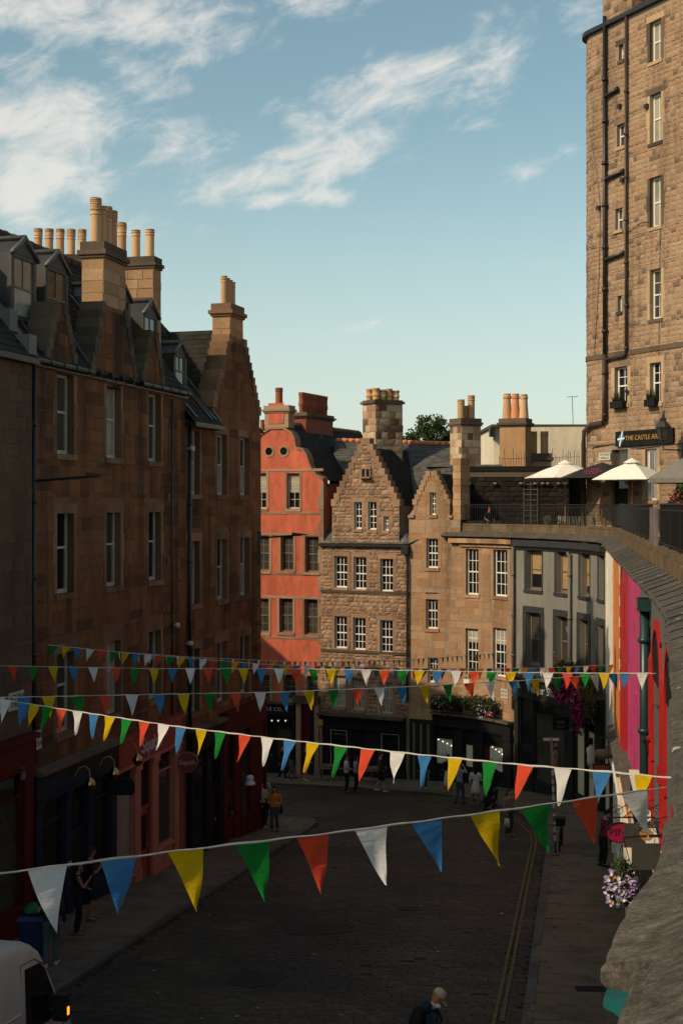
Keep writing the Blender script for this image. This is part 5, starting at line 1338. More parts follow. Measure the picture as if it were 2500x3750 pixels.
# ------------------------------------------------------------------ tall tenement on the terrace
def tower_line():
    u1 = Vector((.465, -.885)).normalized(); end = Vector((10.56, 57.72)); th1 = math.atan2(u1.y, u1.x); r = .95
    ln = Vector((-math.sin(th1), math.cos(th1))); c = end+ln*r; pts = []
    for k in range(11):
        th = th1-math.pi/2+math.pi/2*k/10; l = Vector((-math.sin(th), math.cos(th))); pts.append(tuple(c-l*r))
    first = Vector(pts[0]); u0 = Vector((math.cos(th1-math.pi/2), math.sin(th1-math.pi/2)))
    K = 1.09
    return [tuple(Vector(q)*K) for q in [tuple(first-u0*8)]+pts+[tuple(end+u1*14)]]
FT = Fac(tower_line())
def tower():
    ZT = 33.7; z0 = 10.5
    rt = root('tower_tenement', 'tall honey coloured stone tenement with rounded corner and outside pipes rising over the terrace', 'building', (13.5, 62, 10.6))
    X = FT.rect
    big = [X(2378, 2419, 74, 223), X(2378, 2419, 342, 521), X(2378, 2419, 647, 830), X(2378, 2419, 986, 1168), X(2378, 2419, 1324, 1477), X(2249, 2296, 1343, 1480)]
    small = [X(2264, 2281, 164, 220), X(2257, 2286, 454, 536), X(2251, 2277, 763, 841), X(2260, 2274, 1083, 1142)]
    def fix(o, h=None):
        return o
    low = [X(2361, 2404, 1644, 1832)]
    door = X(2237, 2297, 1646, 1850); door = (door[0], door[1], 10.64, door[3])
    sL = FT.c[1]; ops = big+small+low+[door]
    extra = [(o[0]+3.3, o[1]+3.3, o[2], o[3]) for o in big[:5]]
    ops += extra
    mk('wall', wall_mesh(FT, 0, FT.end, z0, ZT, ops, .3, 0, [], None), 'mortar', rt)
    pts = [tuple(FT.P(s, 0, -.33).xy) for s in [0.0]+FT.c[1:-1]+[FT.end]]
    core(rt, pts+[(27, 54), (27, 72)], z0, ZT-.05, 'mortar', 'rear_wall')
    lay_stones(FT, rt, sL-2.5, FT.end-5.5, z0+.1, ZT-.05, [grow(o, .18, .27, .16) for o in ops], .225, (.2, .52), 'stone_tower', 295, 'rock', .012, .013, 0, 71, .2)
    for k, o in enumerate(big+extra):
        sash_window(FT, rt, o, 2, 1 if k != 3 else 2, 'white_paint', 'glass_dark' if k in (4, 5) else 'glass_curtain' if k in (0, 1, 2) else 'glass_mid', 'stone_dark' if k in (1, 3) else 'stone_buff', 'stone_buff' if k in (0, 4) else 'stone_dark' if k == 1 else 'stone_tower', 'stone_dark' if k in (0, 2) else 'stone_buff', .22, .5, fw=.075, ny2=2 if k in (3, 4, 5) else 1)
    for k, o in enumerate(small):
        sash_window(FT, rt, o, 2 if k in (1, 2) else 1, 1, 'white_paint', 'glass_mid', 'stone_dark' if k in (0, 3) else 'stone_buff', 'stone_dark' if k == 0 else 'stone_tower', None, .2, .5, fw=.05, sillw=.06)
    for o in low:
        w = sash_window(FT, rt, o, 2, 1, 'white_paint', 'glass_dark', 'stone_tower', None, 'stone_buff', .2, .5)
        m = MB()
        for k in range(5): 
            s = o[0]+.12+(o[1]-o[0]-.24)*k/4; m.tube([FT.P(s, o[2]+.05, -.05), FT.P(s, o[3]-.05, -.05)], .016, 6)
        mk('security_bars', m, 'white_paint', rt)
    d = MB(); a, b, za, zb = door; zd = za+2.05
    fbox(d, FT, a, b, za, zd, -.26, -.2); dr = mk('door', d, 'shop_green', rt)
    m = MB(); fbox(m, FT, a+.1, a+.45, za+.15, za+.9, -.2, -.185); fbox(m, FT, b-.45, b-.1, za+.15, za+.9, -.2, -.185); mk('door_panel', m, 'shop_black', dr)
    m = MB(); fbox(m, FT, a+.35, a+.62, zd-.95, zd-.62, -.198, -.19); mk('notice', m, 'wall_white', dr)
    m = MB(); fbox(m, FT, a, b, zd+.06, zb, -.25, -.22); o = mk('transom_pane', m, 'glass_mid', rt); m = MB(); fbox(m, FT, a, b, zd, zd+.06, -.28, -.1); mk('transom_bar', m, 'shop_green', rt)
    m = MB(); fbox(m, FT, a+.7, a+1.0, zd+.25, zd+.7, -.218, -.2); mk('notice', m, 'wall_white', rt)
    m = MB(); e = FT.c[1]-.6
    S = [FT.c[1]-2.6, FT.c[1]-.1]+FT.c[1:-1]+[FT.c[-2]+2, FT.c[-2]+6, FT.end]
    S = sorted(set(S))
    g = MB(); c = MB()
    for a, b in zip(S, S[1:]):
        if b-a > .01: fbox(g, FT, a, b, ZT-.02, ZT+.16, -.3, .22); fbox(c, FT, a, b, FT.z_px(FT.s_px(2300), 1290)-.12, FT.z_px(FT.s_px(2300), 1290)+.1, -.02, .06)
    mk('eaves_gutter', g, 'black_metal', rt); mk('string_course', c, 'stone_dark', rt)
    # outside soil pipes
    p1, p2 = FT.s_px(2212, .16), FT.s_px(2290, .14); zj = FT.z_px(p1, 1310); 
    m = MB(); m.tube([FT.P(p1, FT.z_px(p1, 1545), .16), FT.P(p1, FT.z_px(p1, 62), .16)], .09, 10)
    z = 16.0
    while z < 31.5: m.tube([FT.P(p1, z, .16), FT.P(p1, z+.16, .16)], .125, 10); z += 1.9
    for y, l in ((362, .9), (665, 1.3), (960, 1.3)):
        zz = FT.z_px(p1, y); m.tube([FT.P(p1, zz, .16), FT.P(p1+.15, zz+.1, .16), FT.P(p1+l, zz+.2, .14)], .085, 8); m.tube([FT.P(p1+l-.12, zz+.19, .14), FT.P(p1+l, zz+.2, .14)], .11, 8)
    mk('soil_pipe', m, 'black_metal', rt, smooth=True)
    m = MB(); m.tube([FT.P(p1, FT.z_px(p1, 1300), .17), FT.P(p1, FT.z_px(p1, 1530), .17), FT.P(p1-.15, FT.z_px(p1, 1548), .17), FT.P(p1-1.0, FT.z_px(p1, 1552), .18), FT.P(p1-1.5, FT.z_px(p1, 1575), .18), FT.P(p1-1.62, FT.z_px(p1, 1620), .18), FT.P(p1-1.62, 10.7, .14)], .11, 10); mk('waste_pipe', m, 'pipe_brown', rt, smooth=True)
    m = MB(); m.tube([FT.P(p2, FT.z_px(p2, 55), .14), FT.P(p2, FT.z_px(p2, 1290), .14), FT.P(p2-.08, zj-.03, .14), FT.P(p1+.1, zj-.1, .15)], .065, 8)
    z = 17.0
    while z < 31.5: m.tube([FT.P(p2, z, .14), FT.P(p2, z+.12, .14)], .095, 8); z += 1.9
    mk('rain_pipe', m, 'pipe_brown', rt, smooth=True)
    m = MB()
    for (x, y) in ((2195, 762), (2370, 390), (2271, 390), (2282, 660)):
        s = FT.s_px(x); zz = FT.z_px(s, y); fbox(m, FT, s-.1, s+.1, zz-.09, zz+.09, .02, .16)
    mk('flue_terminals', m, 'black_metal', rt)
    # cables stapled across the wall
    def cable(pts, r=.012, mat='black_metal'):
        m = MB(); m.tube([FT.P(FT.s_px(x, .05), FT.z_px(FT.s_px(x, .05), y), .05) for x, y in pts], r, 5); mk('cable', m, mat, rt)
    cable([(2150, 1628), (2180, 1632), (2250, 1626), (2300, 1634), (2350, 1640), (2420, 1630), (2498, 1624)], .02, 'pipe_grey')
    cable([(2138, 1655), (2170, 1640), (2245, 1625)], .018); cable([(2143, 350), (2155, 480), (2185, 640), (2196, 760), (2192, 1000), (2175, 1300)])
    cable([(2415, 820), (2412, 1100), (2410, 1300)]); cable([(2430, 1500), (2428, 1600)]); cable([(2240, 860), (2300, 850), (2345, 815), (2372, 812)])
    an = FT.ang(FT.end); cc = FT.P(FT.s_px(2225), 0, -1.1)
    chimney(rt, cc.xy, an, 2.0, 1.2, ZT-.2, ZT+2.6, 'stone_tower', 'stone_dark', [(-.5, 0, .18, .6, 'plain', 'clay_orange'), (.3, 0, .18, .6, 'plain', 'clay_orange')], .3, (.3, .6), True, .25, .08, 'rock', 30, 72)
    cc = FT.P(FT.s_px(2335), 0, -1.5)
    chimney(rt, cc.xy, an, 3.4, .8, ZT-.3, ZT+.35, 'stone_tower', 'stone_dark', [(-1.3, 0, .2, 1.5, 'plain', 'clay_orange'), (-.6, 0, .2, 1.6, 'plain', 'clay_orange'), (.3, 0, .2, 1.4, 'plain', 'clay_orange'), (1.2, 0, .2, 1.4, 'plain', 'clay_orange')], .3, (.3, .6), False, .1, .05, seed=73)
    return rt
TOWER = tower()

# ------------------------------------------------------------------ things behind the terrace
def backdrop():
    rt = root('rendered_building', 'cream rendered blank building wall behind the terrace', 'building', (12, 82, 0))
    a, b = pix(1806, 1850, 80), pix(2145, 1850, 80)
    core(rt, [(a.x, 80), (b.x+2, 79), (b.x+2, 92), (a.x, 92)], 0, 16.55, 'harl_cream', 'wall'); m = MB(); m.span((a.x-.15, 79.7, 16.55), (b.x+2.2, 92.2, 16.72)); mk('coping', m, 'stone_dark', rt)
    m = MB(); m.span((a.x-.25, 79.6, 16.0), (a.x-.02, 80.2, 16.5)); mk('gutter_end', m, 'black_metal', rt)
    rt = root('chimney_stack', 'broad tan rendered chimney stack with three clay pots in front of the cream wall', 'chimney', (9.3, 75, 10))
    c = pix(1886, 1600, 75.3)
    chimney(rt, c.xy, 1.13, 1.06, 1.46, 10, 12+(1850-1562)/5000*75-.0, 'harl_tan', 'stone_dark', [(0, .48, .27, 1.35, 'taper', 'clay_pot'), (0, 0, .27, 1.4, 'taper', 'clay_orange'), (0, -.48, .27, 1.42, 'taper', 'clay_pot')], stones=False, caph=.36, over=.14, name='stack')
    rt = root('chimney_stack', 'small dark chimney stack with two clay pots right of the tan stack', 'chimney', (11, 76, 10))
    c = pix(1972, 1700, 76)
    chimney(rt, c.xy, -.2, 1.3, .8, 10, 12+(1850-1690)/5000*76, 'stone_tan', 'stone_dark', [(-.3, 0, .2, 1.25, 'plain', 'clay_pot'), (.3, 0, .22, 1.25, 'plain', 'clay_pot')], stones=False, caph=.36, over=.14, name='stack')
    # flat roofed block behind terrace wall
    rt = root('flat_roofed_block', 'low dark stone block with lead edged flat roof behind the terrace wall', 'building', (9, 73, 10))
    core(rt, [(5.6, 71.6), (12.4, 70.6), (12.8, 75), (6, 76)], 8, 13.9, 'stone_black', 'wall'); m = MB(); m.prism([(4.4, 71.2, 14.0), (8.3, 70.4, 14.0), (8.5, 75, 14.0), (5, 76, 14.0)], (0, 0, .1)); mk('lead_roof', m, 'lead', rt)
    m = MB(); 
    for k in range(30):
        x = 8.2+k*.14; m.tube([(x, 70.9-.1*(x-8.2)*1.0, 14.05), (x+rnd.uniform(-.05, .05), 70.9-.1*(x-8.2), 14.5+rnd.uniform(-.1, .45))], .012, 4)
    m.tube([(8.2, 70.9, 14.4), (12.3, 70.5, 14.5)], .01, 4); mk('roof_fence', m, 'black_metal', rt)
    # aerial
    p = pix(2097, 1550, 80.5); m = MB(); m.tube([(p.x, p.y, 16.6), (p.x-.05, p.y, 18.4)], .022, 6); m.tube([(p.x-.35, p.y, 18.38), (p.x+.3, p.y, 18.42)], .015, 5)
    for k in range(7): m.tube([(p.x-.32+.09*k, p.y-.18, 18.4), (p.x-.32+.09*k, p.y+.18, 18.4)], .008, 4)
    tag(mk('television_aerial', m, 'pipe_grey', None), 'thin television aerial standing on the cream wall', 'aerial')
backdrop()

# ------------------------------------------------------------------ shopfronts and lettering
multi('letter_white', [(0.55, 0.53, 0.48), (0.5, 0.48, 0.43)], 0.6)
multi('letter_gold', [(0.42, 0.20, 0.035), (0.5, 0.25, 0.05)], 0.5)
multi('faded_gold', [(0.06, 0.04, 0.02)])
emit('spot_dim', (1.0, 0.8, 0.55), 0.9)
paint('brass', (0.45, 0.30, 0.12), 0.12, 0.1, 6, (0.1, 0.06, 0.03), 0.3, 0.5, 1.0)
paint('sign_red', (0.20, 0.016, 0.016), 0.5, 0.1)
paint('alarm_yellow', (0.42, 0.21, 0.03), 0.5, 0.1)
paint('plate_white', (0.50, 0.47, 0.38), 0.5, 0.1, 5, (0.2, 0.17, 0.12), 0.3)
multi('tweed_tan', [(0.22, 0.13, 0.06)])
multi('letter_dim', [(0.13, 0.12, 0.10)], 0.6)
multi('letter_black', [(0.015, 0.013, 0.012)], 0.6)
multi('letter_pink', [(0.42, 0.05, 0.10)], 0.6)
emit('display_lit', (0.30, 0.33, 0.26), 0.11)
emit('display_cream', (0.42, 0.36, 0.24), 0.07)
emit('spot_lit', (1.0, 0.86, 0.6), 2.2)
multi('display_ware', [(0.6, 0.58, 0.52), (0.45, 0.36, 0.22), (0.7, 0.7, 0.66)], 0.5)
def letter(parent, s, pos, ux, nrm, size, mat, extr=0.006, shear=0.0, up=Vector((0, 0, 1)), name='lettering', space=1.0, xs=1.0):
    cu = bpy.data.curves.new(name, 'FONT'); cu.body = s; cu.size = size; cu.align_x = 'CENTER'; cu.align_y = 'CENTER'; cu.extrude = extr; cu.shear = shear; cu.space_character = space; cu.resolution_u = 3
    cu.materials.append(MATS[mat]); o = bpy.data.objects.new(name, cu); C.objects.link(o)
    X = Vector(ux).normalized(); Z = Vector(nrm).normalized(); Y = Vector(up).normalized()
    o.matrix_local = Matrix(((X.x, Y.x, Z.x, 0), (X.y, Y.y, Z.y, 0), (X.z, Y.z, Z.z, 0), (0, 0, 0, 1)))
    if xs != 1.0: o.scale = (xs, 1, 1)
    o.parent = parent; o.location = Vector(pos)-wloc(parent); return o
def fletter(parent, fac, s, text, z, d, size, mat, **k):
    u = fac.u(s); n = fac.n(s); return letter(parent, text, fac.P(s, z, d), (u.x, u.y, 0), (n.x, n.y, 0), size, mat, **k)
def shopfront(fac, label, s0, s1, ztop, fh, mat, bays, fmat=None, d=0.0, cor='shop_black', depth=.16, cord=.34, name='shopfront', fwd=None):
    """fascia, cornice and bays; bay = (kind, s0, s1, material...) with kind pilaster / window / door / wall"""
    m0 = fac.P((s0+s1)/2, 0, .1); g = lambda s: gz(fac.P(s, 0).y)+.09
    rt = root(name, label, 'shopfront', (m0.x, m0.y, gz(m0.y)))
    line_band(rt, fac, s0, s1, ztop-fh, ztop, d+.016, d+depth+.05, fmat or mat, 'fascia')
    line_band(rt, fac, s0-.03, s1+.03, ztop+.002, ztop+.11, d+.014, d+cord, cor, 'cornice'); line_band(rt, fac, s0-.01, s1+.01, ztop-fh-.07, ztop-fh-.002, d+.015, d+depth+.09, mat, 'fascia_moulding')
    zt = ztop-fh-.07
    for b in bays:
        k, a, c = b[:3]; mm = b[3] if len(b) > 3 and b[3] else mat; zb = min(g(a), g(c))-.15
        if k == 'pilaster':
            m = MB(); fbox(m, fac, a, c, zb, zt-.002, d+.015, d+depth+.03); fbox(m, fac, a-.03, c+.03, zb, zb+.55, d+.013, d+depth+.07); fbox(m, fac, a-.02, c+.02, zt-.2, zt-.004, d+.013, d+depth+.08); mk('pilaster', m, mm, rt)
        elif k == 'wall':
            m = MB(); fbox(m, fac, a, c, zb, zt-.002, d+.015, d+depth-.03); mk('panel', m, mm, rt)
        elif k == 'window':
            zs = zb+b[5] if len(b) > 5 and b[5] else zb+.85; pm = b[4] if len(b) > 4 and b[4] else 'glass_dark'
            m = MB(); fbox(m, fac, a, c, zb, zs-.002, d+.015, d+depth-.02); fbox(m, fac, a-.01, c+.01, zs-.07, zs-.0, d+.013, d+depth+.06); mk('stall_riser', m, mm, rt)
            f = MB(); t = .065
            fbox(f, fac, a, a+t, zs, zt-.003, d+.02, d+depth-.03); fbox(f, fac, c-t, c, zs, zt-.003, d+.02, d+depth-.03); fbox(f, fac, a+t, c-t, zt-t-.02, zt-.003, d+.02, d+depth-.03); fbox(f, fac, a+t, c-t, zs, zs+t, d+.02, d+depth-.03)
            ztr = zt-.62
            if zt-zs > 1.6: fbox(f, fac, a+t, c-t, ztr, ztr+.05, d+.02, d+depth-.035)
            w = mk('window', f, mm, rt)
            for za, zc in ((zs+t, ztr), (ztr+.05, zt-t-.02)) if zt-zs > 1.6 else ((zs+t, zt-t-.02),):
                p = MB(); fbox(p, fac, a+t, c-t, za, zc, d+.03, d+.05); mk('pane', p, pm if za < ztr-.1 else 'glass_dark', w)
        elif k == 'door':
            m = MB(); zd = min(zt-.5, zb+2.2); fbox(m, fac, a+.06, c-.06, zb, zd, d+.02, d+.06); fbox(m, fac, a, a+.06, zb, zt-.003, d+.02, d+depth-.04); fbox(m, fac, c-.06, c, zb, zt-.003, d+.02, d+depth-.04); fbox(m, fac, a+.06, c-.06, zd, zd+.07, d+.02, d+depth-.05); dr = mk('door', m, mm, rt)
            p = MB(); fbox(p, fac, a+.2, c-.2, zb+1.0, zd-.18, d+.062, d+.072); mk('pane', p, b[4] if len(b) > 4 and b[4] else 'glass_dark', dr)
            p = MB(); fbox(p, fac, a+.06, c-.06, zd+.07, zt-.004, d+.03, d+.05); mk('fanlight', p, 'glass_dark', dr)
            p = MB(); fbox(p, fac, a+.16, c-.16, zb+.2, zb+.85, d+.062, d+.08); mk('door_panel', p, mm, dr)
            p = MB(); q = fac.P(c-.17, zb+1.05, d+.1); p.tube([q, q+Vector((0, 0, .12))], .02, 6); mk('handle', p, 'letter_gold', dr)
    return rt
def shade_lamp(fac, s, z, d, label):
    """small brass bowl lamp on a curved arm over a shop sign"""
    b = fac.P(s, z, d); n = fac.n(s); n3 = Vector((n.x, n.y, 0)); rt = root('sign_lamp', label, 'lamp', tuple(b), 'brass lamps over the dark blue shop')
    m = MB(); m.tube([b, b+n3*.12+Vector((0, 0, .22)), b+n3*.3+Vector((0, 0, .28)), b+n3*.42+Vector((0, 0, .18)), b+n3*.43+Vector((0, 0, .0))], .014, 6); mk('arm', m, 'letter_gold', rt)
    m = MB(); c = b+n3*.43+Vector((0, 0, -.2)); m.lathe([(.03, .2), (.05, .17), (.12, .1), (.155, .0), (.15, -.01), (.11, -.1), (.02, -.17)], 14, c); mk('bowl', m, 'brass', rt, smooth=True)

def sA(x): return FA.s_px(x)
g0 = shopfront(F0, 'dark red painted shopfront at the very edge beside the dark blue shop', -9.0, -2.35, H-5.5, .62, 'shop_red',
    [('pilaster', -2.85, -2.4), ('window', -5.2, -2.9, None, 'glass_mid', .9), ('pilaster', -5.6, -5.25), ('door', -6.7, -5.65), ('window', -9, -6.75)], d=.12, cor='shop_red')
for (s, z) in ((-2.9, 5.75),):
    m = MB(); q = F0.P(s, z, .36); m.prism([F0.P(s-.22, z-.14, .33), F0.P(s-.02, z-.14, .33), F0.P(s-.02, z+.14, .33), F0.P(s-.22, z+.14, .33)], F0.P(s, 0, .04)-F0.P(s, 0, 0)); mk('shield_badge', m, 'letter_dim', g0)
NV = shopfront(FA, 'dark navy shopfront with brass lamps and the number 20', -2.0, 2.85, 5.48, .62, 'shop_navy',
    [('pilaster', -2.0, -1.68), ('window', -1.66, -.35, None, None, .75), ('pilaster', -.33, -.03), ('door', -.01, 1.0), ('pilaster', 1.02, 1.32), ('window', 1.34, 2.5, None, None, .75), ('pilaster', 2.52, 2.85)], cor='stone_dark', cord=.4)
for s in (-.18, 1.17): fletter(NV, FA, s, '20', 2.9, .2, .2, 'letter_white', shear=.2)
for c, w, n in ((-.9, .45, 5), (.2, .7, 7), (1.9, .5, 6)):     # worn gold sign-writing, too faint to read
    m = MB()
    for k in range(n):
        s = c-w/2+w*k/n; m.hexa([FA.P(s, 5.08, .212), FA.P(s+.02, 5.08, .212), FA.P(s+.02, 5.08, .216), FA.P(s, 5.08, .216), FA.P(s+.06, 5.3+.04*(k % 2), .212), FA.P(s+.08, 5.3+.04*(k % 2), .212), FA.P(s+.08, 5.3+.04*(k % 2), .216), FA.P(s+.06, 5.3+.04*(k % 2), .216)])
    mk('faded_lettering', m, 'faded_gold', NV)

shade_lamp(FA, sA(244), FA.z_px(sA(244), 2842), .22, 'brass bowl lamp over the navy shop, nearest the red shop')
shade_lamp(FA, sA(336), FA.z_px(sA(336), 2805), .22, 'brass bowl lamp over the navy shop, middle one of three')
shade_lamp(FA, sA(424), FA.z_px(sA(424), 2755), .22, 'brass bowl lamp between the navy shop and the pink shop')
q = [sA(x) for x in (411, 472, 495, 499, 537, 560, 567, 613, 634, 644)]
SQ = shopfront(FA, 'pink and red painted shopfront lettered Squish', q[0], q[9], 5.42, .74, 'shop_pink',
    [('window', q[0]+.05, q[1], None, 'glass_curtain', .45), ('pilaster', q[1]+.02, q[2]), ('door', q[3], q[4], 'shop_pinkred'), ('pilaster', q[4]+.02, q[5]), ('window', q[5]+.06, q[7]+.1, None, 'glass_mid', .95), ('pilaster', q[7]+.15, q[9]-.2), ('wall', q[9]-.2, q[9], 'shop_pinkred')], 'shop_pinkred', cor='shop_pinkred', cord=.3)
fletter(SQ, FA, sA(530), 'Squish', 5.04, .225, .62, 'letter_white', extr=.02, xs=1.0)
sd = sA(648)
DK = shopfront(FB, 'narrow black shopfront left of the deep red shop', .05, FB.s_px(800), 4.75, .55, 'shop_black', [('pilaster', .05, .3), ('window', .32, 1.5, None, None, .5), ('door', 1.55, 2.45), ('pilaster', 2.5, FB.s_px(800))], cor='stone_dark')
RD = shopfront(FB, 'deep red corner shopfront with a single display window', FB.s_px(802), FB.end, 4.85, .6, 'shop_maroon', [('pilaster', FB.s_px(802), FB.s_px(815)), ('door', FB.s_px(816), FB.s_px(848)), ('wall', FB.s_px(849), FB.s_px(868)), ('window', FB.s_px(870), FB.s_px(905), None, 'glass_mid', .9), ('wall', FB.s_px(906), FB.end-.02)], cor='shop_maroon')
cw = Fac([tuple(FB.P(FB.end, 0, .18).xy), tuple(FB.P(FB.end, 0, -3).xy)])
m = MB(); fbox(m, cw, 0, 3, -.5, 4.85, .0, .15); mk('return_panel', m, 'shop_maroon', RD)
m = MB(); q_ = FB.P(FB.s_px(886), 2.15, .3); m.lathe([(.02, .34), (.12, .3), (.14, .2), (.1, .12), (.18, .08), (.2, .0), (.06, -.02)], 12, q_); mk('display_hat', m, 'display_ware', RD, smooth=True)
# round hanging sign
def round_sign():
    c = pix(687, 2792, 42.2); u = Vector((0, -1, 0)); wallp = FA.P(8.3, c.z, .05)
    rt = root('hanging_sign', 'round dark red hanging sign lettered Squish in white', 'sign', tuple(c))
    m = MB(); n = 28; r = .30
    for dy in (0,): 
        ring = [(c.x+r*math.cos(2*math.pi*k/n), c.y, c.z+r*math.sin(2*math.pi*k/n)) for k in range(n)]; m.prism(ring, (0, .09, 0))
    mk('disc', m, 'sign_red', rt); m = MB()
    for k in range(n):
        a0, a1 = 2*math.pi*k/n, 2*math.pi*(k+1)/n; m.hexa([(c.x+rr*math.cos(a), c.y+dy, c.z+rr*math.sin(a)) for dy in (-.01, .1) for a, rr in ((a0, r), (a1, r), (a1, r+.02), (a0, r+.02))])
    mk('rim', m, 'pipe_grey', rt); letter(rt, 'Squish', (c.x, c.y-.012, c.z), (1, 0, 0), (0, -1, 0), .2, 'letter_white')
    m = MB()
    for dz in (.18, -.18): m.tube([(c.x-.22, c.y+.04, c.z+dz), (c.x-.62, c.y+.06, c.z+dz)], .014, 6)
    mk('bracket', m, 'black_metal', rt)

round_sign()
def plate(name, label, fac, s, z, d, w, h, lines, size, mat='plate_white', lm='letter_black', cat='sign', gap=.0):
    m = MB(); fbox(m, fac, s-w/2, s+w/2, z-h/2, z+h/2, d, d+.02); p = fac.P(s, z, d)
    rt = root(name, label, cat, tuple(p)); mk('plate', m, mat, rt)
    for k, t in enumerate(lines): fletter(rt, fac, s, t, z+((len(lines)-1)/2-k)*size*1.02, d+.024, size, lm, extr=.002)
    return rt

s = FA.s_px(133); plate('street_name_sign', 'small white street name plate WEST BOW above the dark blue shop', FA, s, FA.z_px(s, 2710), .03, .42, .46, ['WEST', 'BOW'], .19)
s = F0.s_px(55, .12); plate('street_name_sign', 'white street name plate VICTORIA STREET high on the grey brown tenement', F0, s, F0.z_px(s, 2565), .15, .75, .42, ['VICTORIA', 'STREET'], .17)
s = FS.s_px(1848); plate('street_name_sign', 'white street name plate WEST BOW on the ashlar house beside the flower boxes', FS, s, FS.z_px(s, 2540), .03, .5, .44, ['WEST', 'BOW'], .17)
s = FS.s_px(1709); plate('notice_sign', 'small red and white notice on the ashlar house above the flowers', FS, s, FS.z_px(s, 2497), .03, .34, .26, [], .1, 'wall_white')

# ------------------------------------------------------------------ shops at the foot of the street
def rpx(fac, xs): return [fac.s_px(x) for x in xs]
a = rpx(FC, (905, 960, 1010, 1035, 1083)); zc = FC.z_px(a[3], 2577)
CD = shopfront(FC, 'black shopfront of the candle company under the coral house', a[0]-1.2, a[4], zc, .52, 'shop_black', [('window', a[0]-1.1, a[1], None, 'glass_mid', .5), ('door', a[1]+.02, a[2]), ('window', a[2]+.02, a[4]-.12, None, 'glass_mid', .5), ('pilaster', a[4]-.1, a[4])], cor='stone_dark')
fletter(CD, FC, FC.s_px(985), 'CANDLE CO.', zc-.27, .222, .27, 'letter_white', extr=.003, space=1.15)
for x in (1000, 1023, 1050):
    m = MB(); q_ = FC.P(FC.s_px(x), FC.z_px(FC.s_px(x), 2638), .15); m.lathe([(.03, -.03), (.04, 0), (.03, .04)], 8, q_); mk('spotlight', m, 'spot_dim', CD)

dw = root('doorway', 'stone framed close door painted dark red between two black shops', 'doorway', (FC.P(FC.s_px(1130), 0, 0).x, FC.P(FC.s_px(1130), 0, 0).y, gz(69.5)))
for x0, x1, mm in ((1089, 1106, 'stone_rubble_trim'), (1156, 1172, 'stone_rubble_trim')):
    m = MB(); fbox(m, FC, FC.s_px(x0), FC.s_px(x1), -2.2, zc+.1, .016, .2); mk('jamb', m, mm, dw)
m = MB(); fbox(m, FC, FC.s_px(1107), FC.s_px(1138), -2.2, zc+.05, .014, .06); mk('panel', m, 'shop_maroon', dw); m = MB(); fbox(m, FC, FC.s_px(1139), FC.s_px(1155), -2.2, zc+.05, .014, .05); mk('door', m, 'shop_black', dw)
m = MB(); fbox(m, FC, FC.s_px(1080), FC.s_px(1173), zc+.11, zc+.5, .015, .3); mk('lintel', m, 'stone_dark', dw)
a = rpx(FR, (1176, 1186, 1210, 1280, 1285, 1345, 1395, 1470, 1486)); zr_ = FR.z_px(a[4], 2622)
CF = shopfront(FR, 'black cafe shopfront with thin white line borders on its windows', a[0], a[8], zr_, .55, 'shop_black', [('pilaster', a[0], a[1], 'stone_rubble_trim'), ('wall', a[1]+.02, a[2]-.05), ('window', a[2], a[3], None, None, .75), ('door', a[4], a[5]), ('wall', a[5]+.02, a[6]-.02), ('window', a[6], a[7], None, None, .75), ('pilaster', a[7]+.05, a[8])], cor='stone_dark', cord=.5)
for s0_, s1_ in ((a[2]+.08, a[3]-.08), (a[6]+.08, a[7]-.08)):
    m = MB(); t = .022; z1, z2 = zr_-.75, FR.z_px(s0_, 2800)
    for aa, bb, za, zb in ((s0_, s0_+t, z2, z1), (s1_-t, s1_, z2, z1), (s0_, s1_, z1, z1+t)): fbox(m, FR, aa, bb, za, zb, .15, .156)
    mk('white_border', m, 'letter_white', CF)
fletter(CF, FR, (a[2]+a[3])/2, 'La Barantine', zr_-.92, .16, .17, 'letter_dim', extr=.001, shear=.2)
m = MB(); s = FR.s_px(1182); z = FR.z_px(s, 2643); fbox(m, FR, s-.13, s+.13, z-.15, z+.15, .2, .3); mk('alarm_box', m, 'alarm_yellow', CF)

m = MB(); s = FS.s_px(1545); fbox(m, FS, FS.s_px(1500), FS.s_px(1586), -1.9, FS.z_px(s, 2634), .014, .05)
gt_ = root('pend_gate', 'dark timber passage gate between the two black shops', 'gate', (FS.P(s, 0).x, FS.P(s, 0).y, gz(66))); mk('leaf', m, 'shop_green', gt_)
for k in range(9):
    m = MB(); q_ = FS.s_px(1504)+(FS.s_px(1582)-FS.s_px(1504))*k/9; fbox(m, FS, q_+.01, q_+(FS.s_px(1582)-FS.s_px(1504))/9-.01, -1.8, FS.z_px(s, 2650), .052, .075); mk('plank', m, 'brown_frame' if k % 3 == 1 else 'shop_green', gt_)
a = rpx(FS, (1588, 1597, 1664, 1698, 1745, 1772, 1850, 1880)); zs_ = FS.z_px(a[3], 2622)
PF = shopfront(FS, 'black shopfront with bright lit display windows below the flower boxes', a[0], a[7], zs_, .5, 'shop_black', [('pilaster', a[0], a[0]+.12), ('window', a[1], a[2], None, 'display_lit', 1.0), ('wall', a[2]+.02, a[3]-.02), ('door', a[3], a[4], None, 'display_cream'), ('wall', a[4]+.02, a[5]-.02), ('window', a[5], a[6], None, 'display_lit', .9), ('pilaster', a[6]+.05, a[7])], cor='ledge_stone', cord=.4)
r_ = random.Random(8)
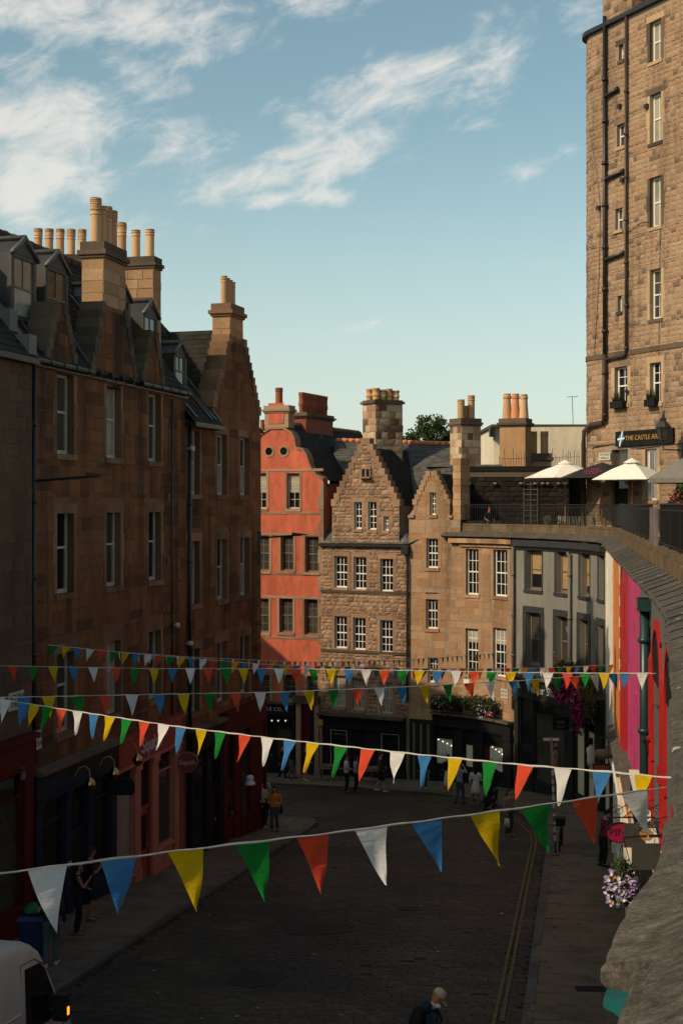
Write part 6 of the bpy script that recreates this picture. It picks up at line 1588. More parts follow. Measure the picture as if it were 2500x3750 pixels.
for s0_, s1_ in ((a[1], a[2]), (a[5]+.45, a[6])):
    g_ = gz(64.5)
    for k in range(9):
        m = MB(); s = s0_+.12+(s1_-s0_-.24)*k/8; h = r_.uniform(.12, .42); w = r_.uniform(.04, .1); zz = g_+1.22
        if k % 2: m.lathe([(w*.6, 0), (w*.6, h*.6), (w*.25, h*.7), (w*.25, h)], 8, FS.P(s, zz, .09))
        else: fbox(m, FS, s-w/2, s+w/2, zz, zz+h, .06, .12)
        mk('display_bottle', m, 'display_ware', PF)
    for k in range(4):
        m = MB(); m.lathe([(.01, -.03), (.035, 0), (.01, .03)], 8, FS.P(s0_+.15+(s1_-s0_-.3)*k/3, zs_-1.25-.08*k, .075)); mk('spot', m, 'spot_lit', PF)
m = MB(); fbox(m, FS, a[5]+.07, a[5]+.45, gz(64.5)+1.05, zs_-1.2, .052, .07); mk('dark_drape', m, 'shop_maroon', PF)
a = rpx(FW, (1893, 1910, 1958, 1964, 2076, 2082, 2110, 2116, 2152, 2158, 2190, 2214)); zw = FW.z_px(a[4], 2512)
WS = shopfront(FW, 'charcoal curved shopfront lettered Walker Slater with the number 46', a[0], a[11], zw, .85, 'shop_green', [('pilaster', a[0], a[1]-.05), ('door', a[1], a[2]), ('window', a[3], a[4], None, 'glass_mid', .7), ('pilaster', a[5], a[6]), ('window', a[7], a[8], None, 'display_cream', .5), ('pilaster', a[8]+.02, a[9]-.02), ('window', a[9], a[10], None, 'display_cream', .5), ('pilaster', a[10]+.03, a[11])], cor='ledge_stone', cord=.42)
def curved_text(txt, xa, xb, z, size, mat, d=.235):
    s0_, s1_ = FW.s_px(xa), FW.s_px(xb); wd = [{'W': 1.35, 'l': .5, 't': .65, 'r': .7, ' ': .9, '.': .5}.get(c, 1.0) for c in txt]; tot = sum(wd); acc = 0
    for ch, w_ in zip(txt, wd):
        if ch != ' ': fletter(WS, FW, s0_+(s1_-s0_)*(acc+w_/2)/tot, ch, z, d, size, mat, extr=.004)
        acc += w_
curved_text('Walker Slater', 1948, 2062, zw-.45, .5, 'letter_white'); curved_text('46.', 1895, 1922, zw-.36, .46, 'letter_white')
m = MB(); sm_ = FW.s_px(2133); zm_ = FW.z_px(sm_, 2672)
for k in range(12):
    t0, t1 = math.pi*(k+.1)/12, math.pi*(k+.8)/12; m.hexa([FW.P(sm_-rr*math.cos(t), zm_+rr*1.3*math.sin(t), dd) for dd in (.145, .15) for t, rr in ((t0, .26), (t1, .26), (t1, .36), (t0, .36))])
fbox(m, FW, sm_-.2, sm_+.2, zm_-.2, zm_-.06, .145, .15); mk('window_transfer', m, 'faded_gold', WS)
def mannequin(x, y, mat, hat, label):
    s = FW.s_px(x); b = FW.P(s, FW.z_px(s, y), .12); rt = root('shop_dummy', label, 'mannequin', tuple(b))
    m = MB(); m.lathe([(.03, 0), (.03, .5), (.14, .55), (.17, .75), (.15, .95), (.19, 1.15), (.17, 1.25), (.06, 1.32), (.055, 1.4)], 14, b); mk('torso', m, mat, rt, smooth=True)
    m = MB(); m.lathe([(.05, 1.38), (.085, 1.45), (.09, 1.52), (.19, 1.53), (.19, 1.545), (.1, 1.55), (.09, 1.66), (.02, 1.68)], 14, b); mk('hat', m, hat, rt, smooth=True)
mannequin(2045, 2860, 'tweed_tan', 'tweed_tan', 'dressed shop dummy in a tan hat inside the dark curved window')
mannequin(2172, 2850, 'wall_white', 'shop_black', 'shop dummy in a pale jacket and black hat at the cream lit window')
# ledge with slate top along the shops on the sunny side, white underneath
def side_shops():
    labs = ['white and maroon shopfront under a grey slab canopy past the dark curved shop', 'white shopfront with orange reveal below the red house front', 'cream and red shopfront below the magenta house front', 'dark shopfront below the red arcade, mostly hidden by signs']
    cuts = [50.5, 44.5, 38.5, 32, 20]; mats = ['shop_maroon', 'wall_white', 'wall_white', 'shop_black']
    for k in range(4):
        s0_, s1_ = sD(cuts[k]), sD(cuts[k+1]); D = (cuts[k]+cuts[k+1])/2; zt = gz(D)+3.3
        n = 3; bays = []
        L = s1_-s0_
        for j in range(n):
            b0 = s0_+L*j/n
            bays += [('pilaster', b0+.02, b0+.3, mats[k] if j else 'wall_white'), ('window' if j != 1 else 'door', b0+.35, b0+L/n-.02 if j != 1 else b0+1.35, None, 'glass_mid')]
            if j == 1: bays.append(('window', b0+1.4, b0+L/n-.02, None, 'glass_mid'))
        rt = shopfront(FW, labs[k], s0_+.05, s1_-.05, zt, .5, mats[k] if k != 3 else 'shop_black', bays, ['wall_white', 'wall_white', 'wall_orange', 'shop_black'][k], cor='wall_white', cord=.24)
        t = s0_+.05; j = 0
        if k == 3: continue
        while t < s1_-.1:
            e = min(s1_-.06, t+1.15); m = MB(); dz = rnd.uniform(0, .02)
            m.hexa([FW.P(t+.01, zt+.112, .0), FW.P(e-.01, zt+.112, 0), FW.P(e-.01, zt+.112, .3), FW.P(t+.01, zt+.112, .3), FW.P(t+.01, zt+.3+dz, .0), FW.P(e-.01, zt+.3+dz, 0), FW.P(e-.01, zt+.17+dz, .3), FW.P(t+.01, zt+.17+dz, .3)]); mk('canopy_slab', m, 'ledge_stone', rt); t = e
side_shops()

# ------------------------------------------------------------------ terrace furniture and signs
paint('parasol_white', (0.78, 0.74, 0.64), 0.8, 0.08, 2, (0.5, 0.45, 0.36), 0.3, 0.1)
paint('parasol_black', (0.016, 0.015, 0.015), 0.75, 0.2, 2)
paint('parasol_grey', (0.20, 0.175, 0.145), 0.8, 0.12, 2)
paint('pole_wood', (0.32, 0.10, 0.035), 0.5, 0.2, 5)
def parasol(x, yap, ylow, D, halfw, label, mat, n=8, ang=.39, text=None, val=.12):
    c = pix(x, yap, D); zl = zpx(ylow, D); rt = root('parasol', label, 'parasol', (c.x, c.y, 10.63), 'cafe parasols on the terrace')
    m = MB(); ring = [(c.x+halfw*math.cos(ang+2*math.pi*k/n), c.y+halfw*math.sin(ang+2*math.pi*k/n), zl) for k in range(n)]
    mid = [(c.x+halfw*.5*math.cos(ang+2*math.pi*k/n), c.y+halfw*.5*math.sin(ang+2*math.pi*k/n), zl+(c.z-zl)*.56) for k in range(n)]
    top = (c.x, c.y, c.z); vs = ring+mid+[top]; fs = []
    for k in range(n):
        j = (k+1) % n; fs += [(k, j, n+j, n+k), (n+k, n+j, 2*n)]
    m.add(vs, fs); o = mk('canopy', m, mat, rt)
    md = o.modifiers.new('thick', 'SOLIDIFY'); md.thickness = .012
    m = MB()
    for k in range(n):
        j = (k+1) % n; a, b = Vector(ring[k]), Vector(ring[j]); m.hexa([a, b, b*.999+Vector((0, 0, 0)), a, a-Vector((0, 0, val)), b-Vector((0, 0, val)), b-Vector((0, 0, val)), a-Vector((0, 0, val))]) if False else m.quad(a, b, b-Vector((0, 0, val)), a-Vector((0, 0, val)))
    if val > .01: mk('valance', m, mat, rt)
    m = MB(); m.tube([(c.x, c.y, 10.62), (c.x, c.y, c.z-.02)], .028, 8); mk('pole', m, 'pole_wood', rt)
    m = MB()
    for k in range(n): m.tube([(c.x, c.y, zl+.05), (Vector(mid[k])-Vector((0, 0, .03)))], .01, 4); m.tube([Vector(mid[k])-Vector((0, 0, .02)), Vector(ring[k])], .01, 4)
    mk('ribs', m, 'pole_wood', rt)
    m = MB(); m.lathe([(.22, 0), (.22, .09), (.05, .12), (.05, .3)], 12, (c.x, c.y, 10.62)); mk('base', m, 'black_metal', rt)
    if mat != 'parasol_black':
        m = MB(); m.lathe([(.34, -.1), (.36, -.06), (.12, .07), (.02, .12)], 10, (c.x, c.y, c.z)); mk('vent_cap', m, mat, rt)
    if text:
        for k in text:
            j = (k+1) % n; a, b, t = Vector(ring[k]), Vector(ring[j]), Vector(top)
            nn = (b-a).cross(t-a).normalized(); nn = -nn if nn.z < 0 else nn; mid_ = (a+b)/2; up = ((t-mid_)-(b-a).normalized()*((t-mid_).dot((b-a).normalized()))).normalized(); ux = (b-a).normalized()
            for q, (w, f) in enumerate((('THE', .44), ('CASTLE', .30), ('ARMS', .16))): letter(rt, w, mid_+(t-mid_)*f+nn*.05, ux, nn, .24, 'letter_pink', extr=.002, up=up)
    return rt
parasol(2068, 1693, 1750, 63.5, 1.95, 'white parasol farthest back against the cream wall', 'parasol_white', val=.02)
parasol(2203, 1693, 1748, 60.2, 1.95, 'black parasol lettered THE CASTLE ARMS between two white ones', 'parasol_black', 6, 0.52, text=[2, 3, 4], val=.05)
parasol(2312, 1688, 1756, 56.5, 1.72, 'white parasol in front of the pub door', 'parasol_white', 4, .15, val=.02)
parasol(2545, 1655, 1752, 46, 1.95, 'large grey parasol cut off at the edge of view', 'parasol_grey', 4, .45, val=.16)
def pub_sign():
    a, b, za, zb = FT.rect(2253, 2464, 1566, 1632, .1); m0 = FT.P((a+b)/2, za, .1)
    za, zb = FT.z_px((a+b)/2, 1630), FT.z_px((a+b)/2, 1574); rt = root('pub_sign', 'long black pub sign with gold lettering and a blue white flag diamond', 'sign', tuple(m0))
    m = MB(); fbox(m, FT, a, b, za, zb, .03, .13); mk('board', m, 'shop_black', rt)
    c = FT.s_px(2273, .13); zc_ = (za+zb)/2
    m = MB(); m.prism([FT.P(c-.24, zc_, .135), FT.P(c-.1, zc_-.34, .135), FT.P(c+.24, zc_, .135), FT.P(c+.1, zc_+.34, .135)], FT.P(c, 0, .01)-FT.P(c, 0, 0)); mk('flag_diamond', m, 'flag_blue', rt)
    m = MB()
    for p, q in (((c-.1, zc_-.34), (c+.1, zc_+.34)), ((c-.24, zc_-.02), (c+.24, zc_+.02))):
        u = Vector((q[0]-p[0], q[1]-p[1])).normalized()*.035; w = Vector((-u.y, u.x)); m.hexa([FT.P(x_, z_, dd) for dd in (.147, .153 if p[0] < c-.15 else .15) for x_, z_ in ((p[0]-w.x, p[1]-w.y), (q[0]-w.x, q[1]-w.y), (q[0]+w.x, q[1]+w.y), (p[0]+w.x, p[1]+w.y))])
    mk('saltire', m, 'white_paint', rt)
    fletter(rt, FT, FT.s_px(2356, .14), 'THE CASTLE ARMS', zc_, .14, .30, 'letter_gold', extr=.01, xs=1.0)
    return rt
paint('flag_blue', (0.05, 0.17, 0.33), 0.5, 0.1)
pub_sign()
s = FT.s_px(2213, .03); plate('street_name_sign', 'white street name plate VICTORIA TERRACE beside the pub door', FT, FT.s_px(2213, .05), FT.z_px(s, 1672), .05, .8, .34, ['VICTORIA', 'TERRACE'], .15)
def wall_lantern():
    s = FT.s_px(2494, .1); b = FT.P(s, FT.z_px(s, 1650), .05); n = FT.n(s); n3 = Vector((n.x, n.y, 0)); rt = root('wall_lantern', 'black four sided lantern on an iron bracket over the pub sign', 'lamp', tuple(b))
    tip = b+n3*1.05+Vector((0, 0, .02))
    m = MB(); m.tube([b, b+n3*.5+Vector((0, 0, .02)), tip, tip+Vector((0, 0, .28))], .03, 8); m.tube([b-Vector((0, 0, .25)), b+Vector((0, 0, .35))], .045, 8); mk('bracket', m, 'black_metal', rt)
    c = tip+Vector((0, 0, .3)); an = math.pi/4+.2
    def ring(r, z): return [c+Vector((r*math.cos(an+k*math.pi/2), r*math.sin(an+k*math.pi/2), z)) for k in range(4)]
    m = MB(); r0, r1 = ring(.16, .08), ring(.3, .62)
    for k in range(4): m.quad(r0[k], r0[(k+1) % 4], r1[(k+1) % 4], r1[k])
    mk('glass', m, 'glass_mid', rt); m = MB()
    for k in range(4): m.tube([r0[k], r1[k]], .018, 5); m.tube([r0[k], r0[(k+1) % 4]], .02, 5); m.tube([r1[k], r1[(k+1) % 4]], .025, 5)
    m.lathe([(.05, 0), (.15, .04), (.16, .08)], 8, c); m.lathe([(.36, .62), (.2, .82), (.12, .9), (.14, .98), (.05, 1.05), (.06, 1.12), (.02, 1.3), (.0, 1.34)], 4, c); mk('frame', m, 'black_metal', rt)
wall_lantern()
LEAF = {}
multi('leaf_green', [(0.030, 0.050, 0.014), (0.045, 0.068, 0.018), (0.022, 0.038, 0.012), (0.06, 0.08, 0.02)], 0.7, 0.2, 0.2)
multi('leaf_olive', [(0.075, 0.075, 0.015), (0.10, 0.09, 0.02), (0.05, 0.055, 0.012)], 0.7, 0.2, 0.2)
multi('leaf_tree', [(0.040, 0.060, 0.015), (0.055, 0.08, 0.02), (0.03, 0.045, 0.012), (0.07, 0.095, 0.025)], 0.7, 0.2, 0.2)
multi('petal_magenta', [(0.22, 0.008, 0.06), (0.30, 0.012, 0.09), (0.15, 0.006, 0.035)], 0.7, 0.2, 0.2)
multi('petal_lilac', [(0.42, 0.34, 0.52), (0.34, 0.25, 0.46), (0.55, 0.48, 0.60), (0.26, 0.18, 0.38), (0.62, 0.55, 0.62)], 0.7, 0.2, 0.2)
multi('petal_orange', [(0.55, 0.20, 0.02), (0.5, 0.25, 0.04)], 0.7)
multi('petal_red', [(0.42, 0.02, 0.03), (0.5, 0.06, 0.08)], 0.7)
multi('bark', [(0.07, 0.05, 0.035)], 0.9)
def leaves(mb, pts, size, r, aspect=1.6):
    for p in pts:
        d = Vector((r.gauss(0, 1), r.gauss(0, 1), r.gauss(0, 1))).normalized(); e = d.cross(Vector((r.gauss(0, 1), r.gauss(0, 1), r.gauss(0, 1)))).normalized()
        s_ = size*r.uniform(.6, 1.3); f = d.cross(e)*s_*.25
        mb.add([p, p+d*s_*.5*aspect+e*s_*.45+f, p+d*s_*aspect, p+d*s_*.5*aspect-e*s_*.45+f], [(0, 1, 2, 3)])
def blossoms(mb, pts, size, r, facing=None):
    for p in pts:
        n = Vector((r.gauss(0, 1), r.gauss(0, 1), r.gauss(0, 1)))
        if facing is not None: n = n*.7+facing*1.3
        n.normalize(); e = n.cross(Vector((.3, .2, 1))).normalized(); f = n.cross(e); s_ = size*r.uniform(.7, 1.2); o = [p+n*s_*.25]
        vs = [p]+[p+(e*math.cos(2*math.pi*k/5)+f*math.sin(2*math.pi*k/5))*s_*(1.0)+n*s_*.35 for k in range(5)]
        mb.add(vs, [(0, 1, 2), (0, 2, 3), (0, 3, 4), (0, 4, 5), (0, 5, 1)])
def blob(r, c, rad, n, squash=1.0):
    out = []
    for _ in range(n):
        d = Vector((r.gauss(0, 1), r.gauss(0, 1), r.gauss(0, 1))).normalized()*(r.random()**.4); out.append(Vector(c)+Vector((d.x*rad[0], d.y*rad[1], d.z*rad[2])))
    return out
def flower_box(label, fac, s0, s1, z, d, leaf, flowers, seed, h=.5, drop=.3, cat='flower box', leafsize=.09, spread=.16):
    r = random.Random(seed); p0 = fac.P((s0+s1)/2, z, d); rt = root('flower_box', label, cat, tuple(p0))
    m = MB(); fbox(m, fac, s0, s1, z-.12, z+.12, d-.15, d+.15); mk('trough', m, 'shop_black', rt)
    L = s1-s0; m = MB()
    for k in range(max(3, int(L/.3))):
        s_ = s0+L*(k+.5)/max(3, int(L/.3)); c = fac.P(s_, z+.1+h*.35, d+.05); leaves(m, blob(r, c, (.3, .22, h*.7), int(260/(1+(leafsize > .08)))), leafsize, r)
    mk('foliage', m, leaf, rt, 'stuff')
    for (mat, cnt, zo, size, fa, fb) in flowers:
        m = MB(); pts = []
        for _ in range(cnt):
            s_ = s0+L*r.uniform(fa, fb); pts.append(fac.P(s_, z+zo+r.gauss(0, spread), d+.22+r.uniform(-.1, .12)))
        n = fac.n((s0+s1)/2); blossoms(m, pts, size, r, Vector((n.x, n.y, .2))); mk('blossoms', m, mat, rt, 'stuff')
    return rt
zb_ = FS.z_px(FS.s_px(1660), 2600)
flower_box('dark leafy flower box with red blooms above the lit shop beside the gate', FS, FS.s_px(1592), FS.s_px(1702), FS.z_px(FS.s_px(1650), 2590), .35, 'leaf_green', [('petal_red', 16, 0, .04, .5, .95), ('petal_lilac', 26, .25, .035, .05, .6)], 81, .55)
flower_box('dark leafy flower box with small pale blooms below the WEST BOW plate', FS, FS.s_px(1725), FS.s_px(1838), FS.z_px(FS.s_px(1780), 2595), .35, 'leaf_green', [('petal_lilac', 34, .0, .035, .4, .95), ('petal_red', 10, -.1, .05, .7, 1)], 82, .55)
flower_box('magenta flowers trailing from the trough over the charcoal curved shop', FW, FW.s_px(2085), FW.s_px(2205), zw+.25, .5, 'leaf_green', [('petal_magenta', 900, -.05, .085, .0, 1.0), ('petal_lilac', 130, .12, .06, .55, .95), ('petal_orange', 40, .5, .06, .0, .4)], 83, .9, spread=.34)
flower_box('big leafy green bush in a trough beside the white house front', FW, FW.s_px(2172), FW.s_px(2226), zw-.35, .62, 'leaf_olive', [('petal_magenta', 220, -.35, .07, .0, .6)], 84, 1.7, leafsize=.075, spread=.3)
for x0, x1, y, lb in ((2250, 2296, 1497, 'black window planter with grassy plants in the window over the pub sign'), (2375, 2412, 1490, 'black window planter in the window right of the pipes')):
    s0_, s1_ = FT.s_px(x0), FT.s_px(x1); rr = random.Random(x0); z = FT.z_px(s0_, y); p = FT.P((s0_+s1_)/2, z, .12); rt = root('window_planter', lb, 'planter', tuple(p))
    m = MB(); fbox(m, FT, s0_, s1_, z, z+.3, .02, .3); mk('trough', m, 'shop_black', rt); m = MB()
    for k in range(70):
        a_ = FT.P(rr.uniform(s0_+.05, s1_-.05), z+.3, rr.uniform(.08, .24)); b_ = a_+Vector((rr.uniform(-.1, .1), rr.uniform(-.1, .1), rr.uniform(.15, .5))); w = Vector((.015, .01, 0)); m.quad(a_-w, a_+w, b_+w*.2, b_-w*.2)
    mk('grass', m, 'leaf_olive', rt, 'stuff')
def hanging_basket(label, c, rad, n, seed, mats, kind='basket'):
    r = random.Random(seed); rt = root('hanging_basket', label, 'flower basket', tuple(c)); c = Vector(c)
    m = MB(); m.lathe([(.02, -rad*1.0), (rad*.5, -rad*.8), (rad*.72, -rad*.3), (rad*.75, 0)], 12, c); mk('basket', m, 'bark', rt)
    m = MB(); leaves(m, blob(r, c-Vector((0, 0, rad*.15)), (rad*.95, rad*.95, rad*.95), 420), rad*.2, r); leaves(m, blob(r, c+Vector((0, 0, rad*.9)), (rad*.5, rad*.5, rad*.5), 120), rad*.22, r); mk('foliage', m, 'leaf_green', rt, 'stuff')
    for mat, cnt, size in mats:
        m = MB(); pts = []
        for _ in range(cnt):
            d = Vector((r.gauss(0, 1), r.gauss(0, 1), r.gauss(0, .9))).normalized(); lump = .92+.16*math.sin(d.x*4.1+1)*math.cos(d.z*3.7)+.12*math.sin(d.x*9+d.z*7); pts.append(c-Vector((0, 0, rad*.12))+Vector((d.x*rad*1.05, d.y*rad, d.z*rad*(1.12 if d.z < 0 else .86)))*lump*r.uniform(.8, 1.08))
        blossoms(m, pts, size, r, Vector((-.2, -.8, .3))); mk('blossoms', m, mat, rt, 'stuff')
    m = MB()
    for k in range(3): m.tube([c+Vector((rad*.72*math.cos(k*2.1), rad*.72*math.sin(k*2.1), 0)), c+Vector((0, 0, rad*2.6))], .006, 4)
    m.tube([c+Vector((0, 0, rad*2.6)), c+Vector((.75, .1, rad*2.7))], .014, 5); mk('chains', m, 'black_metal', rt)
hanging_basket('hanging basket of lilac petunias beside the stone ledge', pix(2280, 3238, 20.5), .27, 0, 91, [('petal_lilac', 330, .033), ('petal_red', 10, .034), ('petal_orange', 6, .034)])
hanging_basket('hanging basket with pink flowers on the pub wall at the edge of view', pix(2492, 1835, 49), .45, 0, 92, [('petal_red', 60, .07)])
# tree behind the roofs
def tree(label, x, y, D, rad, seed, n=2600, leaf=.16):
    r = random.Random(seed); c = pix(x, y, D); rt = root('tree', label, 'tree', (c.x, c.y, 4)); 
    m = MB(); top = c-Vector((0, 0, rad*.2)); m.tube([(c.x, c.y, 4), (c.x+.1, c.y, (4+top.z)/2), top], [.35, .25, .14], 8); ends = []
    for k in range(14):
        a = r.uniform(0, 6.28); el = r.uniform(-.2, 1.3); L = rad*r.uniform(.6, 1.05); e = top+Vector((math.cos(a)*math.cos(el)*L*1.15, math.sin(a)*math.cos(el)*L, math.sin(el)*L)); s_ = top-Vector((0, 0, r.uniform(0, rad*.6))); q = s_.lerp(e, .5)+Vector((r.uniform(-.2, .2), 0, r.uniform(0, .3))); m.tube([s_, q, e], [.09, .06, .02], 5); ends += [e, q.lerp(e, .5)]
    mk('trunk', m, 'bark', rt); m = MB()
    for e in ends:
        rr = rad*r.uniform(.22, .4); leaves(m, blob(r, e, (rr, rr, rr*.75), int(n/len(ends))), leaf, r)
    mk('crown', m, 'leaf_tree', rt, 'stuff')
tree('round green tree showing over the slate roof between two chimneys', 1572, 1600, 104, 2.0, 101)
tree('small bit of green tree right of the light stone chimney', 1650, 1605, 108, 1.1, 102, 900)
tree('sliver of tree beside the tan chimney stack', 1806, 1625, 100, .8, 103, 500)

# cafe chairs and table on the terrace
multi('chair_slat', [(0.30, 0.27, 0.2), (0.24, 0.21, 0.16)], 0.6)
def terrace_chair(x, D, rz, label):
    c = pix(x, 1900, D); rt = root('terrace_chair', label, 'chair', (c.x, c.y, 10.63), 'cafe chairs behind the far railing'); rt.rotation_euler = (0, 0, rz)
    for i in (-1, 1):
        m = MB(); m.tube([(i*.2, -.2, 0), (i*.2, -.2, .45)], .015, 5); mk('leg', m, 'black_metal', rt, local=True); m = MB(); m.tube([(i*.2, .2, 0), (i*.2, .22, .45), (i*.2, .28, .9)], .015, 5); mk('leg', m, 'black_metal', rt, local=True)
    for k in range(5): m = MB(); m.span((-.2, -.22+k*.09, .44), (.2, -.15+k*.09, .46)); mk('seat_slat', m, 'chair_slat', rt, local=True)
    for k in range(4): m = MB(); x_ = -.15+k*.1; m.hexa([(x_-.03, .22, .5), (x_+.03, .22, .5), (x_+.03, .235, .5), (x_-.03, .235, .5), (x_-.03, .28, .88), (x_+.03, .28, .88), (x_+.03, .295, .88), (x_-.03, .295, .88)]); mk('back_slat', m, 'chair_slat', rt, local=True)
for k, (x, D, rz) in enumerate(((2010, 62.6, .3), (2050, 62, -.4), (2090, 60.8, 2.9), (2130, 59.6, .2), (2168, 58.6, 2.6))):
    terrace_chair(x, D, rz, ['slatted cafe chair at the far end of the chair row behind the railing', 'slatted cafe chair second from the far end behind the railing', 'slatted cafe chair in the middle of the row behind the railing', 'slatted cafe chair second from the screen behind the railing', 'slatted cafe chair next to the dark wind screen'][k])
# weathered banner hanging in the railing gap
s0_, s1_ = FE.s_px(2390, -.7), FE.s_px(2417, -.7)
m = MB(); n_ = 6
for k in range(n_):
    a_, b_ = s0_+(s1_-s0_)*k/n_, s0_+(s1_-s0_)*(k+1)/n_; da, db = -.62+.03*math.sin(k*1.7), -.62+.03*math.sin((k+1)*1.7); m.hexa([FE.P(a_, 11.05, da), FE.P(b_, 11.05, db), FE.P(b_, 11.05, db-.008), FE.P(a_, 11.05, da-.008), FE.P(a_, 11.95, da), FE.P(b_, 11.95, db), FE.P(b_, 11.95, db-.008), FE.P(a_, 11.95, da-.008)])
paint('banner_worn', (0.16, 0.13, 0.12), 0.7, 0.6, 4, (0.4, 0.36, 0.3), 0.5, 0.3)
tag(mk('worn_banner', m, 'banner_worn', None), 'weathered grey banner tied in the gap between two screened railings', 'banner')

# ------------------------------------------------------------------ street lamps on brackets, hanging signs, street things
def bracket_lamp(fac, x, y, D2x, D2y, d1, label):
    s = fac.s_px(x); b = fac.P(s, fac.z_px(s, y), .05); n = fac.n(s); n3 = Vector((n.x, n.y, 0)); e = b+n3*d1+Vector((0, 0, .12)); rt = root('bracket_street_lamp', label, 'lamp', tuple(b), 'street lamps on wall brackets')
    m = MB(); m.tube([b, b.lerp(e, .5), e], .032, 8); m.box(b-n3*.02, (.16, .16, .5)); mk('arm', m, 'black_metal', rt)
    m = MB(); a_ = e-n3*.35; m.hexa([a_+Vector((0, -.09, -.02)), e+n3*.25+Vector((0, -.05, -.0)), e+n3*.25+Vector((0, .05, 0)), a_+Vector((0, .09, -.02)), a_+Vector((0, -.07, .09)), e+n3*.25+Vector((0, -.04, .03)), e+n3*.25+Vector((0, .04, .03)), a_+Vector((0, .07, .09))]); mk('lamp_head', m, 'black_metal', rt)
    m = MB(); m.tube([b-Vector((0, 0, .3)), b-Vector((0, 0, 1.0))], .02, 5); m.box(b-Vector((0, 0, .75)), (.14, .14, .3)); mk('junction_box', m, 'black_metal', rt)
bracket_lamp(FA, 112, 1762, 0, 0, 1.75, 'flat black street lamp on a long arm high on the red tenement')
bracket_lamp(FB, 945, 1970, 0, 0, 1.6, 'small black street lamp on an arm near the corner of the gabled tenement')
for (x, y, fac, lb) in ((683, 1643, FA, 'cream flue terminal high on the red tenement'), (628, 2290, FA, 'cream flue terminal low on the red tenement'), (677, 2356, FB, 'pale round flue terminal beside the gabled tenement windows')):
    s = fac.s_px(x); q_ = fac.P(s, fac.z_px(s, y), .02); n = fac.n(s); m = MB(); m.tube([q_, q_+Vector((n.x, n.y, 0))*.12, q_+Vector((n.x, n.y, 0))*.13, q_+Vector((n.x, n.y, 0))*.24], [.05, .05, .09, .08], 10); tag(mk('flue_terminal', m, 'plate_white', None, smooth=True), lb, 'flue')
def sign_bracket(rt, wall, tip, scroll=True):
    m = MB(); m.tube([wall, tip], .016, 6)
    if scroll:
        for c0, sg in ((wall.lerp(tip, .3), 1), (wall.lerp(tip, .68), 1)):
            r0 = .13; pts = [c0+(tip-wall).normalized()*(r0*(1-k/22)*math.cos(k*.55))+Vector((0, 0, .15+r0*(1-k/22)*math.sin(k*.55))) for k in range(20)]; m.tube(pts, .007, 4)
        m.tube([wall+Vector((0, 0, .34)), wall.lerp(tip, .5)+Vector((0, 0, .26)), tip], .009, 5)
    mk('bracket', m, 'black_metal', rt)
def wallpt(D, z): 
    s = sD(D); return FW.P(s, z, .02)
def side_sign(label, x, y, D, w, h, mat, shape='rect', name='hanging_sign', txt=None, lm='letter_black', rimmat=None, thick=.04, ts=.2):
    c = pix(x, y, D); rt = root(name, label, 'sign', tuple(c)); m = MB()
    if shape == 'rect': pts = [(-w/2, -h/2), (w/2, -h/2), (w/2, h/2), (-w/2, h/2)]
    elif shape == 'oval': pts = [(w/2*math.cos(2*math.pi*k/32), h/2*math.sin(2*math.pi*k/32)) for k in range(32)]
    elif shape == 'oct': pts = [(w/2*1.08*math.cos(math.pi/8+math.pi/4*k), h/2*1.08*math.sin(math.pi/8+math.pi/4*k)) for k in range(8)]
    m.prism([(c.x+a_, c.y, c.z+b_) for a_, b_ in pts], (0, thick, 0)); mk('panel', m, mat, rt)
    if rimmat:
        m = MB(); n = len(pts)
        for k in range(n):
            (a0, b0), (a1, b1) = pts[k], pts[(k+1) % n]; m.hexa([(c.x+a_*f, c.y+dy, c.z+b_*f) for dy in (-.012, thick+.012) for a_, b_, f in ((a0, b0, .97), (a1, b1, .97), (a1, b1, 1.06), (a0, b0, 1.06))])
        mk('rim', m, rimmat, rt)
    if txt: letter(rt, txt, (c.x+.02, c.y-.006, c.z+.01), (1, 0, 0), (0, -1, 0), ts, lm, extr=.002, shear=-.1)
    zt = c.z+h/2+.12; wp = wallpt(D, zt); tip = Vector((c.x-w/2, c.y+.02, zt)); sign_bracket(rt, wp, tip)
    m = MB()
    for k in (-.3, .3): m.tube([(c.x+w*k, c.y+.02, c.z+h/2*(.8 if shape != 'rect' else 1)), (c.x+w*k, c.y+.02, zt)], .005, 4)
    mk('hanger', m, 'black_metal', rt)
    return rt
paint('sign_pink', (0.36, 0.008, 0.055), 0.5, 0.1); paint('sign_slate', (0.050, 0.045, 0.038), 0.7, 0.15); paint('sign_mustard', (0.42, 0.20, 0.03), 0.6, 0.2)
rt_ = side_sign('oval crimson hanging sign lettered PINK in black', 2270, 3050, 29.5, .62, .42, 'sign_pink', 'oval', txt='PINK', rimmat='shop_black', ts=.24)
side_sign('wide slate grey hanging board behind the mustard octagon sign', 2348, 3060, 26.2, .68, .46, 'sign_slate')
side_sign('mustard octagonal hanging sign with a small arrow emblem', 2367, 3058, 24.6, .24, .21, 'sign_mustard', 'oct', txt='A', lm='shop_maroon', ts=.08)
side_sign('square slate grey hanging board above the petunia basket', 2365, 3138, 23.0, .48, .44, 'sign_slate')
c = pix(2203, 2762, 44.5); rt = root('barrel_sign', 'dark barrel hung on its side as a shop sign under the slab canopy', 'sign', tuple(c)); m = MB()
for k in range(9):
    pass
prof = [(.12, -.24), (.155, -.14), (.17, 0), (.155, .14), (.12, .24)]
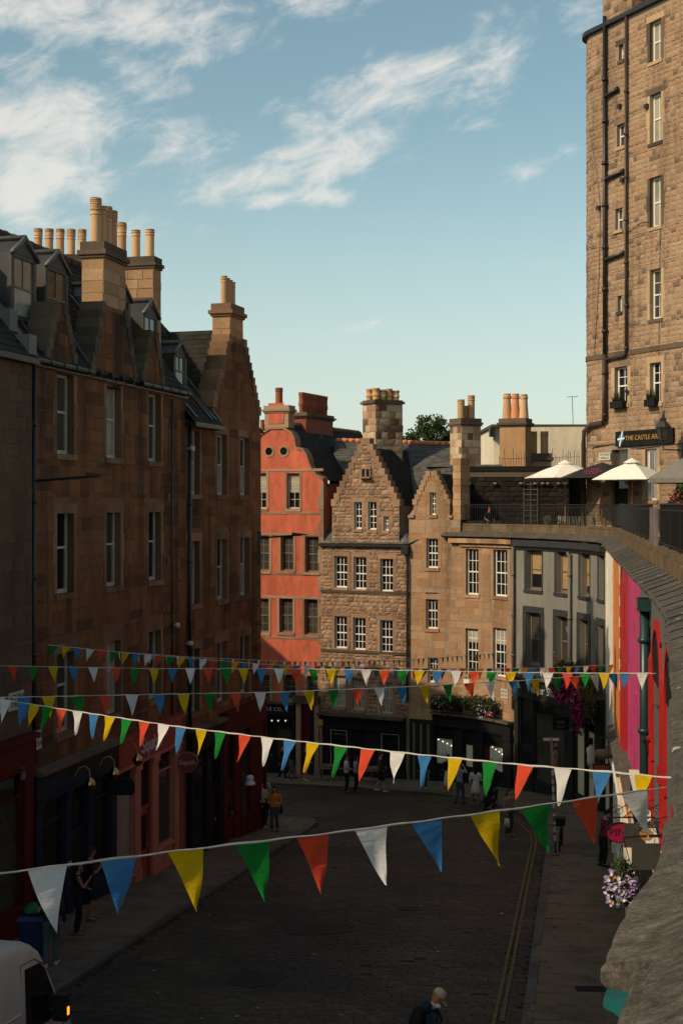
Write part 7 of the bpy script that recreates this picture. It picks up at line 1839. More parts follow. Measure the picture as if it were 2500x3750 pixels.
for (r0, x0), (r1, x1) in zip(prof, prof[1:]):
    for k in range(12):
        a0, a1 = 2*math.pi*k/12, 2*math.pi*(k+1)/12; m.quad((c.x+x0, c.y+r0*math.cos(a0), c.z+r0*math.sin(a0)), (c.x+x0, c.y+r0*math.cos(a1), c.z+r0*math.sin(a1)), (c.x+x1, c.y+r1*math.cos(a1), c.z+r1*math.sin(a1)), (c.x+x1, c.y+r1*math.cos(a0), c.z+r1*math.sin(a0)))
for x_ in (-.24, .24): m.add([(c.x+x_, c.y+.12*math.cos(2*math.pi*k/12), c.z+.12*math.sin(2*math.pi*k/12)) for k in range(12)], [tuple(range(12))])
mk('cask', m, 'brown_frame', rt); m = MB()
for x_, r_2 in ((-.17, .155), (-.06, .172), (.06, .172), (.17, .155)): m.tube([(c.x+x_, c.y+r_2*math.cos(2*math.pi*k/14), c.z+r_2*math.sin(2*math.pi*k/14)) for k in range(15)], .01, 4)
for x_ in (-.15, .15): m.tube([(c.x+x_, c.y, c.z+.15), (c.x+x_*.4, c.y, c.z+.55)], .008, 4)
wp = wallpt(44.5, c.z+.55); m.tube([(c.x-.1, c.y, c.z+.55), wp], .014, 5); mk('hoops', m, 'black_metal', rt)
c = pix(2203, 2812, 44); rt = root('market_sign', 'dark red painted board with worn gold lettering under the barrel sign', 'sign', tuple(c)); m = MB(); m.span((c.x-.3, c.y, c.z-.13), (c.x+.28, c.y+.04, c.z+.13)); mk('board', m, 'shop_maroon', rt)
m = MB()
for k in range(7): x_ = c.x-.24+k*.07; m.hexa([(x_, c.y-.006, c.z-.07), (x_+.02, c.y-.006, c.z-.07), (x_+.02, c.y-.002, c.z-.07), (x_, c.y-.002, c.z-.07), (x_+.03, c.y-.006, c.z+.08), (x_+.05, c.y-.006, c.z+.08), (x_+.05, c.y-.002, c.z+.08), (x_+.03, c.y-.002, c.z+.08)])
mk('worn_lettering', m, 'letter_gold', rt); m = MB(); m.tube([(c.x+.28, c.y+.02, c.z), wallpt(44, c.z)], .012, 5); mk('bracket', m, 'black_metal', rt)
c = pix(2052, 2650, 58); rt = root('hanging_sign', 'black hanging board with a pale crest outside the charcoal shop', 'sign', tuple(c)); m = MB(); m.span((c.x-.36, c.y, c.z-.27), (c.x+.36, c.y+.05, c.z+.27)); mk('board', m, 'shop_black', rt)
m = MB()
for k in range(7): m.box((c.x-.14+k*.047, c.y-.006, c.z+.06+.05*math.sin(k*2.1)), (.04, .006, .09))
m.box((c.x, c.y-.006, c.z-.14), (.36, .006, .035)); mk('crest', m, 'letter_dim', rt); m = MB(); sw = FW.s_px(2085); m.tube([(c.x-.36, c.y+.02, c.z+.32), FW.P(sw, c.z+.32, .1)], .018, 5); mk('bracket', m, 'black_metal', rt)
c = pix(452, 2885, 36.6); rt = root('hanging_sign', 'black scalloped hanging board in front of the pink shop window', 'sign', tuple(c)); m = MB()
m.prism([(c.x+a_, c.y, c.z+b_) for a_, b_ in ((-.24, -.2), (.24, -.2), (.3, -.12), (.3, .12), (.24, .22), (-.24, .22), (-.3, .12), (-.3, -.12))], (0, .04, 0)); mk('board', m, 'shop_black', rt); m = MB(); m.tube([(c.x+.3, c.y+.02, c.z+.26), (c.x-.75, c.y+.02, c.z+.27)], .014, 5); m.tube([(c.x-.2, c.y+.02, c.z+.2), (c.x-.2, c.y+.02, c.z+.26)], .006, 4); mk('bracket', m, 'black_metal', rt)
# slim sign post with finger plate, stickered
def street_post():
    b = Vector((pix(2033, 3144, 43.7).x, 43.7, gz(43.7)+.13)); t = b+Vector((-.14, 0, 3.75)); rt = root('sign_post', 'slim grey post with a white finger plate and stickers on the pavement', 'sign post', tuple(b))
    m = MB(); m.tube([b, t], .04, 10); m.lathe([(.09, 0), (.09, .03), (.045, .05)], 10, b); mk('post', m, 'pipe_grey', rt, smooth=True)
    m = MB(); m.span((t.x-.25, t.y-.02, t.z-.1), (t.x+.25, t.y+.02, t.z-.02)); mk('finger_plate', m, 'plate_white', rt); m = MB(); r = random.Random(2)
    for k in range(9): p = b.lerp(t, .12+.07*k); h = r.uniform(.08, .2); m.tube([p, p+(t-b).normalized()*h], .0425, 10)
    mk('stickers', m, 'letter_white', rt)
street_post()
def bicycle():
    c = Vector((pix(2052, 3045, 45).x, 45.0, gz(45)+.13)); rt = root('bicycle', 'black bicycle leaning by the slim sign post', 'bicycle', tuple(c)); ux = Vector((.22, .97, 0)).normalized()*1.0
    def P(a, z, l=0): return c+ux*a+Vector((.97, -.22, 0))*l+Vector((0, 0, z))
    for a_ in (-.5, .52):
        m = MB(); pts = [P(a_+.33*math.cos(2*math.pi*k/24), .34+.33*math.sin(2*math.pi*k/24)) for k in range(25)]; m.tube(pts, .022, 6); w = mk('wheel', m, 'shop_black', rt); m = MB()
        for k in range(10): m.tube([P(a_, .34), P(a_+.32*math.cos(k*.628), .34+.32*math.sin(k*.628))], .003, 3)
        mk('spokes', m, 'pipe_grey', w)
    m = MB()
    for p, q in (((-.5, .34), (-.1, .3)), ((-.5, .34), (-.2, .82)), ((-.1, .3), (-.2, .86)), ((-.1, .3), (.36, .8)), ((-.2, .8), (.36, .85)), ((.34, .95), (.52, .34))): m.tube([P(*p), P(*q)], .018, 6)
    mk('frame', m, 'black_metal', rt); m = MB(); m.tube([P(.3, 1.02, -.26), P(.34, 1.0, 0), P(.3, 1.02, .26)], .015, 6); mk('handlebar', m, 'pipe_grey', rt); m = MB(); m.hexa([P(-.34, .88, -.07), P(-.08, .9, -.03), P(-.08, .9, .03), P(-.34, .88, .07), P(-.34, .94, -.07), P(-.08, .94, -.03), P(-.08, .94, .03), P(-.34, .94, .07)]); mk('saddle', m, 'shop_black', rt)
    m = MB(); m.box(P(-.45, 1.0, 0), (.3, .34, .25)); mk('basket', m, 'shop_black', rt)
bicycle()
for x, y, lb, mm, w in ((2170, 3148, 'pale rectangular metal inspection cover in the pavement', 'kerb_stone', .32), (2085, 3398, 'worn tan paving repair slab in the pavement', 'stone_buff_dark', .45), (2160, 3645, 'dark square drain cover in the pavement near the ledge', 'stone_black', .3)):
    D = 35500/(y-HY-482); p = pix(x, y, D); m = MB(); z = lambda dy: gz(D+dy)+.135; m.hexa([(p.x-w, D-.22, z(-.22)-.02), (p.x+w, D-.22, z(-.22)-.02), (p.x+w, D+.22, z(.22)-.02), (p.x-w, D+.22, z(.22)-.02), (p.x-w, D-.22, z(-.22)), (p.x+w, D-.22, z(-.22)), (p.x+w, D+.22, z(.22)), (p.x-w, D+.22, z(.22))])
    if mm == 'stone_buff_dark' and mm not in MATS: stone('stone_buff_dark', [(0.16, 0.11, 0.065)], soot_amt=.3)
    tag(mk('inspection_cover', m, mm, None), lb, 'cover')
def wheelie_bin():
    D = 29.2; p = pix(128, 3400, D); g = gz(D)+.13; rt = root('wheelie_bin', 'blue wheeled bin with a green bag on its lid beside the red shop', 'bin', (p.x, D, g)); b = Vector((p.x, D, g))
    m = MB(); m.hexa([b+Vector(v) for v in ((-.22, -.24, .06), (.22, -.24, .06), (.22, .24, .06), (-.22, .24, .06), (-.29, -.33, .98), (.29, -.33, .98), (.29, .33, .98), (-.29, .33, .98))]); mk('body', m, 'bin_blue', rt)
    m = MB(); m.hexa([b+Vector(v) for v in ((-.31, -.37, .985), (.31, -.37, .985), (.31, .35, .985), (-.31, .35, .985), (-.26, -.3, 1.07), (.26, -.3, 1.07), (.26, .3, 1.09), (-.26, .3, 1.09))]); mk('lid', m, 'bin_blue', rt)
    for sx in (-.2, .2): m = MB(); m.tube([b+Vector((sx-.03, .26, .1)), b+Vector((sx+.03, .26, .1))], .1, 10); mk('wheel', m, 'shop_black', rt)
    q = random.Random(3); m = MB(); m.lathe([(.05, 0), (.26, .02), (.24, .1), (.12, .18), (.03, .2)], 9, b+Vector((0, 0, 1.09))); m.v = [(x_+q.uniform(-.03, .03), y_+q.uniform(-.03, .03), z_+q.uniform(-.01, .02)) for x_, y_, z_ in m.v]; tag(mk('refuse_bag', m, 'bag_green', None), 'crumpled green plastic bag lying on the blue bin', 'bag')
paint('bin_blue', (0.010, 0.028, 0.085), 0.5, 0.2); paint('bag_green', (0.02, 0.13, 0.05), 0.35, 0.3)
wheelie_bin()
multi('table_top', [(0.16, 0.11, 0.065)], 0.6)
def cafe_table(x, y, D, label):
    c = pix(x, y, D); g = gz(D)+.13; rt = root('cafe_table', label, 'table', (c.x, D, g), 'cafe tables outside the black shop'); m = MB(); m.span((c.x-.42, D-.35, g+.72), (c.x+.42, D+.35, g+.76)); mk('table_top', m, 'table_top', rt); m = MB(); m.tube([(c.x, D, g+.03), (c.x, D, g+.72)], .035, 8); mk('pedestal', m, 'pipe_grey', rt); m = MB(); m.span((c.x-.3, D-.04, g), (c.x+.3, D+.04, g+.035)); m.span((c.x-.04, D-.3, g), (c.x+.04, D+.3, g+.033)); mk('foot', m, 'pipe_grey', rt)
    rb = root('bench', 'low timber bench behind the '+label.split(' ', 1)[1][:60], 'bench', (c.x, D+.75, g)); m = MB(); m.span((c.x-.6, D+.6, g+.42), (c.x+.6, D+.9, g+.46)); mk('seat', m, 'table_top', rb)
    for sx in (-.5, .5): m = MB(); m.span((c.x+sx-.03, D+.62, g), (c.x+sx+.03, D+.88, g+.42)); mk('leg', m, 'black_metal', rb)
cafe_table(1212, 2800, 66.2, 'pale topped cafe table by the candle shop side of the cafe'); cafe_table(1362, 2830, 65, 'pale topped cafe table under the second cafe window')

# ------------------------------------------------------------------ bunting
for nm, col in (('flag_white', (0.88, 0.85, 0.81)), ('flag_blue_cloth', (0.055, 0.21, 0.47)), ('flag_yellow', (0.75, 0.48, 0.006)), ('flag_green', (0.012, 0.24, 0.035)), ('flag_red', (0.76, 0.085, 0.035)), ('tape_white', (0.78, 0.74, 0.68))): cloth(nm, col, .3)
PEN = {}
def pennant_mesh(var, lean, col, w=.2, h=.3):
    key = (var, round(lean, 2), col)
    if key in PEN: return PEN[key]
    r = random.Random(var*17+int(lean*10)); n = 9; vs, fs = [], []
    ph = r.uniform(0, 6.28); amp = r.uniform(.003, .014); curl = r.uniform(-.03, .03); tw = r.uniform(-.5, .5); sw = r.uniform(-.012, .012)
    for j in range(n+1):
        t = j/n; half = w/2*(1-t)+.0015; cx = lean*w*.5*t+sw*math.sin(t*3.1)
        for i in range(5):
            q = (i-2)/2; x = cx+half*q; y = amp*math.sin(ph+t*5+q*1.8)*min(1, t*2.5)+curl*t*t+tw*.12*t*q*(1-t)*w*5*.3
            vs.append((x, y, -h*t*(1-.03*abs(tw))))
    for j in range(n):
        for i in range(4): a_ = j*5+i; fs.append((a_, a_+1, a_+6, a_+5))
    me = bpy.data.meshes.new('pennant'); me.from_pydata(vs, [], fs); setmat(me, col); me.polygons.foreach_set('use_smooth', [True]*len(me.polygons)); PEN[key] = me; return me
def bunting(label, ends, start, lean, seed, sag=.1, spacing=.37, wscale=1.0, first=0.0, swing=.12, stop=None, last_in=None, tape=.016, size=1.0, off=0.0, xs=None, rev=False):
    """ends: list of (x, y, D) the string passes through in the photograph, left to right"""
    P = [pix(*e) for e in ends]; r = random.Random(seed); pts = [tuple(p) for p in P]; dens = []
    for a_, b_ in zip(P, P[1:]):
        n = max(2, int((b_-a_).length/.12))
        for k in range(n):
            q = a_.lerp(b_, k/n); dens.append(q)
    dens.append(P[-1])
    cum = [0]
    for a_, b_ in zip(dens, dens[1:]): cum.append(cum[-1]+(b_-a_).length)
    L = cum[-1]
    def at(s):
        i = 0; lo, hi = 0, len(cum)-2
        while lo < hi:
            m_ = (lo+hi+1)//2
            if cum[m_] <= s: lo = m_
            else: hi = m_-1
        f = (s-cum[lo])/max(1e-6, cum[lo+1]-cum[lo]); p = dens[lo].lerp(dens[lo+1], f); return p+Vector((0, 0, .0025*math.sin(s*2*math.pi/spacing)))
    base = at(0); rt = root('bunting', label, 'bunting', tuple(base), 'strings of pennants across the street'); rl = wloc(rt)
    m = MB(); n = int(L/.06); prev = None
    for k in range(n+1):
        p = at(L*k/n); hh = tape*(.6+.4*math.sin(k*.21+seed)**2)
        cur = (p+Vector((0, 0, hh/2)), p-Vector((0, 0, hh/2)), p+Vector((0, .002, 0)), p-Vector((0, .002, 0)))
        if prev: m.add([prev[0], prev[2], prev[1], prev[3], cur[0], cur[2], cur[1], cur[3]], [(0, 1, 5, 4), (1, 2, 6, 5), (2, 3, 7, 6), (3, 0, 4, 7)])
        prev = cur
    mk('tape', m, 'tape_white', rt)
    cols = ['flag_white', 'flag_blue_cloth', 'flag_yellow', 'flag_green', 'flag_red']; k = start
    if rev: cols = cols[::-1]
    if xs:
        smp = [(seen_px(at(L*i/3000))[0], L*i/3000) for i in range(3001)]; S = [min(smp, key=lambda q: abs(q[0]-x_))[1] for x_ in xs]
        lead = [S[0]-spacing*(j+1) for j in range(int(S[0]/spacing))][::-1]; k = (start-len(lead)) % 5; S = lead+S
    else: S = [first+spacing*j for j in range(int((L-.12-first)/spacing))]
    for s in S:
        p = at(s); t = (at(min(L, s+.1))-at(max(0, s-.1))).normalized(); an = math.atan2(t.y, t.x)
        le = (lean(s/L) if callable(lean) else lean)+r.uniform(-.15, .15); le = round(le*5)/5
        o = inst('pennant', pennant_mesh(r.randrange(5), le, cols[k % 5]), rt, p-rl-Vector((0, 0, tape*.25)), an, (size*wscale, size, size*r.uniform(.96, 1.05)))
        o.rotation_euler = (r.uniform(-swing, swing)+off, -math.asin(max(-1, min(1, t.z)))*.8, an); k += 1
    return rt
# colours run white, blue, yellow, green, red
bunting('nearest string of large pennants sweeping low across the whole street', [(-900, 3305, 6.0), (0, 3198, 7.05), (640, 3117, 7.7), (1250, 3046, 8.3), (1850, 2966, 8.9), (2440, 2882, 9.5)], 0, lambda t: .2+.75*t, 1, spacing=.38, tape=.015, size=1.12, xs=[175, 435, 680, 925, 1145, 1360, 1560, 1775, 1960, 2140, 2320])
bunting('second string of pennants sloping from high over the blue shop down to the ledge', [(-250, 2520, 19), (0, 2560, 17.8), (255, 2601, 16.9), (638, 2659, 15.5), (1000, 2704, 14.2), (1506, 2760, 12.6), (1900, 2800, 11.4), (2236, 2827, 10.5), (2455, 2848, 9.9)], 0, -.8, 2, spacing=.37, tape=.016, xs=[24, 83, 128, 175, 226, 285, 344, 403, 464, 529, 600, 663, 737, 807, 896, 978, 1061, 1145, 1248, 1346, 1455, 1554, 1665, 1793, 1923, 2059, 2202, 2353])
bunting('third string of pennants rising gently towards the charcoal shop sign', [(-300, 2560, 20), (112, 2552, 20.8), (542, 2543, 21.9), (1000, 2535, 23.2), (1448, 2517, 24.4), (1900, 2493, 25.8), (2255, 2466, 26.8), (2400, 2462, 27.0)], 1, lambda t: .1+.9*t, 3, spacing=.395, tape=.016, size=1.1, xs=[86, 180, 284, 386, 483, 582, 672, 770, 861, 953, 1043, 1130, 1218, 1306, 1387, 1470, 1554, 1639, 1715, 1793, 1876, 1956, 2035, 2100, 2175, 2242])
bunting('fourth string of small pennants running level across the street', [(-120, 2436, 28.6), (0, 2438, 28.6), (542, 2448, 28.4), (1000, 2448, 28), (1570, 2456, 27.4), (2000, 2464, 26.8), (2425, 2466, 25.8)], 0, lambda t: .25-.5*t, 4, spacing=.42, tape=.016, size=1.06, rev=True, xs=[48, 122, 196, 271, 341, 424, 494, 564, 633, 697, 761, 828, 891, 959, 1021, 1085, 1148, 1212, 1275, 1340, 1405, 1470, 1535, 1600, 1668, 1735, 1800, 1868, 1935, 2005, 2075, 2140, 2210, 2285, 2350])
bunting('fifth string of small pennants falling from the red tenement wall', [(178, 2362, 33.8), (542, 2398, 35), (1000, 2435, 36.8), (1570, 2449, 39), (2000, 2446, 40.8), (2290, 2432, 42)], 1, -.5, 5, spacing=.31, tape=.016, size=1.05, rev=True, first=.15)
bunting('farthest string of tiny pennants ending at the grey pipe', [(440, 2388, 38.3), (700, 2406, 42.5), (1000, 2420, 47.5), (1155, 2425, 50), (1474, 2417, 55), (1697, 2402, 58.6), (1880, 2387, 61.8)], 4, .3, 6, spacing=.36, tape=.018, size=.9, rev=True)

# ------------------------------------------------------------------ parked van
paint('van_white', (0.56, 0.50, 0.42), 0.4, 0.08, 1.5, (0.3, 0.26, 0.2), 0.25, 0.5)
paint('van_plastic', (0.012, 0.012, 0.012), 0.5, 0.2)
emit('indicator_amber', (1.0, 0.28, 0.02), 2.2)
def van():
    h0 = Vector((.194, .981, 0)).normalized(); rgt = Vector((h0.y, -h0.x, 0)); g0 = 20.6
    rc = Vector((-4.74, 20.55, 0)); o0 = rc+h0*1.72-rgt*.86           # nose centre line at x = 0
    def P(x, y, z): q = o0+h0*x+rgt*y; return Vector((q.x, q.y, gz(q.y)+.03+z))
    rt = root('delivery_van', 'white high roofed delivery van parked at the kerb, nose only in view', 'van', tuple(P(-2.6, 0, 0)))
    st = [(.0, .38, .62, .78), (-.03, .36, .95, .88), (-.35, .34, 1.18, .96), (-.6, .34, 1.3, .98), (-.95, .34, 1.82, .99), (-1.32, .34, 2.3, 1.0), (-1.6, .34, 2.46, 1.0), (-2.1, .34, 2.53, 1.0), (-3.5, .34, 2.54, 1.0), (-5.2, .34, 2.52, 1.0), (-5.35, .4, 2.46, .98)]
    m = MB(); n = None; rings = []
    for x, zb, zt, hw in st:
        wst = min(1.15, zt-.12); tw = hw-.085*max(0, min(1, (zt-1.15)/1.3))
        sec = [(-hw*.96, zb), (-hw, zb+.2), (-hw, wst), (-tw-.01, zt-.16), (-tw+.06, zt-.05), (-tw+.2, zt-.005), (0, zt+.015)]
        sec = sec+[(-y, z) for y, z in sec[-2::-1]]; rings.append([P(x, y, z) for y, z in sec])
    o = 0; k = len(rings[0])
    for rg in rings: m.v += [tuple(q) for q in rg]
    for i in range(len(rings)-1):
        for j in range(k-1): a_ = i*k+j; m.f.append((a_, a_+1, a_+1+k, a_+k))
        m.f.append((i*k+k-1, i*k, i*k+k, i*k+k+k-1))
    m.f.append(tuple(range(k))); m.f.append(tuple(range((len(rings)-1)*k, len(rings)*k))[::-1])
    b = mk('body', m, 'van_white', rt, smooth=True); b.data.set_sharp_from_angle(angle=R(35))
    def side(pts, d=.012): 
        out = []
        for x, z in pts:
            t = max(0, min(1, (z-1.15)/1.3)); out.append(P(x, 1.0-.085*t*(.97)+d, z))
        return out
    m = MB(); q = side([(-2.02, 1.15), (-.76, 1.18), (-1.25, 1.98), (-1.42, 2.1), (-1.95, 2.12)]); m.prism(q, -rgt*.02); mk('side_window', m, 'glass_dark', rt)
    m = MB(); m.prism([P(-.66, y, 1.36) for y in (-.8,)]+[P(-.66, .8, 1.36), P(-1.3, .78, 2.25), P(-1.3, -.78, 2.25)], Vector((0, 0, .03))+h0*.02); mk('windscreen', m, 'glass_dark', rt)
    for pts in ([(-2.1, .5), (-2.1, 2.2)], [(-.62, .5), (-.62, 1.15), (-.68, 1.2)], [(-2.1, 2.2), (-1.6, 2.2), (-1.2, 2.02)]):
        m = MB(); m.tube(side(pts, .001), .008, 4); mk('door_seam', m, 'van_plastic', rt)
    for z0_, z1_ in ((1.02, 1.06), (1.5, 1.53)):
        m = MB(); m.tube(side([(-2.2, (z0_+z1_)/2), (-5.2, (z0_+z1_)/2)], .004), .018, 6); mk('side_crease', m, 'van_white', rt)
    for y in (-.6, -.3, 0, .3, .6): m = MB(); m.tube([P(-2.1, y, 2.545), P(-5.0, y, 2.55)], .022, 6); mk('roof_rib', m, 'van_white', rt)
    m = MB(); m.tube([P(-1.15, 1.0, 1.3), P(-1.13, 1.1, 1.32)], .03, 6); c = P(-1.12, 1.17, 1.36); X, Y, Z = rgt, h0, Vector((0, 0, 1))
    def hb(mm, cc, sx, sy, sz): mm.hexa([cc+X*a_*sx+Y*b_*sy+Z*e_*sz for e_ in (-1, 1) for a_, b_ in ((-1, -1), (1, -1), (1, 1), (-1, 1))])
    hb(m, c, .11, .07, .2); hb(m, c+h0*.05, .085, .06, .16); mi = mk('mirror', m, 'van_plastic', rt)
    m = MB(); hb(m, c+X*.112+Z*-.05, .008, .03, .06); mk('indicator', m, 'indicator_amber', mi)
    for x in (-.95, -4.4):
        for sy in (-1, 1):
            m = MB(); cc = P(x, sy*.93, .34); m.tube([cc-X*.11, cc-X*.1, cc+X*.1, cc+X*.11], [.3, .34, .34, .3], 18); w = mk('wheel', m, 'van_plastic', rt); m = MB(); m.tube([cc+X*sy*.1, cc+X*sy*.118], .2, 14); mk('hub', m, 'pipe_grey', w)
    for sy in (-1, 1):
        m = MB(); m.prism([P(-.05, sy*.55, .72), P(-.12, sy*.86, .74), P(-.42, sy*.9, 1.04), P(-.3, sy*.62, 1.02)], h0*.06+Vector((0, 0, .02))); mk('headlight', m, 'glass_mid', rt)
    m = MB(); hb(m, P(.02, 0, .45), .85, .06, .13); mk('bumper', m, 'van_plastic', rt)
van()

# ------------------------------------------------------------------ people
def skin_mat(name, col): multi(name, [col, tuple(c*.94 for c in col)], 0.6, 0.3, 0.15, 30)
skin_mat('skin_fair', (0.40, 0.22, 0.14)); skin_mat('skin_tan', (0.33, 0.15, 0.075)); skin_mat('skin_warm', (0.42, 0.17, 0.08))
for nm, col in (('cl_black', (0.012, 0.012, 0.013)), ('cl_charcoal', (0.035, 0.035, 0.036)), ('cl_denim', (0.060, 0.080, 0.098)), ('cl_denim_pale', (0.105, 0.135, 0.14)), ('cl_cream', (0.46, 0.40, 0.29)), ('cl_white', (0.62, 0.57, 0.48)), ('cl_orange', (0.52, 0.20, 0.018)), ('cl_navy', (0.012, 0.028, 0.06)), ('cl_lightblue', (0.30, 0.33, 0.37)), ('cl_grey', (0.22, 0.20, 0.185)), ('cl_khaki', (0.17, 0.14, 0.09)), ('cl_maroon', (0.12, 0.012, 0.02)), ('cl_olive', (0.085, 0.075, 0.055)), ('cap_cream', (0.52, 0.42, 0.27)), ('hair_dark', (0.016, 0.011, 0.008)), ('hair_brown', (0.045, 0.025, 0.014)), ('hair_auburn', (0.11, 0.035, 0.014)), ('shoe_white', (0.5, 0.48, 0.44)), ('shoe_dark', (0.02, 0.018, 0.016)), ('shoe_tan', (0.15, 0.10, 0.06)), ('head_white', (0.55, 0.53, 0.58))):
    multi(nm, [col, tuple(c*.85 for c in col)], 0.85, 0.2, 0.35, 45)
FIX = []
def ell_loft(mb, secs, n=14):
    """secs: (centre, right axis * half width, forward axis * half depth)"""
    o = len(mb.v)
    for c, a, b in secs:
        for k in range(n): t = 2*math.pi*k/n; mb.v.append(tuple(c+a*math.cos(t)+b*math.sin(t)))
    for i in range(len(secs)-1):
        for k in range(n): a, b = o+i*n+k, o+i*n+(k+1) % n; mb.f.append((a, b, b+n, a+n))
    mb.f.append(tuple(o+k for k in range(n))[::-1]); mb.f.append(tuple(o+(len(secs)-1)*n+k for k in range(n)))
def ball(mb, c, rx, ry, rz, X, Y, Z, n=12, m=8):
    secs = []
    for j in range(m+1):
        t = -math.pi/2+math.pi*j/m; q = max(.08, math.cos(t)); secs.append((c+Z*rz*math.sin(t), X*rx*q, Y*ry*q))
    ell_loft(mb, secs, n)
def figure(label, x, D, face, h=1.72, pose='stand', arms=('down', 'down'), skin='skin_fair', top=('cl_black', 'long'), bottom=('trousers', 'cl_black'), hair=('hair_dark', 'short'), shoes='shoe_dark', lean=0.0, nod=0.0, turn=0.0, base=None, vox=.022, slim=1.0, xw=None, group='people in the street', long_top=0.0, stride=0.0, extras=(), parent_seat=None):
    k = h/1.75; X0 = xw if xw is not None else (x-CX)/FP*D
    g = base if base is not None else None
    f = Vector((math.cos(face), math.sin(face), 0)); r = Vector((f.y, -f.x, 0)); Z = Vector((0, 0, 1))
    if g is None:
        g = gz(D)+.135 if not inside((X0, D), ROAD) else gz(D)+.03
    O = Vector((X0, D, g))
    hz, hy = .92, 0.0
    if pose == 'crouch': hz, hy = .38, -.12
    if pose == 'sit': hz, hy = .47, 0.0
    cl, sl_ = math.cos(lean), math.sin(lean)
    def Lw(x_, y_, z_): return O+(r*x_+f*y_+Z*z_)*k
    def U(x_, y_, z_):
        dz = z_-.92; return Lw(x_, hy+y_*cl+dz*sl_, hz+dz*cl-y_*sl_)
    hip, knee, ank, toe = {}, {}, {}, {}
    for s in (-1, 1):
        hip[s] = Lw(s*.095, hy, hz-.02); a = stride*s
        if pose == 'crouch': knee[s] = Lw(s*.14, .30+.04*s, .47-.1*(s < 0)); ank[s] = Lw(s*.13, .02+.12*s, .09); toe[s] = Lw(s*.14, .2+.12*s, .05)
        elif pose == 'sit': knee[s] = Lw(s*.12, .43, .49); ank[s] = Lw(s*.12, .44, .09); toe[s] = Lw(s*.13, .62, .045)
        else:
            sp = .1+(.03 if stride == 0 else 0); knee[s] = Lw(s*sp, .02+.42*a*.55+(.06 if a < 0 else .02), .49); ank[s] = Lw(s*sp, -.03+.8*a*.5, .09+(.06*abs(a) if a < 0 else 0)); toe[s] = Lw(s*(sp+.02), .13+.8*a*.5, .045)
    sh, el, wr, hd = {}, {}, {}, {}
    for s, am in ((-1, arms[0]), (1, arms[1])):
        sh[s] = U(s*.185*slim, 0, 1.43)
        e, w_ = {'down': ((.25, -.04, 1.14), (.27, .08, .89)), 'front': ((.26, -.02, 1.13), (.09, .22, 1.08)), 'phone': ((.23, .12, 1.16), (.07, .29, 1.34)), 'camera': ((.27, .16, 1.30), (.07, .2, 1.57)), 'bent': ((.26, -.06, 1.14), (.2, .2, 1.06)), 'fwd': ((.25, .06, 1.14), (.24, .32, .98)), 'back': ((.25, -.16, 1.15), (.27, -.14, .9)), 'lap': ((.24, .02, 1.14), (.1, .3, 1.0)), 'hold': ((.25, -.02, 1.13), (.12, .24, 1.2)), 'raise': ((.27, .14, 1.25), (.2, .25, 1.5))}[am]
        el[s] = U(s*e[0], e[1], e[2]); wr[s] = U(s*w_[0], w_[1], w_[2]); hd[s] = wr[s]+(wr[s]-el[s]).normalized()*.09*k
    body = MB()
    # skin: legs, torso, arms, hands, neck and head, fused into one surface
    for s in (-1, 1):
        body.tube([hip[s], hip[s].lerp(knee[s], .35), knee[s], knee[s].lerp(ank[s], .3), ank[s]], [.08*k, .075*k, .054*k, .056*k, .037*k], 10); body.tube([ank[s], toe[s]], [.04*k, .03*k], 8)
        body.tube([sh[s], sh[s].lerp(el[s], .5), el[s], el[s].lerp(wr[s], .3), wr[s]], [.05*k, .045*k, .037*k, .038*k, .026*k], 10)
        dd = (hd[s]-wr[s]).normalized(); sd = dd.cross(Z); sd = sd.normalized() if sd.length > .1 else r; pn = sd.cross(dd)
        ell_loft(body, [(wr[s], sd*.028*k, pn*.018*k), (wr[s]+dd*.05*k, sd*.042*k, pn*.017*k), (wr[s]+dd*.095*k, sd*.04*k, pn*.014*k)], 10)
        for q in range(4):
            b0 = wr[s]+dd*.09*k+sd*(-.03+.02*q)*k; ln = (.062, .072, .068, .055)[q]; body.tube([b0, b0+dd*ln*.55*k-pn*.01*k, b0+dd*ln*.9*k-pn*.034*k], [.0095*k, .009*k, .007*k], 6)
        tb = wr[s]+dd*.03*k-sd*s*.035*k; body.tube([tb, tb+dd*.035*k-sd*s*.03*k, tb+dd*.065*k-sd*s*.035*k-pn*.015*k], [.012*k, .011*k, .009*k], 6)
    tor = [(.86, .135, .095), (.95, .15, .105), (1.08, .13, .09), (1.22, .145, .1), (1.36, .165, .105), (1.44, .15, .085), (1.49, .07, .06)]
    fw_ = (f*cl-Z*sl_); up = (Z*cl+f*sl_)
    def T(z_): return U(0, 0, z_)
    ell_loft(body, [(T(z_), r*a*k*slim, fw_*b*k) for z_, a, b in tor])
    hc = U(0, .015+.03*nod, 1.64-.015*nod); ct, st_ = math.cos(turn), math.sin(turn); hf0 = fw_*ct+r*st_; hr = r*ct-fw_*st_; cn, sn = math.cos(nod), math.sin(nod); hf = hf0*cn-up*sn; hu = up*cn+hf0*sn
    body.tube([T(1.46), hc-hu*.07*k], [.055*k, .052*k], 10)
    ell_loft(body, [(hc+hu*z_*k+hf*y_*k, hr*a*k, hf*b*k) for z_, a, b, y_ in ((-.115, .03, .03, .045), (-.1, .05, .06, .025), (-.05, .064, .083, .01), (0, .072, .094, 0), (.05, .073, .095, -.004), (.09, .06, .078, -.008), (.112, .03, .04, -.01))], 14)
    body.tube([hc+hf*.09*k+hu*.015*k, hc+hf*.117*k-hu*.022*k], [.009*k, .016*k], 6)
    for s in (-1, 1): ball(body, hc+hr*s*.073*k-hf*.005*k, .012*k, .022*k, .032*k, hr, hf, hu, 8, 5)
    o = mk('person', body, skin, None); tag(o, label, 'person', group); o.location = O; 
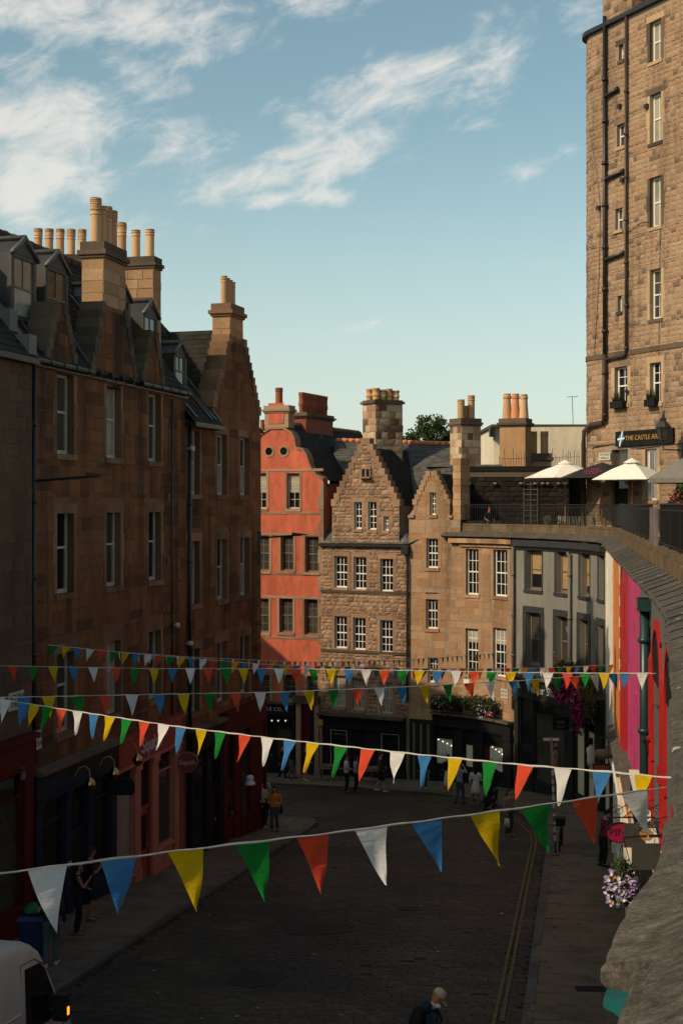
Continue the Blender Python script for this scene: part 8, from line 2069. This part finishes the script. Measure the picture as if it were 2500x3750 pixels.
    o.data.transform(Matrix.Translation(-O)); 
    # (mk centred the verts on their own box; restore world coords relative to the feet)
    o.data.clear_geometry(); o.data.from_pydata([tuple(Vector(v)-O) for v in body.v], [], body.f)
    FIX.append((o, vox))
    def child(name, mb, mat, v=None, smooth=True):
        me = bpy.data.meshes.new(name); me.from_pydata([tuple(Vector(q)-O) for q in mb.v], [], mb.f); setmat(me, mat); c = bpy.data.objects.new(name, me); C.objects.link(c); c.parent = o
        me.polygons.foreach_set('use_smooth', [True]*len(me.polygons))
        if v: FIX.append((c, v))
        return c
    t = MB(); e = .014
    zlow = .90-long_top
    sec = [(zlow, .15+.05*long_top, .115)]+[(z_, a+e, b+e) for z_, a, b in tor if z_ > zlow+.02 and z_ < 1.48]+[(1.475, .085, .072)]
    ell_loft(t, [(T(z_), r*a*k*slim, fw_*b*k) for z_, a, b in sec])
    sl = {'long': .97, 'short': .5, 'none': 0.0}[top[1]]
    for s in (-1, 1):
        if sl == 0: continue
        if sl < .6: t.tube([sh[s], sh[s].lerp(el[s], .75)], [.068*k, .062*k], 10)
        else: t.tube([sh[s], sh[s].lerp(el[s], .5), el[s], el[s].lerp(wr[s], .5), wr[s]], [.068*k, .06*k, .053*k, .048*k, .04*k], 10)
    child('top', t, top[0], vox)
    if bottom[0] in ('trousers', 'shorts'):
        b = MB(); ell_loft(b, [(U(0, 0, .99), r*.155*k*slim, fw_*.118*k), (U(0, 0, .93), r*.162*k, fw_*.122*k), (Lw(0, hy, hz-.08), r*.15*k, f*.11*k)])
        for s in (-1, 1):
            if bottom[0] == 'trousers': b.tube([hip[s], hip[s].lerp(knee[s], .4), knee[s], knee[s].lerp(ank[s], .45), ank[s]+(knee[s]-ank[s]).normalized()*.01], [.1*k, .092*k, .072*k, .07*k, .066*k], 10)
            else: b.tube([hip[s], hip[s].lerp(knee[s], .5), hip[s].lerp(knee[s], .95)], [.1*k, .1*k, .095*k], 10)
        child(bottom[0], b, bottom[1], vox)
    elif bottom[0] in ('dress', 'long_skirt'):
        b = MB(); zl = .5 if bottom[0] == 'dress' else .12; ell_loft(b, [(U(0, 0, 1.05), r*.14*k, fw_*.105*k), (Lw(0, hy, .9), r*.175*k, f*.14*k), (Lw(0, hy, (.9+zl)/2), r*.2*k, f*.17*k), (Lw(0, hy, zl), r*.235*k, f*.2*k), (Lw(0, hy, zl+.01), r*.2*k, f*.17*k)], 18); child('skirt', b, bottom[1], None)
    for s in (-1, 1):
        b = MB(); d_ = (toe[s]-ank[s]); d_.z = 0; d_ = d_.normalized() if d_.length > .01 else f; sd = Vector((d_.y, -d_.x, 0)); zb = min(ank[s].z, toe[s].z)-.045*k
        base_ = Vector((ank[s].x, ank[s].y, ank[s].z-.05*k)); ell_loft(b, [(base_-d_*.06*k-Z*.035*k, sd*.03*k, Z*.012*k)]+[(base_+d_*y_*k+Z*z_*k, sd*a*k, Z*c_*k) for y_, a, c_, z_ in ((-.05, .04, .035, 0), (.02, .045, .05, .005), (.1, .05, .038, -.008), (.17, .045, .026, -.018), (.205, .02, .015, -.025))], 10); child('shoe', b, shoes, None)
    if hair[1] != 'none':
        b = MB()
        if hair[1] == 'cap': pass
        ell_loft(b, [(hc+hu*z_*k+hf*y_*k, hr*a*k, hf*bb*k) for z_, a, bb, y_ in ((-.03, .06, .05, -.05), (.02, .08, .082, -.022), (.06, .082, .098, -.008), (.1, .068, .086, -.01), (.125, .035, .045, -.012))], 14)
        if hair[1] == 'long': ell_loft(b, [(hc+hu*z_*k+hf*y_*k, hr*a*k, hf*bb*k) for z_, a, bb, y_ in ((-.32, .06, .03, -.09), (-.25, .095, .045, -.085), (-.12, .09, .06, -.065), (0, .085, .08, -.04), (.08, .07, .08, -.02))], 14)
        if hair[1] == 'bob': ell_loft(b, [(hc+hu*z_*k+hf*y_*k, hr*a*k, hf*bb*k) for z_, a, bb, y_ in ((-.14, .075, .05, -.05), (-.06, .09, .075, -.04), (.04, .086, .09, -.02), (.1, .06, .07, -.01))], 14)
        child('hair', b, hair[0], .016)
    for ex in extras:
        b = MB()
        if ex[0] == 'bag': c = U(ex[2]*.27, -.02, .86); ell_loft(b, [(c+Z*.12*k, r*.03*k, f*.1*k), (c+Z*.05*k, r*.06*k, f*.14*k), (c-Z*.12*k, r*.06*k, f*.15*k), (c-Z*.16*k, r*.04*k, f*.13*k)]); b.tube([c+Z*.1*k+f*.08*k, U(ex[2]*.17, 0, 1.47), c+Z*.1*k-f*.08*k], .012*k, 5); child('shoulder_bag', b, ex[1])
        elif ex[0] == 'carrier': c = hd[ex[2]]-Z*.22*k; ell_loft(b, [(c+Z*.14*k, r*.02*k, f*.1*k), (c, r*.07*k, f*.12*k), (c-Z*.18*k, r*.07*k, f*.12*k)]); child('carrier_bag', b, ex[1])
        elif ex[0] == 'phone': c = hd[ex[2]]+f*.015*k+Z*.03*k; b.add([c+r*a_*.038*k+Z*b_*.075*k+f*c_*.005*k for c_ in (-1, 1) for a_, b_ in ((-1, -1), (1, -1), (1, 1), (-1, 1))], [(0, 1, 2, 3), (7, 6, 5, 4), (0, 4, 5, 1), (1, 5, 6, 2), (2, 6, 7, 3), (3, 7, 4, 0)]); child('phone', b, ex[1])
        elif ex[0] == 'camera': c = (wr[1]+wr[-1])/2+f*.08*k; b.add([c+r*a_*.07*k+Z*b_*.045*k+f*c_*.04*k for c_ in (-1, 1) for a_, b_ in ((-1, -1), (1, -1), (1, 1), (-1, 1))], [(0, 1, 2, 3), (7, 6, 5, 4), (0, 4, 5, 1), (1, 5, 6, 2), (2, 6, 7, 3), (3, 7, 4, 0)]); b.tube([c+f*.03*k, c+f*.11*k], .035*k, 10); child('camera', b, ex[1])
        elif ex[0] == 'glasses':
            for s in (-1, 1): ball(b, hc+hf*.092*k+hr*s*.032*k+hu*.02*k, .026*k, .008*k, .02*k, hr, hf, hu, 8, 5)
            child('sunglasses', b, ex[1])
        elif ex[0] == 'backpack': c = U(0, -.2, 1.22); ell_loft(b, [(c+up*z_*k, r*a*k, fw_*bb*k) for z_, a, bb in ((-.26, .1, .06), (-.22, .155, .1), (0, .165, .115), (.17, .14, .09), (.23, .07, .04))]); 
        if ex[0] == 'backpack':
            for s in (-1, 1): b.tube([U(s*.12, -.12, 1.44), U(s*.13, .04, 1.5), U(s*.14, .125, 1.38), U(s*.16, .1, 1.2), U(s*.15, -.1, 1.05)], .022*k, 6)
            child('backpack', b, ex[1])
        elif ex[0] == 'cap':
            ell_loft(b, [(hc+hu*z_*k+hf*y_*k, hr*a*k, hf*bb*k) for z_, a, bb, y_ in ((.025, .086, .108, 0), (.07, .086, .107, -.004), (.115, .07, .088, -.006), (.142, .04, .05, -.006), (.15, .008, .01, -.006))], 16)
            n = 9; top_ = [hc+hu*(.03-.03*(1-math.cos(a_*.9)))*k*1.0+(hr*math.sin(a_)*.084+hf*(.09*math.cos(a_)+.012))*k for a_ in [(-1.15+2.3*i/(n-1)) for i in range(n)]]
            out_ = [hc+hu*(.012-.02*abs(math.sin(a_)))*k+(hr*math.sin(a_)*.085+hf*(.115+.085*math.cos(a_)))*k for a_ in [(-1.15+2.3*i/(n-1)) for i in range(n)]]
            base_n = len(b.v); b.v += [tuple(q) for q in top_+out_]+[tuple(q-hu*.012*k) for q in top_+out_]
            for i in range(n-1): b.f += [(base_n+i, base_n+i+1, base_n+n+i+1, base_n+n+i), (base_n+2*n+i, base_n+3*n+i, base_n+3*n+i+1, base_n+2*n+i+1), (base_n+n+i, base_n+n+i+1, base_n+3*n+i+1, base_n+3*n+i)]
            child('baseball_cap', b, ex[1])
        elif ex[0] == 'headphones':
            q = [U(.075*math.cos(a_), -.065*math.sin(a_)-.005+.03, 1.525+.02*math.sin(a_)) for a_ in [math.pi*i/10 for i in range(11)]]; b.tube(q, .016*k, 8)
            for s, p_ in ((1, q[0]), (-1, q[-1])): b.tube([p_+r*s*.0*k-r*s*.012*k+f*.02*k, p_+r*s*.035*k+f*.02*k], .042*k, 14)
            child('headphones', b, ex[1])
        elif ex[0] == 'hood': c = U(0, -.1, 1.47); ell_loft(b, [(c+up*z_*k, r*a*k, fw_*bb*k) for z_, a, bb in ((-.07, .09, .05), (-.02, .125, .085), (.04, .115, .075), (.085, .06, .035))]); child('hood', b, ex[1], vox)
    return o
U_ = math.pi/2      # facing straight away from the viewer
figure('man in dark hoodie and pale jeans walking away past the blue bin', 188, 28.9, U_+.15, 1.78, arms=('bent', 'down'), top=('cl_charcoal', 'long'), bottom=('trousers', 'cl_denim_pale'), hair=('hair_dark', 'short'), shoes='shoe_white', stride=.28, long_top=.04, extras=[('hood', 'cl_charcoal')])
figure('woman in sleeveless black outfit with bare arms outside the navy shop', 285, 32, .25, 1.7, arms=('front', 'phone'), skin='skin_tan', top=('cl_black', 'none'), bottom=('trousers', 'cl_black'), hair=('hair_dark', 'long'), shoes='shoe_tan', nod=.15, extras=[('phone', 'cl_charcoal', 1)])
figure('man in black t-shirt and shorts standing behind the woman in black', 332, 33.6, .15, 1.8, arms=('phone', 'phone'), skin='skin_tan', top=('cl_black', 'short'), bottom=('shorts', 'cl_black'), hair=('hair_brown', 'bob'), shoes='shoe_tan', nod=.2)
figure('man in cream baseball cap and navy hoodie looking down with headphones round his neck', 1556, 20.55, .12, 1.78, arms=('lap', 'lap'), skin='skin_warm', top=('cl_navy', 'long'), bottom=('trousers', 'cl_black'), hair=('hair_dark', 'none'), shoes='shoe_dark', lean=.22, nod=.5, vox=.014, stride=.2, extras=[('cap', 'cap_cream'), ('headphones', 'head_white'), ('hood', 'cl_navy'), ('backpack', 'cl_black')])
figure('woman in cream jacket and sunglasses beside the deep red shop corner', 957, 49.9, -U_+.1, 1.68, arms=('hold', 'front'), top=('cl_cream', 'long'), bottom=('trousers', 'cl_black'), hair=('hair_dark', 'bob'), shoes='shoe_white', long_top=.12, extras=[('glasses', 'cl_black'), ('bag', 'cl_black', -1)])
figure('woman in orange jumper and blue jeans walking towards the viewer', 1005, 48.9, -U_-.1, 1.62, arms=('front', 'front'), skin='skin_tan', top=('cl_orange', 'long'), bottom=('trousers', 'cl_denim'), hair=('hair_dark', 'long'), shoes='shoe_tan', stride=.12, long_top=.06, extras=[('bag', 'cl_black', -1)])
figure('man in pale shirt half hidden behind the woman in the cream jacket', 966, 51.9, -U_-.5, 1.74, top=('cl_white', 'short'), bottom=('trousers', 'cl_charcoal'), hair=('hair_dark', 'short'))
figure('man in white t-shirt and black trousers of the couple in the road', 1268, 61.9, -.1, 1.74, arms=('front', 'front'), top=('cl_white', 'short'), bottom=('trousers', 'cl_black'), hair=('hair_brown', 'short'), nod=.3)
figure('woman in pale blue t-shirt standing behind the man in white t-shirt', 1302, 62.3, .15, 1.66, arms=('down', 'down'), top=('cl_lightblue', 'short'), bottom=('trousers', 'cl_black'), hair=('hair_dark', 'bob'))
figure('dark clothed walker with white trainers outside the candle shop', 1034, 66.4, 0.0, 1.75, arms=('fwd', 'back'), top=('cl_black', 'long'), bottom=('trousers', 'cl_black'), shoes='shoe_white', stride=.42)
figure('walker in khaki trousers overlapping the dark clothed walker', 1068, 67.2, .1, 1.74, arms=('bent', 'back'), top=('cl_black', 'long'), bottom=('trousers', 'cl_khaki'), stride=-.4)
figure('person in black top and shorts walking by the stone doorway', 1117, 66.2, -.2, 1.7, arms=('down', 'fwd'), top=('cl_black', 'short'), bottom=('shorts', 'cl_black'), shoes='shoe_white', stride=.2, hair=('hair_brown', 'bob'))
figure('man in dark jacket and shorts striding past the cafe tables', 1392, 62.4, .05, 1.8, arms=('bent', 'bent'), top=('cl_charcoal', 'long'), bottom=('shorts', 'cl_black'), shoes='shoe_white', stride=.45, hair=('hair_brown', 'short'))
figure('person in dark trousers and white shoes by the timber gate', 1548, 62.6, U_-.3, 1.7, top=('cl_black', 'long'), bottom=('trousers', 'cl_charcoal'), shoes='shoe_white')
figure('woman in long cream skirt at the lit shop window', 1640, 61.3, U_+.3, 1.68, top=('cl_black', 'long'), bottom=('long_skirt', 'cl_white'), hair=('hair_brown', 'long'), shoes='shoe_white')
figure('man in light blue shirt and jeans taking a photograph', 1682, 57.9, .9, 1.74, arms=('camera', 'camera'), top=('cl_lightblue', 'long'), bottom=('trousers', 'cl_denim'), hair=('hair_dark', 'short'), stride=.35, long_top=.08, extras=[('camera', 'cl_black')])
figure('woman in short white dress with dark hair seen from behind', 1741, 57.2, U_-.35, 1.68, arms=('down', 'front'), top=('cl_white', 'long'), bottom=('dress', 'cl_white'), hair=('hair_dark', 'long'), shoes='shoe_tan', skin='skin_tan')
figure('man in black jacket crouching with a raised phone', 1786, 55.6, .3, 1.76, pose='crouch', arms=('lap', 'raise'), skin='skin_tan', top=('cl_black', 'long'), bottom=('trousers', 'cl_black'), hair=('hair_dark', 'short'), lean=.25, extras=[('phone', 'cl_charcoal', 1)])
figure('woman in black coat standing behind the crouching man', 1806, 57.6, .8, 1.68, top=('cl_black', 'long'), bottom=('trousers', 'cl_black'), hair=('hair_dark', 'long'))
figure('woman with long auburn hair and grey jumper carrying a white bag', 1862, 48.4, -.75, 1.68, arms=('front', 'down'), top=('cl_grey', 'long'), bottom=('trousers', 'cl_olive'), hair=('hair_auburn', 'long'), shoes='shoe_tan', long_top=.05, extras=[('carrier', 'cl_white', 1)])
figure('person in maroon top bending at the side shop door', 2205, 41.5, .3, 1.7, arms=('fwd', 'bent'), top=('cl_maroon', 'long'), bottom=('trousers', 'cl_black'), hair=('hair_dark', 'short'), lean=.2)
figure('man in black t-shirt seated behind the far railing', 1790, 67.6, -U_+.4, 1.75, pose='sit', arms=('lap', 'lap'), skin='skin_warm', top=('cl_black', 'short'), bottom=('trousers', 'cl_denim'), hair=('hair_auburn', 'short'), base=10.63, nod=.35, group='people on the terrace')
c = pix(1790, 1900, 67.6); rt = root('terrace_chair', 'dark chair under the seated man in black t-shirt', 'chair', (c.x, 67.65, 10.63)); m = MB(); m.span((c.x-.22, 67.4, 11.0), (c.x+.22, 67.85, 11.04)); mk('seat', m, 'black_metal', rt)
for sx in (-.2, .2):
    for sy in (67.42, 67.83): m = MB(); m.tube([(c.x+sx, sy, 10.63), (c.x+sx, sy, 11.0)], .014, 5); mk('leg', m, 'black_metal', rt)
m = MB(); m.span((c.x-.22, 67.83, 11.2), (c.x+.22, 67.86, 11.5)); mk('backrest', m, 'black_metal', rt)

# ------------------------------------------------------------------ bake: fuse body surfaces, turn lettering into meshes
def bake():
    for o, v in FIX:
        md = o.modifiers.new('fuse', 'REMESH'); md.mode = 'VOXEL'; md.voxel_size = v; md.use_smooth_shade = True
        sm = o.modifiers.new('soft', 'SMOOTH'); sm.factor = .5; sm.iterations = 2
    bpy.context.view_layer.update(); dg = bpy.context.evaluated_depsgraph_get(); todo = []
    for o in [f[0] for f in FIX]+[o for o in C.objects if o.type == 'FONT']+[o for o in C.objects if o.name.startswith('canopy') and o.modifiers]:
        todo.append((o, bpy.data.meshes.new_from_object(o.evaluated_get(dg), depsgraph=dg)))
    for o, me in todo:
        if o.type == 'FONT':
            n = bpy.data.objects.new('tmp', me); C.objects.link(n); n.parent = o.parent; n.matrix_parent_inverse = o.matrix_parent_inverse.copy(); n.matrix_local = o.matrix_local.copy(); n.scale = o.scale
            nm = o.name; bpy.data.objects.remove(o); n.name = nm
        else:
            mats = list(o.data.materials); o.modifiers.clear(); o.data = me
            if not me.materials:
                for q in mats: me.materials.append(q)
            if not o.name.startswith('canopy'): me.polygons.foreach_set('use_smooth', [True]*len(me.polygons))
bake()
